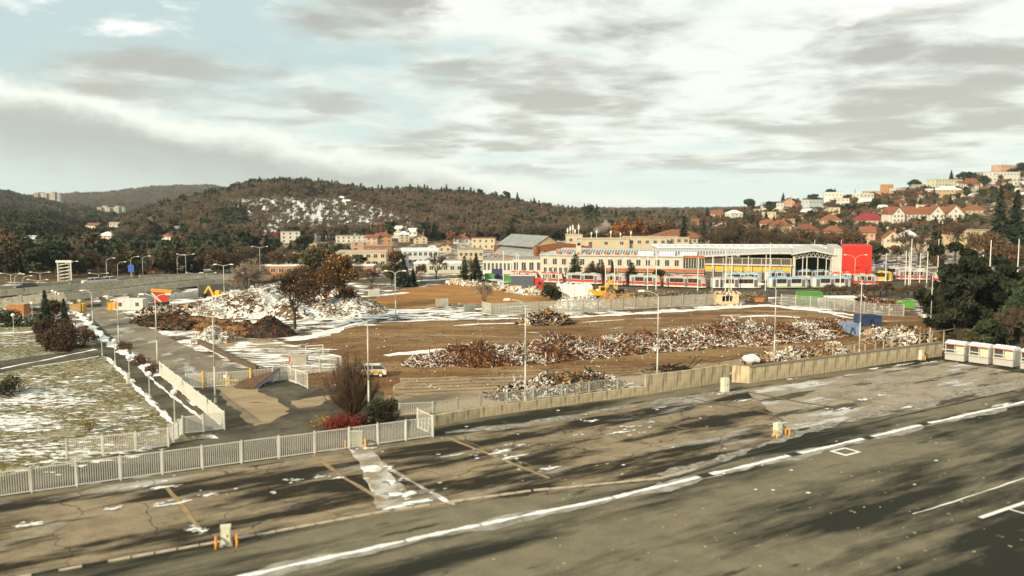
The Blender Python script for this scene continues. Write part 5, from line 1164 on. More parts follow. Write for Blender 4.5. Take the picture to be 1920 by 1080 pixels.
q = MB(); q.face([sk(xl, .13, hb - .3), sk(xr, .13, hb - .3), sk((xl + xr) / 2, .13, hr - .15)]); q.build('yellow_gable', wallmat(YE), oh)
for k in range(6):
    f = MB(); f.prism([(-1.1, 0), (1.1, 0), (1.1, 1.6)] + [(1.1 * math.cos(a), 1.6 + 1.1 * math.sin(a)) for a in np.linspace(.3, PI - .3, 6)] + [(-1.1, 1.6)], -.12, -.01); o = f.build('arched_window', wallmat(CR), oh, (ea * (k + .9) / 7, 0, hb * .42)); MB().box(-.8, .8, -.16, -.121, .1, 1.7).build('pane', m_glass, o)
for k in range(9):
    p_ = sk(0, (k + .5) / 9, 0); window(oh, p_[0] - .05, p_[1], hs_ * .78, 1.9, 1.2, yl - PI)

# new depot building
DP0 = A(1013, 519, 250); DP0.z = 0; DP1 = A(1320, 524, 240); DP1.z = 0
ry = math.atan2(DP1.y - DP0.y, DP1.x - DP0.x); dp = thing('tram_depot', 'long cream tram depot with brick-red bands and ribbed skylight roof', 'depot', DP0, ry)
W1 = (DP1 - DP0).length; h1 = zat(481, 244); m_cr = M('depot_cream', (.52, .49, .40), .85, .12, .6); m_rb = M('brick_red_band', (.42, .13, .055), .85, .25, 1); m_wht = M('white_cladding', (.47, .47, .44), .7, .1, .8)
MB().box(0, W1, 0, 22, 0, h1).build('wall', m_cr, dp)
MB().box(W1 * .28, W1, -.15, -.01, 2.0, 2.75).box(W1 * .28, W1 - .01, -.1, -.01, .0, 1.2).build('brick_band', m_rb, dp)
MB().box(W1 * .28, W1, -.9, -.2, 1.85, 1.98).build('canopy', m_conc2, dp)
MB().box(-.3, W1 + .2, -.4, 22, h1, h1 + .3).build('roof_edge', m_wht, dp)
for k in range(15):
    x = 1.6 + k * (W1 * .86) / 15
    if k in (5,): continue
    window(dp, x, 0, h1 * .72, 1.3, 1.9)
for k in range(14): window(dp, 2 + k * (W1 * .86) / 14, -.1, .95, 1.1, 1.0)
for k in range(9): window(dp, 1.5 + k * 1.5, -.0, h1 * .32, .9, 1.6) if k < 6 else None
# glazed stair block
x0 = W1 * .875
MB().box(x0, W1 + .1, -.5, -.02, h1 - .3, h1 + .5).build('red_fascia', m_rb, dp)
for k in range(8): x = x0 + (W1 - x0) * (k + .5) / 8; MB().box(x - .3, x + .3, -.12, -.02, 3.0, h1 - .4).build('tall_window', m_glass, dp); MB().box(x + .31, x + .42, -.25, -.02, 2.8, h1 - .4).build('mullion', m_frame, dp)
# ribbed skylights
sk0 = W1 * .08; nrib = 70
MB().prism([(3, h1 + .3), (3, h1 + .5), (8.0, h1 + 1.3), (20, h1 + 1.4), (20, h1 + .3)], sk0, W1 + 13, axis='x').build('shed_roof', m_wht, dp)
f = MB()
for k in range(nrib):
    x = sk0 + (W1 + 12 - sk0) * k / nrib; f.prism([(2.9, h1 + .52), (2.9, h1 + .8), (8.0, h1 + 1.62), (8.0, h1 + 1.32)], x, x + .28, axis='x')
tag(f.build('skylight_ribs', M('pale_rib', (.55, .56, .54), .5), dp), kind='stuff')
f = MB()
for k in range(nrib):
    x = sk0 + (W1 + 12 - sk0) * k / nrib; f.prism([(2.95, h1 + .51), (2.95, h1 + .6), (7.9, h1 + 1.38), (7.9, h1 + 1.29)], x + .3, x + (W1 + 12 - sk0) / nrib - .02, axis='x')
tag(f.build('skylight_panes', M('skylight_glass', (.16, .15, .14), .3), dp), kind='stuff')
for k in range(3): MB().prism([(1, h1 + .3), (1, h1 + .5), (4, h1 + 1.3), (7, h1 + .9), (7, h1 + .3)], W1 * (.60 + .13 * k), W1 * (.60 + .13 * k) + 4.5, axis='x').build('roof_hatch', m_snowclean, dp)
for k in range(10): x = W1 * (.1 + .06 * k); MB().box(x, x + .9, 2.3, 2.8, h1 + .3, h1 + 1.0).build('roof_vent', m_rb, dp)
# glazed hall to the right
H0 = DP1; H1 = A(1482, 527, 233); H1.z = 0; ry2 = math.atan2(H1.y - H0.y, H1.x - H0.x); W2 = (H1 - H0).length
gh = thing('glazed_tram_hall', 'glazed tram hall with yellow door panels and white curved roof', 'hall', H0 + Vector((.15, 0, 0)), ry2)
z1, z2, z3, z4 = zat(521, 236), zat(508, 236), zat(497, 236), zat(484, 236)
MB().box(0.05, W2, .3, 30, 0, z4).build('wall', m_cr, gh)
MB().box(0.05, W2 + .3, -.6, .2, z3 - .15, z3 + .25).build('beam', m_wht, gh)
bayw = W2 / 9; m_yd = M('yellow_panel', (.68, .42, .03), .5, .15, 1); m_dgl = M('dark_hall_glass', (.10, .08, .06), .25)
for k in range(9):
    x = k * bayw + .1
    for j in range(4):
        xx = x + j * (bayw - .3) / 4; MB().box(xx + .06, xx + (bayw - .3) / 4 - .04, .1, .28, z3 + .3, z4 - .1).build('pane', m_dgl, gh)
    MB().box(x, x + bayw - .35, .1, .28, z2 - .1, z3 - .3).build('yellow_panel', m_yd, gh)
    for j in range(3):
        for i in range(3):
            xx = x + j * (bayw - .35) / 3; zz0 = .2 + i * (z2 - .5) / 3; MB().box(xx + .05, xx + (bayw - .35) / 3 - .05, .12, .28, zz0, zz0 + (z2 - .5) / 3 - .1).build('door_pane', m_dgl, gh)
    MB().box(x + bayw - .33, x + bayw - .13, -.3, .1, 0, z4).build('column', m_wht, gh)
za = zat(479, 240); 
rp_ = [(0.0, z4 + .1)] + [(W2 * t, z4 + .1 + (za - z4 + .7) * math.sin(t * PI / 2)) for t in np.linspace(.1, 1, 9)]
f = MB(); up_ = [(x, z + .45) for x, z in rp_]
f.prism(rp_ + up_[::-1], -1.0, 30).build('curved_roof', m_wht, gh)
zr = zat(464, 262); zr2 = zat(470, 262)
# gable with open mouth
M0 = H1; M1 = A(1558, 528, 230); M1.z = 0; W3 = (M1 - M0).length; ry3 = math.atan2(M1.y - M0.y, M1.x - M0.x)
om = thing('open_tram_shed', 'open-mouthed tram shed with white roof truss', 'shed', M0 + Vector((.5, 0, 0)), ry3)
zt = zat(471, 231); zs = zat(479, 231)
MB().box(0, .5, 0, 35, 0, zs).box(W3 - .5, W3, 0, 35, 0, zs).box(.5, W3 - .5, 30, 30.5, 0, zs).build('wall', m_cr, om)
MB().box(W3 + .01, W3 + 2.8, -.4, 30, 0, zt + .8).build('white_wall', m_wht, om)
MB().prism([(-.5, zs), (W3 * .5, zt), (W3 + .5, zs), (W3 + .5, zs + .4), (W3 * .5, zt + .5), (-.5, zs + .4)], -1, 35).build('roof', m_wht, om)
f = MB(); n = 9
for k in range(n):
    a0 = .5 + (W3 - 1) * k / n; a1_ = .5 + (W3 - 1) * (k + 1) / n; am = (a0 + a1_) / 2
    def lo_(x): return zs - 1.3 + .9 * (1 - (2 * x / W3 - 1) ** 2)
    def hi_(x): return zs - .05 + (zt - zs) * (1 - abs(2 * x / W3 - 1))
    f.tube((a0, -.2, lo_(a0)), (a1_, -.2, lo_(a1_)), .1, n=5); f.tube((a0, -.2, lo_(a0)), (am, -.2, hi_(am)), .08, n=5); f.tube((am, -.2, hi_(am)), (a1_, -.2, lo_(a1_)), .08, n=5)
f.build('truss', m_wht, om)
for x in (.6, W3 * .35, W3 * .62, W3 - .6): MB().tube((x, 0, 0), (x, 0, lo_(x)), .15, n=6).build('pillar', m_wht, om)
# long rear roof
Rr0 = A(1235, 500, 266); Rr0.z = 0; Rr1 = A(1572, 500, 262); Rr1.z = 0
rh = thing('rear_hall', 'long rear hall with snowy roof behind the tram depot', 'hall', Rr0, math.atan2(Rr1.y - Rr0.y, Rr1.x - Rr0.x)); wr = (Rr1 - Rr0).length
MB().box(0, wr, 0, 22, 0, zr - .4).build('wall', m_wht, rh); MB().box(-.4, wr + .4, -.4, 22.4, zr - .38, zr).build('roof_slab', m_snow, rh)
for k in range(24): MB().box(wr * k / 24 + .3, wr * k / 24 + 1.4, 1, 3.2, zr + .005, zr + .45).build('skylight', M('grey_skylight', (.35, .37, .38), .4), rh)
# red cube
Rc = A(1577, 528, 229); Rc.z = 0
rc_ = thing('red_cube_building', 'plain bright red cube building beside the open shed', 'building', Rc, -.34); wR = 52 * 229 / F; hR = zat(461, 229)
m_red = M('bright_red_panel', (.52, .02, .012), .6, .18, .5)
MB().box(0, wR, .01, 14, 0, hR).build('core', m_red, rc_)
for i in range(3):
    for j in range(3): MB().box(wR * i / 3 + .03, wR * (i + 1) / 3 - .03, -.05, .009, 1.8 + (hR - 1.8) * j / 3 + .03, 1.8 + (hR - 1.8) * (j + 1) / 3 - .03).build('panel', m_red, rc_)
MB().box(.3, wR - .3, -.2, -.02, 0, 1.6).build('shutter', M('shutter_grey', (.4, .38, .33), .6), rc_)
# cream industrial block + office
blockb('long plain cream industrial block behind the depot, left part', 1092, 1180, 449, 480, 320, CR, CR, 2, 3, 14, .02, below=0)
blockb('taller cream industrial block with dark windows, right part', 1176, 1250, 446, 480, 322, CR, CR, 2, 5, 14, .02, below=0)
blockb('low cream link block beside the office', 1240, 1292, 446, 480, 330, CR, CR, 3, 4, 12, .02, below=0)
blockb('yellow office building with wide orange hipped roof', 1225, 1330, 431, 480, 346, CR, RO, 3, 13, 18, .02, kind='hip', H=3.4, name='office_building', below=0)
blockb('cream block carrying the antennas', 1063, 1092, 441, 480, 332, CR, CR, 2, 2, 10, 0, below=0)
for i, (a_, t_) in enumerate([(1065, 432), (1070, 428), (1075, 425), (1079, 434), (1086, 424), (1110, 440), (1120, 436), (1147, 437), (1165, 441), (1185, 438)]):
    p = A(a_, 445, 333 if a_ < 1090 else 322); H = zat(t_, p.y) - p.z + 1.5; r_ = thing('antenna', 'thin antenna mast on the cream roofs, ' + ('in the dense cluster' if a_ < 1090 else 'standing alone'), 'antenna', (p.x, p.y + 3, p.z - .5), 0, 'antenna masts on the cream roofs')
    MB().tube((0, 0, 0), (0, 0, H), .14, .09, 6).build('rod', m_mast, r_)
    MB().box(-.3, .3, -.12, .12, H * .6, H * .9).build('aerial', m_mast, r_)
p = A(1085, 500, 250); ch = thing('chimney_tower', 'square cream chimney tower rising from the depot roof', 'chimney', (p.x, p.y, 0)); hc = zat(452, 250)
MB().box(-.7, .7, 0, 1.4, 0, hc).build('shaft', m_cr, ch); MB().box(-.9, .9, -.2, 1.6, hc, hc + .4).build('cap', m_wht, ch); MB().box(-.45, .45, -.05, -.005, hc - 1.3, hc - .5).build('louvre', m_iron, ch)
# smoke
sm = MB(); P0 = A(1090, 446, 330); P1 = A(1142, 418, 330); prev = P0
for i in range(1, 7): q_ = P0.lerp(P1, i / 6) + Vector((0, 0, .6 * math.sin(i))); sm.tube(prev, q_, .4 + .28 * (i - 1), .4 + .28 * i, 16); prev = q_
mv = bpy.data.materials.new('smoke'); mv.use_nodes = True; t_ = mv.node_tree; t_.nodes.remove(t_.nodes['Principled BSDF'])
pv_ = t_.nodes.new('ShaderNodeVolumePrincipled'); pv_.inputs['Color'].default_value = (.9, .88, .82, 1); no = t_.nodes.new('ShaderNodeTexNoise'); no.inputs['Scale'].default_value = .35; no.inputs['Detail'].default_value = 4
mr = t_.nodes.new('ShaderNodeMapRange'); mr.inputs[1].default_value = .42; mr.inputs[2].default_value = .75; mr.inputs[4].default_value = .5; tcn = t_.nodes.new('ShaderNodeTexCoord')
t_.links.new(tcn.outputs['Object'], no.inputs[0]); t_.links.new(no.outputs[0], mr.inputs[0]); t_.links.new(mr.outputs[0], pv_.inputs['Density']); t_.links.new(pv_.outputs[0], t_.nodes['Material Output'].inputs['Volume'])
tag(sm.build('smoke_plume', mv), 'thin whitish smoke plume drifting right from the cream roofs', 'smoke', kind='stuff')

# ------------------------------------------------------------ trams
def tramset(col_low, col_band, col_up, col_roof, nm):
    return [M('tram_low_' + nm, col_low, .5, .1, 2), M('tram_band_' + nm, col_band, .45, .1, 2), M('tram_up_' + nm, col_up, .5, .1, 2), M('tram_roof_' + nm, col_roof, .6, .2, 2)]
TC = {'red': tramset((.58, .55, .48), (.55, .025, .018), (.45, .42, .38), (.34, .35, .34), 'red'), 'white': tramset((.66, .66, .62), (.66, .66, .62), (.66, .66, .62), (.36, .38, .42), 'white'),
      'blue': tramset((.36, .44, .28), (.56, .58, .56), (.48, .52, .54), (.22, .40, .56), 'blue'), 'yellow': tramset((.66, .62, .5), (.72, .45, .03), (.72, .45, .03), (.72, .45, .03), 'yellow'), 'redroof': tramset((.6, .56, .48), (.62, .03, .02), (.6, .56, .5), (.6, .05, .03), 'redroof')}
m_tire = M('dark_under', (.02, .018, .016), .8); m_door = M('tram_door', (.16, .16, .16), .4); m_tglass = M('tram_glass', (.035, .03, .028), .15, spec=.6)
def tram(label, Pa, Pb, kind, group=None):
    D = Pb - Pa; L = D.length - .7; mats = TC[kind]; Hh = 2.95; w = 2.5
    t = thing('tram', label, 'tram', Pa + D * .5, math.atan2(D.y, D.x), group); a = L / 2; y = w / 2
    def shell(z0, z1, inset=0.0): return [(-a + .0, -y * .62), (-a + .45, -y), (a - .7, -y), (a, -y * .55), (a, y * .55), (a - .7, y), (-a + .45, y), (-a, y * .62)]
    def lay(z0, z1, k0=0, k1=0, sc=1.0):
        mb = MB(); s0 = shell(0, 0); b0 = len(mb.v); n = 8
        lowr = [(x - (k0 if x > a - .8 else 0), yy, z0) for x, yy in s0]; upr = [((x - (k1 if x > a - .8 else 0)) * (1 if sc == 1 else (1 - .02)), yy * sc, z1) for x, yy in s0]
        mb.v += lowr + upr; mb.f = [tuple(range(7, -1, -1)), tuple(range(8, 16))] + [(i, (i + 1) % 8, 8 + (i + 1) % 8, 8 + i) for i in range(8)]; mb.m = [0] * 10; return mb
    lay(.35, .72).build('skirt', mats[0], t); lay(.72, 1.34).build('body_band', mats[1], t); lay(1.34, 2.62, 0, .35).build('upper_body', mats[2], t); lay(2.62, 2.92, .35, .7, .8).build('roof', mats[3], t)
    nw = max(5, int(L / 1.3)); dw = (L - 1.4) / nw; doors = {0, nw // 2, nw - 1} if kind != 'white' else {0, 1, nw // 2, nw - 1}
    for s in (-1, 1):
        for k in range(nw):
            x = -a + .5 + k * dw
            if k in doors: MB().box(x + .18, x + dw - .18, s * y - .03, s * y + .03, .55, 2.4).box(x + dw / 2 - .03, x + dw / 2 + .03, s * y - .04, s * y + .04, .55, 2.4, 1).build('door', [m_door, m_tire], t)
            else: MB().box(x + .02, x + dw - .02, s * y - .03, s * y + .03, 1.48, 2.5).build('window', m_tglass, t)
    MB().prism([(a + .02, 1.35), (a + .04, 1.4), (a - .26, 2.5), (a - .32, 2.5), (a - .2, 1.35)], -y * .5, y * .5).build('windscreen', m_tglass, t)
    for s in (-1, 1): MB().tube((a - .02, s * .75 * y * .6, .95), (a + .06, s * .75 * y * .6, .95), .12, n=8).build('headlight', m_head, t)
    for x in (-a * .6, a * .55): MB().box(x - 1.1, x + 1.1, -y + .1, y - .1, .12, .36).tube((x - .6, -y + .05, .35), (x - .6, y - .05, .35), .34, n=10).tube((x + .6, -y + .05, .35), (x + .6, y - .05, .35), .34, n=10).build('bogie', m_tire, t)
    pg = MB(); pg.tube((-.5, -.5, 2.95), (.5, 0, 3.6), .04, n=4); pg.tube((.5, 0, 3.6), (-.2, 0, 4.2), .04, n=4); pg.tube((-.2, -.8, 4.2), (-.2, .8, 4.2), .05, n=4); pg.tube((-.5, .5, 2.95), (.5, 0, 3.6), .04, n=4); pg.build('pantograph', m_tire, t)
    MB().box(-a * .5, -a * .1, -.7, .7, 2.93, 3.15).build('roof_box', m_galvd, t); MB().box(a * .35, a * .65, -.6, .6, 2.93, 3.1).build('roof_box', m_galvd, t)
    return t
def lineY(px_): return np.interp(px_, [930, 959, 1325, 1430, 1600], [526, 528, 541.5, 541.5, 540])
fr = [('red and white tram, second behind the container truck', 958, 1012, 'redroof'), ('red and white tram directly above the dark green bushes', 1014, 1059, 'redroof'), ('red and white tram above the white tarpaulin', 1061, 1132, 'red'), ('short red and white tram by the tall lamp post', 1134, 1177, 'red'),
      ('red and white tram in front of the brick-red band', 1179, 1242, 'red'), ('red and white tram with its front next to the white tram', 1243, 1327, 'red'), ('all-white tram with grey doors', 1331, 1428, 'white'), ('pale blue and green tram, left one', 1437, 1516, 'blue'), ('pale blue tram, right one by the bare hedge', 1519, 1596, 'blue')]
for lab, a_, b_, kd in fr: tram(lab, G(a_, lineY(a_)), G(b_, lineY(b_)), kd, 'trams parked in the front row')
for lab, a_, ya, b_, yb, kd in [('yellow tram parked before the red cube', 1566, 528, 1674, 528.5, 'yellow'), ('red and white tram standing before the yellow tram', 1598, 535, 1648, 536, 'red'), ('red and white tram right of the yellow tram', 1678, 525, 1745, 526, 'red'), ('red-roofed tram behind the leafless hedge', 1560, 531, 1598, 531, 'redroof'),
        ('blue tram behind the front row, by the open shed', 1480, 526, 1560, 526, 'blue'), ('tram with blue roof half hidden behind the white tram', 1355, 531, 1430, 532, 'blue'), ('white tram behind the masts at right', 1640, 519, 1720, 519, 'white'), ('red tram half hidden by the big pine', 1748, 530, 1830, 531, 'red'), ('blue-roofed tram before the yellow door panels', 1432, 528, 1476, 528, 'blue')]:
    tram(lab, G(a_, ya), G(b_, yb), kd, 'trams parked in the rear rows')
sheet('tram_yard', [(640, 530), (700, 521), (1000, 517), (1480, 524), (1900, 505), (2000, 560), (1500, 556), (1200, 556), (1000, 545), (900, 533)], m_darkr, .014, .2)
mb = MB()
for o_ in (3, 6): band(mb, [(940, 528 + o_), (1325, 541 + o_), (1600, 541 + o_), (1760, 541 + o_)], .14, .02 + o_ * .001, 0)
tag(mb.build('tram_rails', m_galvd), kind='structure')
# stone retaining wall in front of trams
sw = thing('stone_wall', 'dark rubble-stone wall below the tram tracks', 'wall', G(1140, 558))
P_ = [G(1135, 557), G(1250, 562), G(1440, 566)]; r = np.random.default_rng(2); stones = []
for i in range(2):
    D = P_[i + 1] - P_[i]; L = D.length; yw = math.atan2(D.y, D.x); MB().box(0, L, .0, .5, 0, 2.0).build('wall_core', M('mortar', (.09, .075, .055), .95, .3, 2), sw, P_[i] - sw.location, yw)
    n = 420; xs = r.uniform(.3, L - .3, n); zs_ = r.uniform(.15, 1.9, n); V_, F_ = shards(np.stack([xs, np.full(n, -.02), zs_], 1), r.uniform(.12, .3, n), r.uniform(.1, .2, n), r.uniform(.08, .16, n), r, .4)
    me_ = npmesh('stones', V_, F_, m_attr, np.repeat(np.array((.16, .13, .09)) * r.uniform(.4, 1.8, (n, 1)), 6, 0)); o = link('stones', me_, sw, P_[i] - sw.location, yw); o['kind'] = 'stuff'

# ------------------------------------------------------------ vehicles and site objects
def wheel(parent, x, y, rr=.32, w=.22):
    wh = MB().tube((x, y - w / 2, rr), (x, y + w / 2, rr), rr, n=14).build('wheel', m_tire, parent); MB().tube((x, y - w / 2 - .01, rr), (x, y + w / 2 + .01, rr), rr * .55, n=10).build('rim', m_galv, wh)
def car(label, loc, rz, col, L=3.8, name='parked_car', dirt=None):
    t = thing(name, label, 'car', loc, rz); m_ = M('car_paint_%02d%02d%02d' % tuple(int(c * 99) for c in col), col, .4, .15, 2, spec=.5); a = L / 2; y = .82
    body = MB(); prof = [(-a, .35), (-a + .05, .85), (-a + .25, .95), (-a + .95, 1.0), (a - .3, .98), (a, .8), (a - .02, .35)]
    body.prism(prof, -y, y); body.build('body', m_, t)
    cab = MB(); p2 = [(-a + .85, 1.0), (-a + 1.45, 1.42), (a - .75, 1.46), (a - .2, .99)]; n = 4; b0 = 0
    cab.v = [(x, -y + (.06 if z < 1.1 else .2), z) for x, z in p2] + [(x, y - (.06 if z < 1.1 else .2), z) for x, z in p2]; cab.f = [(0, 1, 2, 3), (7, 6, 5, 4)] + [(i, 4 + i, 4 + (i + 1) % 4, (i + 1) % 4) for i in range(4)]; cab.m = [0] * 6
    cab.build('windows', m_tglass, t); MB().box(-a + 1.4, a - .72, -y + .19, y - .19, 1.43, 1.49).build('roof', m_, t)
    for x in (-a + .72, a - .68):
        for s in (-1, 1): wheel(t, x, s * (y - .08))
    for s in (-1, 1): MB().box(-a - .02, -a + .1, s * .6 - .15, s * .6 + .15, .6, .78).build('headlight', m_head, t); MB().box(a - .06, a + .02, s * .65 - .1, s * .65 + .1, .65, .95).build('tail_light', m_bo, t)
    for xx in (-a + 1.5, 0.35): 
        for s in (-1, 1): MB().box(xx - .03, xx + .03, s * (y - .13) - .08, s * (y - .13) + .06, .98, 1.44).build('door_pillar', m_, t)
    return t
c_ = car('dirty white hatchback with ochre markings parked beside the bush tree', G(693, 706), .12, (.66, .64, .56), 4.0)
f = MB().box(.35, 1.5, -.835, -.822, .5, .9); f.build('side_sticker', M('ochre_sticker', (.6, .38, .10), .5, .4, 4), c_)
MB().box(-1.7, .2, -.832, -.822, .45, .8).build('side_sticker', M('ochre_sticker', (.6, .38, .10)), c_)
cars = [(1640, 505, (.5, .5, .5)), (1652, 503, (.6, .6, .58)), (1664, 506, (.12, .12, .13)), (1678, 503, (.62, .62, .6)), (1690, 507, (.3, .05, .04)), (1668, 498, (.6, .6, .58)), (1655, 511, (.2, .22, .28)), (1705, 505, (.5, .5, .48)), (1645, 497, (.1, .1, .1)), (1720, 508, (.6, .6, .6))]
nmz = ['silver car at the left of the depot car park', 'white car beside the silver one at the depot', 'black car in the middle of the depot car park', 'white car in the middle row of the depot car park', 'dark red car at the depot car park', 'white car in the back row of the depot car park', 'blue-grey car nearest in the depot car park', 'light grey car near the masts', 'black car at the back of the depot car park', 'white car beside the pine at the depot car park']
for (a_, b_, c), lab in zip(cars, nmz): car(lab, G(a_, b_), random.uniform(-.2, .4), c, 4.2)
car('white van-like car half hidden under the big pine', G(1735, 597), 1.3, (.6, .6, .58), 4.5)
# truck
Pt = G(1003, 547); tr = thing('lorry', 'red lorry cab with dark grey box trailer', 'lorry', Pt, -.12)
MB().box(-5.6, -.1, -1.25, 1.25, .9, 3.9).build('box_body', M('slate_tarp', (.075, .09, .12), .6, .15, 1), tr); MB().box(-5.65, -.05, -1.3, 1.3, 3.9, 4.0).build('box_roof', m_head, tr)
m_lred = M('lorry_red', (.62, .03, .02), .4); MB().prism([(.1, .5), (.1, 3.3), (1.2, 3.4), (1.9, 2.6), (2.1, 1.8), (2.15, .5)], -1.2, 1.2).build('cab', m_lred, tr)
MB().prism([(1.93, 2.62), (2.13, 1.85), (2.16, 1.85), (1.97, 2.64)], -1.05, 1.05).build('windscreen', m_tglass, tr); MB().box(.8, 1.7, -1.22, -1.2, 1.7, 2.5).build('side_window', m_tglass, tr)
MB().box(2.1, 2.3, -1.2, 1.2, .4, .8).build('bumper', m_tire, tr); MB().box(-5.5, .1, -.5, .5, .6, .9).build('chassis', m_tire, tr)
for x in (-4.6, -3.5, 1.1):
    for s in (-1, 1): wheel(tr, x, s * 1.05, .5, .3)
# white tarpaulin stack
tp = thing('wrapped_pallets', 'long stack of goods wrapped in white tarpaulin', 'wrapped goods', G(1043, 557), -.03); m_tarp = M('white_tarp', (.78, .78, .74), .6, .12, 1.5, .5)
for k in range(6): MB().prism([(0, 0), (1.35, 0), (1.33, 2.7 + .2 * math.sin(k * 2.1)), (.7, 3.0 + .15 * math.cos(k)), (.05, 2.75)], 0, 3).build('wrapped_bale', m_tarp, tp, (k * 1.36, 0.1 * (k % 2), 0))
MB().box(9.0, 10.6, .3, 1.9, 0, 1.7).build('white_crate', m_tarp, tp)
def excav(label, loc, rz, s=1.0, col=(.72, .40, .03)):
    t = thing('excavator', label, 'excavator', loc, rz, None, (s, s, s)); m_ = M('digger_%02d' % int(col[1] * 99), col, .5, .2, 2)
    for q in (-1, 1): MB().prism([(-1.6, .1), (-1.3, 0), (1.3, 0), (1.6, .1), (1.7, .45), (1.3, .75), (-1.3, .75), (-1.7, .45)], q * 1.1 - .25, q * 1.1 + .25).build('track', m_tire, t)
    MB().box(-.6, .6, -.8, .8, .3, .95).box(-1.6, 1.2, -1.15, 1.15, .95, 1.7).build('body', m_, t); MB().box(-1.8, -1.0, -1.1, 1.1, 1.0, 2.0).build('counterweight', m_, t)
    c = MB().prism([(0, 1.7), (0, 2.75), (.9, 2.75), (1.25, 2.2), (1.25, 1.7)], -1.1, -.1).build('cab', m_, t); MB().box(.1, .95, -1.12, -1.101, 1.9, 2.6).build('cab_window', m_tglass, c)
    MB().prism([(1.0, 1.5), (2.2, 3.6), (2.5, 3.9), (2.7, 3.6), (1.5, 1.4)], .1, .5).build('boom', m_, t); MB().prism([(2.3, 3.9), (2.8, 3.9), (4.1, 1.9), (3.8, 1.8)], .15, .45).build('stick', m_, t)
    MB().prism([(3.7, 1.9), (4.3, 1.9), (4.5, 1.0), (3.9, .7), (3.5, 1.2)], -.2, .8).build('bucket', m_tire, t); return t
excav('yellow excavator among the snow-capped gravel mounds', G(1122, 562), .2, 1.1)
excav('yellow excavator behind the snowy rubble mountain', G(410, 565), PI * .9, .85)
ck = thing('crusher', 'red and yellow mobile crusher standing with its belt raised', 'crusher', G(303, 573), .3)
MB().prism([(-1.4, 0), (1.4, 0), (1.5, .4), (1.3, .8), (-1.3, .8), (-1.5, .4)], -1, 1).build('track', m_tire, ck); MB().prism([(-1.4, .8), (1.2, .8), (1.7, 2.6), (-1.7, 3.0)], -.9, .9).build('hopper', M('crusher_red', (.5, .05, .02), .5), ck)
MB().prism([(-1.8, 3.0), (2.0, 2.6), (2.1, 3.1), (-1.9, 3.5)], -1.0, 1.0).build('hopper_rim', m_orange, ck); MB().prism([(-.3, .9), (0.2, .8), (-1.6, 2.9), (-1.9, 2.7)], -1.02, -.91).build('belt', m_head, ck)
def skip(label, px, py, w, d, h, col, rz=0.0, name='skip', mark=False):
    t = thing(name, label, 'skip', G(px, py), rz); m_ = M('skip_%02d%02d%02d' % tuple(int(c * 99) for c in col), col, .6, .3, 1.5)
    MB().prism([(-w / 2, 0), (w / 2, 0), (w / 2, h), (-w / 2, h)], 0, .08).prism([(-w / 2, 0), (w / 2, 0), (w / 2, h), (-w / 2, h)], d - .08, d).box(-w / 2, -w / 2 + .08, .08, d - .08, 0, h).box(w / 2 - .08, w / 2, .08, d - .08, 0, h).box(-w / 2 + .08, w / 2 - .08, .08, d - .08, 0, .1).build('shell', m_, t)
    n = max(2, int(w / .7))
    for k in range(n + 1): x = -w / 2 + w * k / n; MB().box(x - .05, x + .05, -.08, -.001, .05, h - .1).build('rib', m_, t)
    MB().box(-w / 2 - .06, w / 2 + .06, -.1, 0, h - .1, h + .04).build('rim', m_, t)
    if mark: MB().prism([(-.5, .4), (-.35, .4), (0, h - .7), (.35, .4), (.5, .4), (.07, h - .5), (-.07, h - .5)], -.13, -.1).build('frame_marking', m_tire, t)
    return t
skip('pale blue steel skip at the end of the debris ridge', 1598, 630, 2.2, 2.4, 1.9, (.20, .30, .48), .1, mark=True)
sk_ = skip('dark blue open steel skip behind the pale one', 1634, 612, 3.6, 2.6, 1.8, (.035, .06, .15), .15, mark=True)
skip('green framed skip behind the lattice fence', 1520, 567, 5, 2.4, 2.2, (.10, .30, .06), 0)
skip('low green skip before the white shed', 1525, 573, 5.5, 2.2, 1.3, (.12, .32, .08), .05)
skip('small bright green skip near the pine', 1706, 577, 1.9, 1.6, 1.4, (.10, .35, .06), 0)
skip('small green skip behind the rust heap', 1674, 572, 1.9, 1.6, 1.1, (.10, .35, .06), 0)
skip('green container beside the first trams', 955, 529, 2.8, 2, 1.6, (.08, .28, .05), 0)
skip('green container by the low white building', 918, 524, 2.6, 2, 1.6, (.08, .28, .05), 0)
skip('dark blue container beside the low white building', 932, 522, 3, 2, 2.6, (.06, .06, .16), 0)
skip('ochre skip by the pile at the hut', 1424, 566, 1.9, 1.5, .9, (.5, .2, .05), 0)
skip('yellow open skip left of the site road', 150, 584, 1.2, 1.5, 1.5, (.66, .38, .03), 0)
skip('yellow plywood box by the white office container', 208, 582, 1.3, 1.4, 1.5, (.66, .38, .03), 0)
sh = thing('site_fence_board', 'ochre board screen beside the yellow skip', 'screen', G(131, 584), -.1); 
for k in range(5): MB().box(k * .46, k * .46 + .43, 0, .08, 0, 1.5).build('board', M('ochre_board', (.35, .24, .10), .8, .3, 2), sh)
oc = thing('site_office', 'white site office container with two windows', 'container', G(241, 583), .02); 
MB().box(-2.8, 2.8, 0, 2.4, .1, 2.2).build('wall', M('container_white', (.60, .60, .55), .6, .2, 1, streak=.3), oc); MB().box(-2.85, 2.85, -.05, 2.45, 2.2, 2.3).build('roof', m_head, oc)
for x in (-1.6, 1.7): window(oc, x, 0, 1.3, .7, .8)
MB().box(-2.6, -2.2, -.05, -.001, .4, 1.9).build('red_door', m_bo, oc)
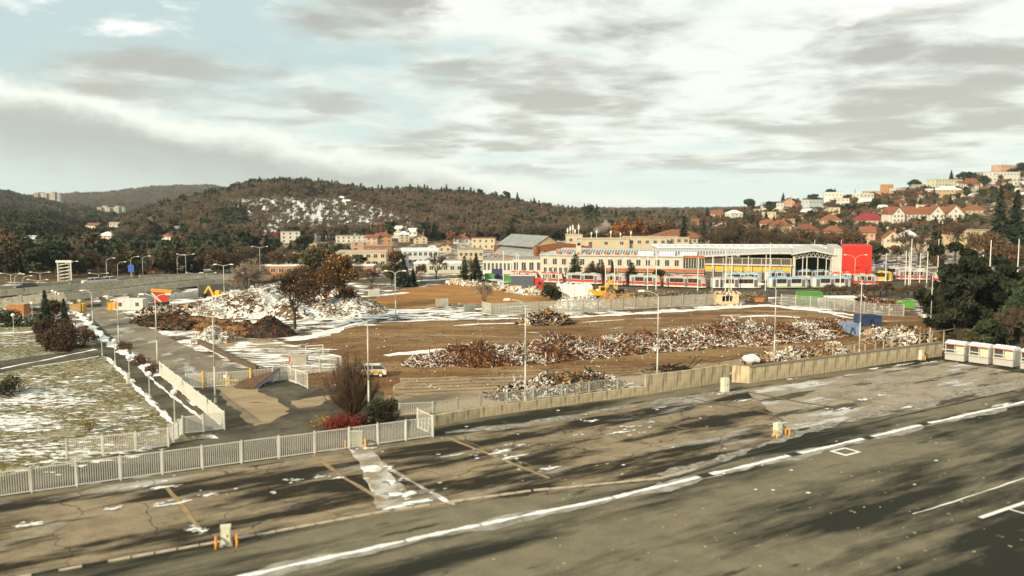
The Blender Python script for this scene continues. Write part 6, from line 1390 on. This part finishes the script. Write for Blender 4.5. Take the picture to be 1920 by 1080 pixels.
# containers + hut on the right
b = thing('white_shed', 'long low white flat shed behind the green skip', 'shed', G(1585, 576), .05); MB().box(-3.2, 4.2, 0, 3, 0, 1.9).build('wall', M('shed_white', (.56, .58, .5), .7, .2, 1), b); MB().box(-3.3, 4.3, -.1, 3.1, 1.9, 2.05).build('roof', m_snowclean, b); MB().box(-4.6, -3.3, .2, 2.8, 0, 1.6).build('side_tank', m_tarp, b)
hut = thing('ruined_hut', 'half-demolished cream hut with an empty window', 'hut', G(1365, 573), 0); m_hc = M('hut_plaster', (.62, .50, .32), .9, .35, 1.5, .5)
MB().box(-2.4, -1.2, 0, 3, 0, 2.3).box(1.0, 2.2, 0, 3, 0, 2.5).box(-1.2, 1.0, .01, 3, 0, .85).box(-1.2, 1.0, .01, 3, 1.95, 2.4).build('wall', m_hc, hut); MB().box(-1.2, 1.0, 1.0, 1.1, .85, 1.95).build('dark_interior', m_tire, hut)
for x in (-.5, .3): MB().box(x - .05, x + .05, .1, .2, .85, 1.95).build('window_bar', m_frame, hut)
f = MB()
r = np.random.default_rng(4); n = 160; V_, F_ = shards(np.stack([r.uniform(-2.6, 2.6, n), r.uniform(-.6, 3, n), np.where(r.uniform(size=n) < .5, 2.4, .1) + r.uniform(0, .2, n)], 1), r.uniform(.1, .35, n), r.uniform(.08, .25, n), r.uniform(.05, .15, n), r)
o = link('broken_edge', npmesh('broken_edge', V_, F_, m_attr, np.repeat(np.array([(.55, .42, .25), (.7, .68, .6), (.2, .09, .05)])[r.integers(0, 3, n)], 6, 0)), hut); o['kind'] = 'stuff'
heap('rusty scrap heap behind the grey lattice fence', [(1640, 579, 3, 2.3), (1665, 581, 2.6, 2.2), (1615, 576, 2.4, 2.6)], 1300, [RU, DK, BR, GR], [4, 3, 2, 1], (.35, .12, .06), snowf=.15)
# scrap behind wall, tarp
heap('bundle of dark poles lying behind the wall top', [(1262, 708, 1.6, 2.0)], 120, [DK, GR], [3, 1], (.9, .04, .04), longf=1.3, sfl=.15)
wt = MB().sphere((0, 0, 0), .95, 9, 6, sz=.55); wt.v = [(x * 1.2 + .1 * math.sin(9 * y), y, z + .12 * math.sin(7 * x)) for x, y, z in wt.v]; o = wt.build('tarp_bundle', m_tarp, None, G(1408, 694) + Vector((0, 0, 1.45))); tag(o, 'white tarpaulin bundle at the projecting wall bay', 'tarpaulin')
# brick box, signs left
bb = thing('brick_box', 'orange brick box building at the left edge', 'building', G(30, 598), 0); MB().box(-1.5, 1.5, 0, 2, .8, 2.6).build('wall', M('orange_brick', (.42, .17, .07), .9, .3, 2), bb); MB().box(-1.4, 1.4, .05, 2, 0, .8).build('plinth', m_conc2, bb); MB().box(-1.6, 1.6, -.1, 2.1, 2.6, 2.7).build('roof', m_conc2, bb)
sg = thing('road_sign', 'blue rectangular road sign under the elevated road', 'road sign', G(194, 572), 0); MB().box(-.5, .5, -.04, .02, 1.6, 2.8).build('panel', M('sign_blue', (.03, .09, .4), .5), sg); MB().tube((0, .05, 0), (0, .05, 2.8), .05).build('pole', m_pole, sg); MB().box(-.35, .35, -.05, -.041, 2.35, 2.6).build('lettering_bar', m_head, sg)
sg2 = thing('road_sign', 'small blue sign on the elevated road by the orange roof', 'road sign', A(246, 512, 207), 0); MB().box(-.7, .7, -.05, .02, .3, 2.0).build('panel', MATS['sign_blue'], sg2); MB().tube((0, .07, -1), (0, .07, 2), .06).build('pole', m_pole, sg2)
gfm = thing('sign_gantry', 'tall white steel frame tower left of the elevated road', 'gantry', A(122, 530, 205), 0); s_ = 205 / F; hh = 38 * s_
f = MB()
for x in (-1.6, 1.6): f.tube((x, 0, -3), (x, 0, hh), .14)
for k in range(6): f.tube((-1.6, 0, hh * k / 6), (1.6, 0, hh * (k + 1) / 6), .06); f.tube((-1.6, 0, hh * (k + .5) / 6), (1.6, 0, hh * (k + .5) / 6), .05)
f.build('frame', m_head, gfm); MB().box(-1.9, 1.9, -.3, .3, hh, hh + .5).build('top_beam', m_head, gfm)

# ------------------------------------------------------------ elevated road
def deck(label, path, width, par=.9, piers=(), thick=.65):
    o0 = path[0].copy(); o0.z = 0; t = thing('elevated_road', label, 'bridge', o0); dk = MB(); pr = MB(); rb = MB()
    m_dc = M('bridge_concrete', (.56, .52, .40), .9, .3, .5, streak=.4)
    for i in range(len(path) - 1):
        a_, b_ = path[i] - o0, path[i + 1] - o0; n = Vector((-(b_ - a_).y, (b_ - a_).x, 0)).normalized() * width
        a0, b0 = a_ - Vector((0, 0, thick)), b_ - Vector((0, 0, thick))
        dk.face([a0, b0, b_, a_]); dk.face([a_, b_, b_ + n, a_ + n], 1); dk.face([b0, a0, a0 + n, b0 + n]); dk.face([a0 + n, a_ + n, b_ + n, b0 + n])
        L = (b_ - a_).length; k = max(1, int(L / 3)); u = (b_ - a_) / k; nn = n.normalized() * .25
        for j in range(k):
            for side_ in (0, 1):
                q0 = a_ + u * j + n * side_ * .97 + u * .02; q1 = q0 + u * .95; up_ = Vector((0, 0, par)); e_ = Vector((0, 0, .005))
                mb = MB(); mb.face([q0 + e_, q1 + e_, q1 + up_, q0 + up_]); mb.face([q0 + up_, q1 + up_, q1 + up_ + nn, q0 + up_ + nn]); mb.face([q1 + nn + e_, q0 + nn + e_, q0 + up_ + nn, q1 + up_ + nn]); mb.face([q0 + e_, q0 + up_, q0 + up_ + nn, q0 + nn + e_]); mb.face([q1 + up_, q1 + e_, q1 + nn + e_, q1 + up_ + nn]); mb.build('parapet_panel', m_dc, t)
    dk.build('deck', [m_dc, m_darkr], t)
    for (q, w_) in piers:
        z = q.z - thick - .01; MB().box(-w_ / 2, w_ / 2, .5, 1.5, 0, z).box(-w_ / 2 - .3, w_ / 2 + .3, .3, min(width * .9, 8), z - .5, z - .003).build('pier', m_dc, t, (q.x - o0.x, q.y - o0.y, 0))
    return t
pA = [A(-260, 572, 165), A(-60, 555, 172), A(80, 543, 182), A(200, 533, 194), A(290, 525, 204), A(430, 520, 218), A(520, 521, 232)]
deck('upper carriageway of the elevated concrete road at the left', pA, 9, .7, [(pA[1].lerp(pA[2], .3), 1.2), (pA[2].lerp(pA[3], .1), 1.2), (pA[3].lerp(pA[4], .1), 1.2), (pA[4].lerp(pA[5], .1), 1.2), (pA[4].lerp(pA[5], .6), 1.2)])
pB = [A(-260, 590, 156), A(0, 571, 162), A(125, 557, 168), A(220, 548, 176), A(338, 534, 190), A(420, 526, 202)]
deck('lower ramp of the elevated concrete road with dark openings', pB, 5, .6, [(pB[2].lerp(pB[3], .15), 1.4), (pB[2].lerp(pB[3], .7), 1.4), (pB[3].lerp(pB[4], .2), 1.2), (pB[3].lerp(pB[4], .5), 1.2), (pB[3].lerp(pB[4], .8), 1.2), (pB[1], 1.4)])
ww_ = thing('abutment_wall', 'pale concrete wall carrying the ramp at the far left', 'wall', G(-200, 607)); P0_, P1_ = G(-200, 607), G(125, 566)
D = P1_ - P0_; 
for k in range(14): MB().box(D.length * k / 14 + .03, D.length * (k + 1) / 14 - .03, 0, .4, 0, 2.2).build('wall_panel', MATS['bridge_concrete'], ww_, (0, 0, 0), math.atan2(D.y, D.x))
lw = thing('boundary_wall', 'low white boundary wall behind the crusher', 'wall', G(262, 566)); P0_, P1_ = G(262, 566), G(372, 557); D = P1_ - P0_
for k in range(10): MB().box(D.length * k / 10 + .04, D.length * (k + 1) / 10 - .04, 0, .25, 0, 1.3).build('wall_panel', M('whitewash', (.6, .6, .55), .8, .2, 1), lw, (0, 0, 0), math.atan2(D.y, D.x))
lw = thing('boundary_wall', 'grey board wall in shade behind the yellow excavator', 'wall', G(372, 556)); P0_, P1_ = G(372, 556), G(470, 548); D = P1_ - P0_
for k in range(12): MB().box(D.length * k / 12 + .04, D.length * (k + 1) / 12 - .04, 0, .25, 0, 2.6).build('wall_panel', M('grey_boards', (.25, .23, .18), .8, .3, 1), lw, (0, 0, 0), math.atan2(D.y, D.x))
for i, (a_, c, lab) in enumerate([(45, (.05, .06, .08), 'dark car driving on the lower ramp at left'), (170, (.6, .6, .6), 'white car on the ramp behind the sign frame'), (198, (.62, .62, .6), 'white car on the upper road behind the lamps')]):
    q = A(a_, 500, 184 + i * 8); zz_ = np.interp(a_, [-60, 80, 200, 290], [pA[1].z, pA[2].z, pA[3].z, pA[4].z]); yy = np.interp(a_, [-60, 80, 200, 290], [172, 182, 194, 204]) + 3
    car(lab, Vector(((a_ - 960) / F * yy, yy, zz_ + .02)), .75, c, 4.3)

# ------------------------------------------------------------ individual trees
def tr_(kind, px_, ybase, ytop, label, Yf=None, wid=1.0, group=None):
    b = A(px_, ybase, Yf) if Yf else hit(px_, ybase)
    if Yf: b.z = min(b.z, T(b.x, b.y) + .0) if Yf < 400 else b.z
    H = (ybase - ytop) * b.y / F; H = zat(ytop, b.y) - b.z if Yf else H
    return tree(kind, b, max(H, 2), label, group, wid)
r = np.random.default_rng(21)
def shrub(label, px_, py_, H, Rd, col, n=1200, ls=.1, name='shrub', upr=0, tw=None):
    p = G(px_, py_); tk, cr = make_blob(r, H, Rd, col, n, ls, .08, 14, .42, .9)
    t = thing(name, label, 'shrub', p); link('stem', tk, t); link('foliage', cr, t); return t
# big pine right
pine1 = make_blob(r, 17, 5.6, (.015, .020, .008), 12000, .34, .06, 62, .19, .6)
pine2 = make_blob(r, 14, 4.4, (.016, .022, .009), 7500, .34, .04, 46, .21, .65)
PROTO['pine'] = [pine1]; KN['pine'] = ('pine_tree', 'pine')
b = G(1800, 650); tree('pine', b, 1.0, 'huge dark round-crowned pine right of the last lamp post', mesh=pine1)
b = G(1862, 640); tree('pine', b, .95, 'second dark pine behind the huge one, nearer the right edge', mesh=pine2)
b = G(1760, 610); tree('pine', b, .62, 'lower dark pine skirt at the left of the huge pine', mesh=pine2)
for i, (a_, b_, H, k) in enumerate([(1905, 640, 11, 'round'), (1890, 660, 7, 'bare'), (1850, 662, 5.5, 'round'), (1930, 665, 8, 'bare'), (1915, 655, 9, 'round'), (1825, 660, 4, 'olive'), (1880, 630, 11, 'bare'), (1770, 560, 5, 'brown'), (1960, 640, 12, 'round')]):
    p = G(a_, b_); tree(k, p, H, KN[k][1] + ' in the dark thicket behind the booths, ' + ['tallest at right', 'low, above the third booth', 'low, above the second booth', 'beyond the right edge', 'above the fourth booth', 'between pine trunk and booths', 'bare one rising over the thicket', 'left of the pine crown', 'outermost on the right'][i])
for i, (a_, b_, H, Rd) in enumerate([(1775, 628, 4.5, 3.2), (1812, 632, 5.5, 3.4), (1848, 640, 5, 3), (1885, 648, 6, 3.2), (1750, 600, 4, 3), (1830, 610, 6, 4), (1800, 600, 6, 4), (1870, 620, 7, 4), (1910, 640, 7, 4)]):
    shrub('dark undergrowth bush below the huge pine, ' + ['left of the trunk', 'right of the trunk', 'above the second booth', 'above the third booth', 'at the far left', 'behind the trunk, right', 'behind the trunk, left', 'back row, above the third booth', 'at the right edge'][i], a_, b_, H, Rd, (.028, .026, .011) if i % 2 else (.045, .03, .016), 2200, .16)
# two tall spruces top right
for a_, yt, lab in ((1872, 352, 'left of the two tall dark spruces at the right edge'), (1903, 355, 'right of the two tall dark spruces at the right edge')):
    b = A(a_, 470, 300); b.z = 0; tree('spruce', b, zat(yt, 300) + .0, 'very tall spruce, ' + lab, wid=.78)
# autumn trees near the snow heap
au = [make_bare(r, 10, (.06, .038, .022), .035, 1.05, 6, leaves=800, lcol=(.22, .11, .04), ls=.13, n0=6, tr=.02), make_bare(r, 10, (.06, .038, .022), .035, .95, 6, leaves=700, lcol=(.20, .10, .035), ls=.13, n0=5, tr=.02), make_bare(r, 10, (.06, .038, .022), .035, .8, 6, leaves=2000, lcol=(.36, .19, .05), ls=.13, n0=6, tr=.018)]
for k, (a_, b_, yt, lab) in enumerate([(553, 617, 494, 'spreading autumn tree with dark forked trunk beside the earth cone'), (610, 588, 494, 'middle autumn tree behind, against the snowy rubble'), (640, 585, 480, 'golden-leaved autumn tree on the right of the group')]):
    p = G(a_, b_); H = zat(yt, p.y); tree('autumn', p, H / 10, lab, mesh=au[k])
tr_('autumn', 585, 590, 500, 'thin rusty tree between the two big autumn trees')
tr_('brown', 655, 585, 530, 'low brown thicket tree at the foot of the golden tree')
# vase bush
def make_vase(r, H, Rd, n, col):
    A0, A1, q0, q1 = [], [], [], []; B0, B1, w0, w1 = [], [], [], []
    for i in range(n):
        a = r.uniform(0, 6.28); ph = r.uniform(0, 1) ** .55; rad = Rd * ph * r.uniform(.75, 1.05); top = H * (1 - .42 * ph ** 2.2) * r.uniform(.82, 1.0)
        pts = []
        for k in range(8):
            t = k / 7; rr = rad * t ** .8 * (1 + .12 * math.sin(t * 3)); pts.append(np.array([rr * math.cos(a + .15 * math.sin(t * 5)), rr * math.sin(a + .15 * math.sin(t * 5)), H * .05 + (top - H * .05) * t ** 1.15]))
        for k in range(7):
            (A0 if k < 3 else B0).append(pts[k]); (A1 if k < 3 else B1).append(pts[k + 1]); w_ = .045 * (1 - k / 8); (q0 if k < 3 else w0).append(w_); (q1 if k < 3 else w1).append(w_ * .85)
            if k > 1:
                for j in range(7):
                    o_ = pts[k] + (pts[k + 1] - pts[k]) * r.uniform(); d_ = (pts[k + 1] - pts[k]) / np.linalg.norm(pts[k + 1] - pts[k]) + r.normal(size=3) * .42; B0.append(o_); B1.append(o_ + d_ * r.uniform(.25, .6)); w0.append(.014); w1.append(.008)
    V1, F1 = prisms(A0, A1, q0, q1, 5); V0, F0 = prisms([[0, 0, 0]], [[0, 0, H * .1]], [.22], [.16], 8); V2, F2 = prisms(B0, B1, w0, w1, 3)
    tkm = npmesh('trunk', np.concatenate([V0, V1]), np.concatenate([F0, F1 + len(V0)]), M('pale_bark', (.17, .12, .075), .9, .4, 4), smooth=True)
    return tkm, npmesh('crown', V2, F2, m_leaf, np.repeat(np.array(col) * r.uniform(.6, 1.6, (len(B0), 1)), 3, 0))
vb = make_vase(r, 6.5, 2.9, 165, (.060, .038, .022))
p = G(657, 782); tree('bare', p, 1.0, 'bare vase-shaped bush tree behind the front fence', mesh=vb)
shrub('low crimson bush at the foot of the bush tree', 640, 808, 1.3, 1.7, (.15, .018, .014), 2600, .06)
shrub('dark rusty bush right of the crimson one', 685, 800, 1.2, 1.2, (.10, .035, .02), 1500, .06)
shrub('dark green shrub right of the front lamp post', 718, 800, 2.6, 1.7, (.030, .036, .013), 3600, .08)
p = G(724, 800); tree('bare', p, .45, 'long twiggy shoots above the dark green shrub', mesh=vb)
shrub('ochre grass tuft at the island corner', 615, 800, .5, 1.6, (.22, .13, .04), 1200, .07, 'grass_tuft')
# left hedge and conifers
shrub('large dark brown hedge bush by the footpath', 115, 655, 2.6, 3.7, (.06, .033, .02), 6500, .13)
shrub('dark brown hedge bush just behind the large one', 100, 640, 3.2, 2.8, (.055, .032, .02), 4500, .13)
shrub('small rusty bush at the footpath bend', 168, 638, 1.8, 1.2, (.10, .05, .028), 1200, .09)
shrub('dark green low shrub at the left edge under the brick box', 14, 612, 2.4, 2.4, (.02, .033, .012), 2000, .12)
shrub('low green juniper on the far lawn', 62, 610, 1.3, 3.2, (.03, .045, .02), 1500, .12)
shrub('dark shrub at the left edge of the lawn', 8, 740, 1.6, 2.2, (.03, .03, .014), 2000, .08)
shrub('scraggly yellow twig bush in the middle of the lawn', 168, 812, 1.5, .9, (.17, .12, .04), 500, .05)
shrub('small tuft by the lawn fence', 215, 825, .5, .5, (.12, .09, .03), 300, .05)
shrub('low hedge strip left of the site road', 235, 655, .9, 1.2, (.09, .045, .025), 900, .08)
shrub('low hedge strip between path and white fence', 262, 682, .9, 1.4, (.10, .05, .028), 900, .08)
shrub('low hedge strip at the top of the white fence', 285, 700, .9, 1.2, (.10, .05, .028), 900, .08)
shrub('dark green bush beside the container truck', 1033, 562, 3.6, 2.4, (.03, .036, .014), 2500, .16)
shrub('small dark bush left of the white tarpaulin', 1048, 562, 1.8, .8, (.03, .036, .014), 800, .12)
for a_, b_, yt, k, lab in [(87, 625, 540, 'spruce', 'narrow dark spruce among the footpath shrubs'), (122, 625, 556, 'spruce', 'snow-dusted conifer beside the footpath globes'), (100, 620, 552, 'brown', 'tall brown shrub tree between conifers')]: tr_(k, a_, b_, yt, lab, wid=.9)
# depot cypresses and spruces
for a_, b_, yt, k, lab, wd in [(871, 528, 478, 'thuja', 'slim dark cypress left of the low white building', .62), (893, 530, 474, 'spruce', 'blue-green spruce right of the slim cypress', 1.0), (886, 531, 480, 'bare', 'thin bare stem between cypress and spruce', .5), (1079, 523, 474, 'thuja', 'tallest dark cypress before the depot wall', .9), (1111, 527, 487, 'thuja', 'left one of the three small cypresses', .8), (1121, 528, 491, 'thuja', 'middle one of the three small cypresses', .75), (1130, 528, 490, 'thuja', 'right one of the three small cypresses', .7), (1148, 529, 487, 'slim', 'thin ragged conifer beside the small cypresses', 1.0),
        (1184, 530, 490, 'thuja', 'isolated bushy cypress before the brick band', 1.1), (1233, 533, 500, 'round', 'small yellowish evergreen before the brick band', .8), (1253, 533, 512, 'round', 'smallest evergreen before the depot', .7), (745, 532, 462, 'brown', 'tall brown conical tree left of the white hall', .7), (757, 538, 480, 'spruce', 'dark green cone tree at the edge of the ochre field', 1.1), (735, 536, 488, 'olive', 'olive bush tree before the cream building', .9), (775, 537, 500, 'spruce', 'low dark cone right of the green cone tree', 1.0), (818, 525, 468, 'bare', 'round bare tree before the garage', 1.0), (790, 530, 490, 'brown', 'brown slim tree before the white hall', .6),
        (463, 560, 480, 'barepale', 'pale birch-like bare tree behind the snowy rubble', .9), (448, 560, 500, 'barepale', 'smaller pale bare tree left of the birch', 1.0), (480, 558, 492, 'barepale', 'pale bare tree right of the birch', 1.0), (908, 580, 520, 'barepale', 'small bare sapling before the lattice fence', .8), (697, 540, 500, 'bare', 'bare shrub tree behind the fence slab', 1.2)]:
    tr_(k, a_, b_, yt, lab, wid=wd * (1.55 if k == 'thuja' else 1.15))
# office spruce, rust trees behind depot
for a_, yt, Yf, k, lab, wd in [(1281, 404, 335, 'spruce', 'big dark spruce before the office building', .8), (1165, 410, 400, 'autumn', 'round rust-coloured tree left, behind the cream block', 1.2), (1205, 408, 410, 'autumn', 'rust-coloured tree right of the round one', 1.1), (1225, 412, 405, 'brown', 'brown tree beside the rust-coloured trees', 1.1), (1250, 410, 420, 'brown', 'brown tree left of the office roof', 1.0), (1318, 412, 400, 'spruce', 'slim spruce right of the office', 1.0), (846, 428, 460, 'autumn', 'small rust tree above the small gables', 1.0)]:
    b = A(a_, 480, Yf); b.z = T(b.x, b.y); tree(k, b, zat(yt, Yf) - b.z, lab, wid=wd)
places = ['left part of the row', 'centre of the row', 'right part of the row']
for i, a_ in enumerate(range(1338, 1560, 17)):
    Yf = 300 + (i % 3) * 16; b = A(a_ + r.uniform(-5, 5), 500, Yf); b.z = 0; k = ('bare', 'brown', 'bare')[i % 3]
    tree(k, b, zat(r.uniform(405, 432), Yf), KN[k][1].replace(' deciduous', '') + ' behind the rear depot roof, ' + ['at the left end', 'second from the left end', 'third from the left end', 'fourth from the left end', 'left of the middle', 'just left of the middle', 'in the middle', 'just right of the middle', 'right of the middle', 'fourth from the right end', 'third from the right end', 'second from the right end', 'at the right end', 'touching the shed gable'][min(i, 13)], 'trees in the row behind the depot roof')
for i, (a_, yt, Yf, k) in enumerate([(1580, 430, 300, 'brown'), (1600, 425, 310, 'brown'), (1640, 450, 290, 'round'), (1700, 425, 320, 'bare'), (1722, 430, 300, 'bare'), (1750, 405, 330, 'slim'), (1760, 430, 300, 'slim'), (1790, 400, 320, 'bare'), (1820, 430, 300, 'bare'), (1838, 430, 280, 'brown'), (1858, 430, 270, 'brown'), (1900, 450, 240, 'brown'), (1760, 470, 250, 'brown'), (1680, 455, 300, 'brown')]):
    b = A(a_, 500, Yf); b.z = 0; tree(k, b, zat(yt, Yf), KN[k][1] + ' behind the masts at right, ' + ['just right of the shed roof', 'over the red cube', 'dark one by the car park', 'tall one before the mansion', 'thin one below the mansion', 'tall slim one before the mansion wing', 'lower slim one below the mansion', 'spreading one before the brown roof', 'before the ochre block', 'beside the ochre block', 'under the tall spruces', 'far right behind the pine', 'directly behind the pine top', 'left of the cream gable'][i])
# leafless hedge between trams and skips
for i, a_ in enumerate(range(1545, 1730, 13)):
    p = G(a_ + r.uniform(-3, 3), 558 + r.uniform(-3, 4)); tree('brown' if i % 2 else 'bare', p, r.uniform(2.8, 4.0), 'leafless brown shrub in the hedge between trams and skips', 'leafless hedge shrubs by the trams', wid=1.3)
for i, a_ in enumerate(range(1180, 1350, 28)):
    p = G(a_, 566); tree('bare', p, r.uniform(1.6, 2.6), 'small bare shrub before the rubble-stone wall', 'small bare shrubs by the stone wall', wid=1.2)
# skyline conifers on the central hill
sk_list = [(440, 350), (452, 347), (490, 336), (530, 340), (545, 338), (566, 339), (575, 340), (592, 344), (612, 350), (630, 350), (726, 356), (746, 353), (764, 354), (785, 352), (838, 351), (900, 360), (926, 366), (932, 366), (946, 364), (952, 366), (970, 367), (1020, 384), (1095, 388), (1102, 385), (1110, 386), (1118, 388), (1154, 397), (1182, 402), (395, 362), (402, 358), (372, 366), (310, 378), (318, 376), (348, 370)]
for i, (a_, yt) in enumerate(sk_list):
    Yf = 880 if a_ < 1100 else 700; X_ = (a_ - 960) / F * Yf; z = T(X_, Yf); H = max(9, min(zat(yt - 7, Yf) - z, 20))
    tree('spruce' if i % 3 else 'round', (X_, Yf, z), H, ('pointed' if i % 3 else 'rounded') + ' conifer on the central hill skyline, ' + ('left shoulder' if a_ < 480 else 'left of the summit' if a_ < 560 else 'on the summit' if a_ < 640 else 'over the snowy slope end' if a_ < 800 else 'middle of the long ridge' if a_ < 960 else 'right end of the ridge'), 'conifers on the central hill skyline', wid=.9)
# dark spruces in the left valley belt
for i, (a_, yb, yt, k) in enumerate([(293, 470, 418, 'spruce'), (320, 445, 405, 'slim'), (372, 480, 445, 'slim'), (283, 400, 378, 'round'), (235, 415, 392, 'slim'), (202, 418, 405, 'spruce'), (88, 480, 440, 'round'), (105, 500, 444, 'round'), (60, 490, 452, 'round'), (140, 490, 450, 'round'), (15, 480, 430, 'autumn'), (35, 500, 438, 'olive'), (170, 480, 430, 'olive'), (265, 478, 440, 'round'), (245, 480, 442, 'round'), (340, 480, 448, 'brown'), (400, 480, 448, 'round'), (425, 486, 452, 'olive'), (450, 486, 430, 'round'), (470, 484, 438, 'round'), (500, 484, 440, 'spruce'), (515, 480, 444, 'round'), (570, 478, 436, 'round'), (545, 485, 452, 'spruce'), (10, 520, 460, 'round'), (40, 522, 462, 'round'), (70, 522, 455, 'round'), (100, 520, 462, 'round'), (150, 522, 470, 'olive'), (180, 515, 470, 'brown'), (210, 515, 468, 'bare'), (240, 512, 462, 'olive'), (310, 510, 462, 'olive'), (350, 508, 460, 'brown'), (380, 508, 458, 'brown'), (410, 508, 462, 'brown'), (440, 510, 462, 'bare'), (520, 505, 466, 'brown'), (550, 505, 470, 'brown'), (590, 500, 464, 'olive'), (610, 498, 462, 'brown'), (690, 436, 423, 'round'), (720, 436, 420, 'round')]):
    if yb > 495: b = A(a_, yb, 236 + (i * 7) % 30); b.z = 0; H = zat(yt, b.y)
    else:
        b = hit(a_, yb); H = (yb - yt) * b.y / F
    tree(k, b, H, KN[k][1].replace(' deciduous', '') + ' behind the elevated road, ' + ('at the far left' if a_ < 50 else 'left of the sign frame' if a_ < 108 else 'behind the sign frame' if a_ < 200 else 'before the valley houses' if a_ < 290 else 'over the curved road lamps' if a_ < 360 else 'under the central hill' if a_ < 435 else 'left of the modern apartments' if a_ < 530 else 'right of the modern apartments') + (', front' if yb > 495 else ', back'), 'trees of the belt behind the elevated road', wid=random.uniform(.9, 1.25))
# hillside trees among the villas
import re
def near_label(px_, py_, seen={}):
    best = sorted(HL, key=lambda h: abs((h[1] + h[2]) / 2 - px_) + 1.6 * abs((h[3] + h[4]) / 2 - py_))[0]
    core = re.split(r' (?:behind|below|left of|right of|near|above|under|beside|between|in the|at the|on the|just|high|among|next|half|with)', best[0])[0]
    core = best[0] if len(core.split()) < 3 else core
    core = ' '.join(core.replace('-', '-').split()[:8])
    dx = px_ - (best[1] + best[2]) / 2; dy = py_ - (best[3] + best[4]) / 2
    return ('left of' if dx < -6 else 'right of' if dx > 6 else 'behind' if dy < 0 else 'in front of') + ' the ' + core
k_ = 0; r = np.random.default_rng(77)
for i in range(110):
    px_ = r.uniform(1330, 1925); top = np.interp(px_, LAY[1][0], LAY[1][1]); py_ = top + 6 + r.uniform(0, 1) ** .8 * (455 - top); b = hit(px_, py_)
    k = ('spruce', 'round', 'bare', 'brown', 'slim', 'round', 'bare')[i % 7]; hpx = r.uniform(14, 30)
    zone = 'near the top of the slope' if py_ < top + 25 else ('on the middle slope' if py_ < 415 else 'at the foot of the slope')
    tree(k, b, max(4.5, min(hpx * b.y / F, 12)), KN[k][1].replace(' deciduous', '') + ' ' + near_label(px_, py_), 'garden trees on the right hillside', wid=r.uniform(.8, 1.2))
b = hit(1603, 365); tree('slim', b, 12, 'tall thin poplar on the skyline near the low red-trimmed house', wid=.35)
for i, (a_, yt) in enumerate([(1406, 370), (1412, 376), (1444, 376), (1468, 362), (1715, 333), (1783, 318), (1806, 320), (1815, 322), (1555, 352), (1565, 354), (1640, 370), (1600, 378), (1845, 328), (1326, 388)]):
    b = hit(a_, yt + 28); tree('spruce' if i % 2 else 'round', b, 30 * b.y / F * .95, 'tall conifer standing out on the right hillside, ' + ['left end by the grey-white house', 'left end, twin', 'over the pale terrace', 'left of the peach gable', 'above the grey terrace', 'top, left of the pair', 'top, middle', 'top, right of the pair', 'over the stepped cube', 'beside the stepped cube', 'between the white cubes', 'before the white cubes', 'by the white terrace', 'at the far left foot'][i])
# dry grass tufts on the lawn
n = 5200; r = np.random.default_rng(8); pxs = r.uniform(-60, 340, n); pys = r.uniform(672, 880, n); ok = (pxs < np.interp(pys, [672, 722, 800, 840], [195, 245, 322, 360])) & (pys < np.interp(pxs, [0, 372], [880, 826])); P = np.array([G(a, b)[:] for a, b in zip(pxs[ok], pys[ok])]); m_ = len(P)
d = rndvec(r, m_ * 4); d[:, 2] = np.abs(d[:, 2]) * 1.5; P4 = np.repeat(P, 4, 0) + r.normal(size=(m_ * 4, 3)) * (.12, .12, 0); V_, F_ = prisms(P4 + (0, 0, .0), P4 + d * r.uniform(.05, .16, (m_ * 4, 1)), np.full(m_ * 4, .02), np.full(m_ * 4, .004), 3)
tag(link('dry_grass', npmesh('dry_grass', V_, F_, m_leaf, np.repeat(np.array((.17, .125, .045)) * r.uniform(.4, 1.5, (m_ * 4, 1)), 3, 0))), 'short dry grass tufts poking through thin snow on the lawn', 'grass', kind='stuff')
# loose stones over the yard
n = 4200; pxs = r.uniform(560, 1720, n); pys = r.uniform(585, 730, n); hid = pys < np.interp(pxs, [560, 812, 1210, 1400, 1766], [735, 770, 700, 680, 640]); P = np.array([G(a, b)[:] for a, b in zip(pxs[hid], pys[hid])]); P[:, 2] = .04; n = len(P)
V_, F_ = shards(P, r.uniform(.03, .11, n), r.uniform(.02, .07, n), r.uniform(.02, .05, n), r)
tag(link('loose_stones', npmesh('loose_stones', V_, F_, m_attr, np.repeat(np.array([(.3, .22, .13), (.06, .04, .025), (.75, .75, .7), (.2, .12, .06), (.12, .07, .03), (.25, .17, .09)])[r.choice(6, n, p=[.2, .2, .06, .2, .2, .14])], 6, 0))), 'loose stones and scraps scattered over the brown yard', 'rubble', kind='stuff')

# ------------------------------------------------------------ air
hz = MB().box(-5200, 5200, -80, 7300, -1.5, 190).build('haze', None if False else M('tmp', (1, 1, 1)))
mh_ = bpy.data.materials.new('air'); mh_.use_nodes = True; t_ = mh_.node_tree; t_.nodes.remove(t_.nodes['Principled BSDF']); pv_ = t_.nodes.new('ShaderNodeVolumePrincipled')
pv_.inputs['Color'].default_value = (.80, .90, .94, 1); pv_.inputs['Density'].default_value = .000065; t_.links.new(pv_.outputs[0], t_.nodes['Material Output'].inputs['Volume'])
hz.data.materials.clear(); hz.data.materials.append(mh_); tag(hz, kind='stuff')
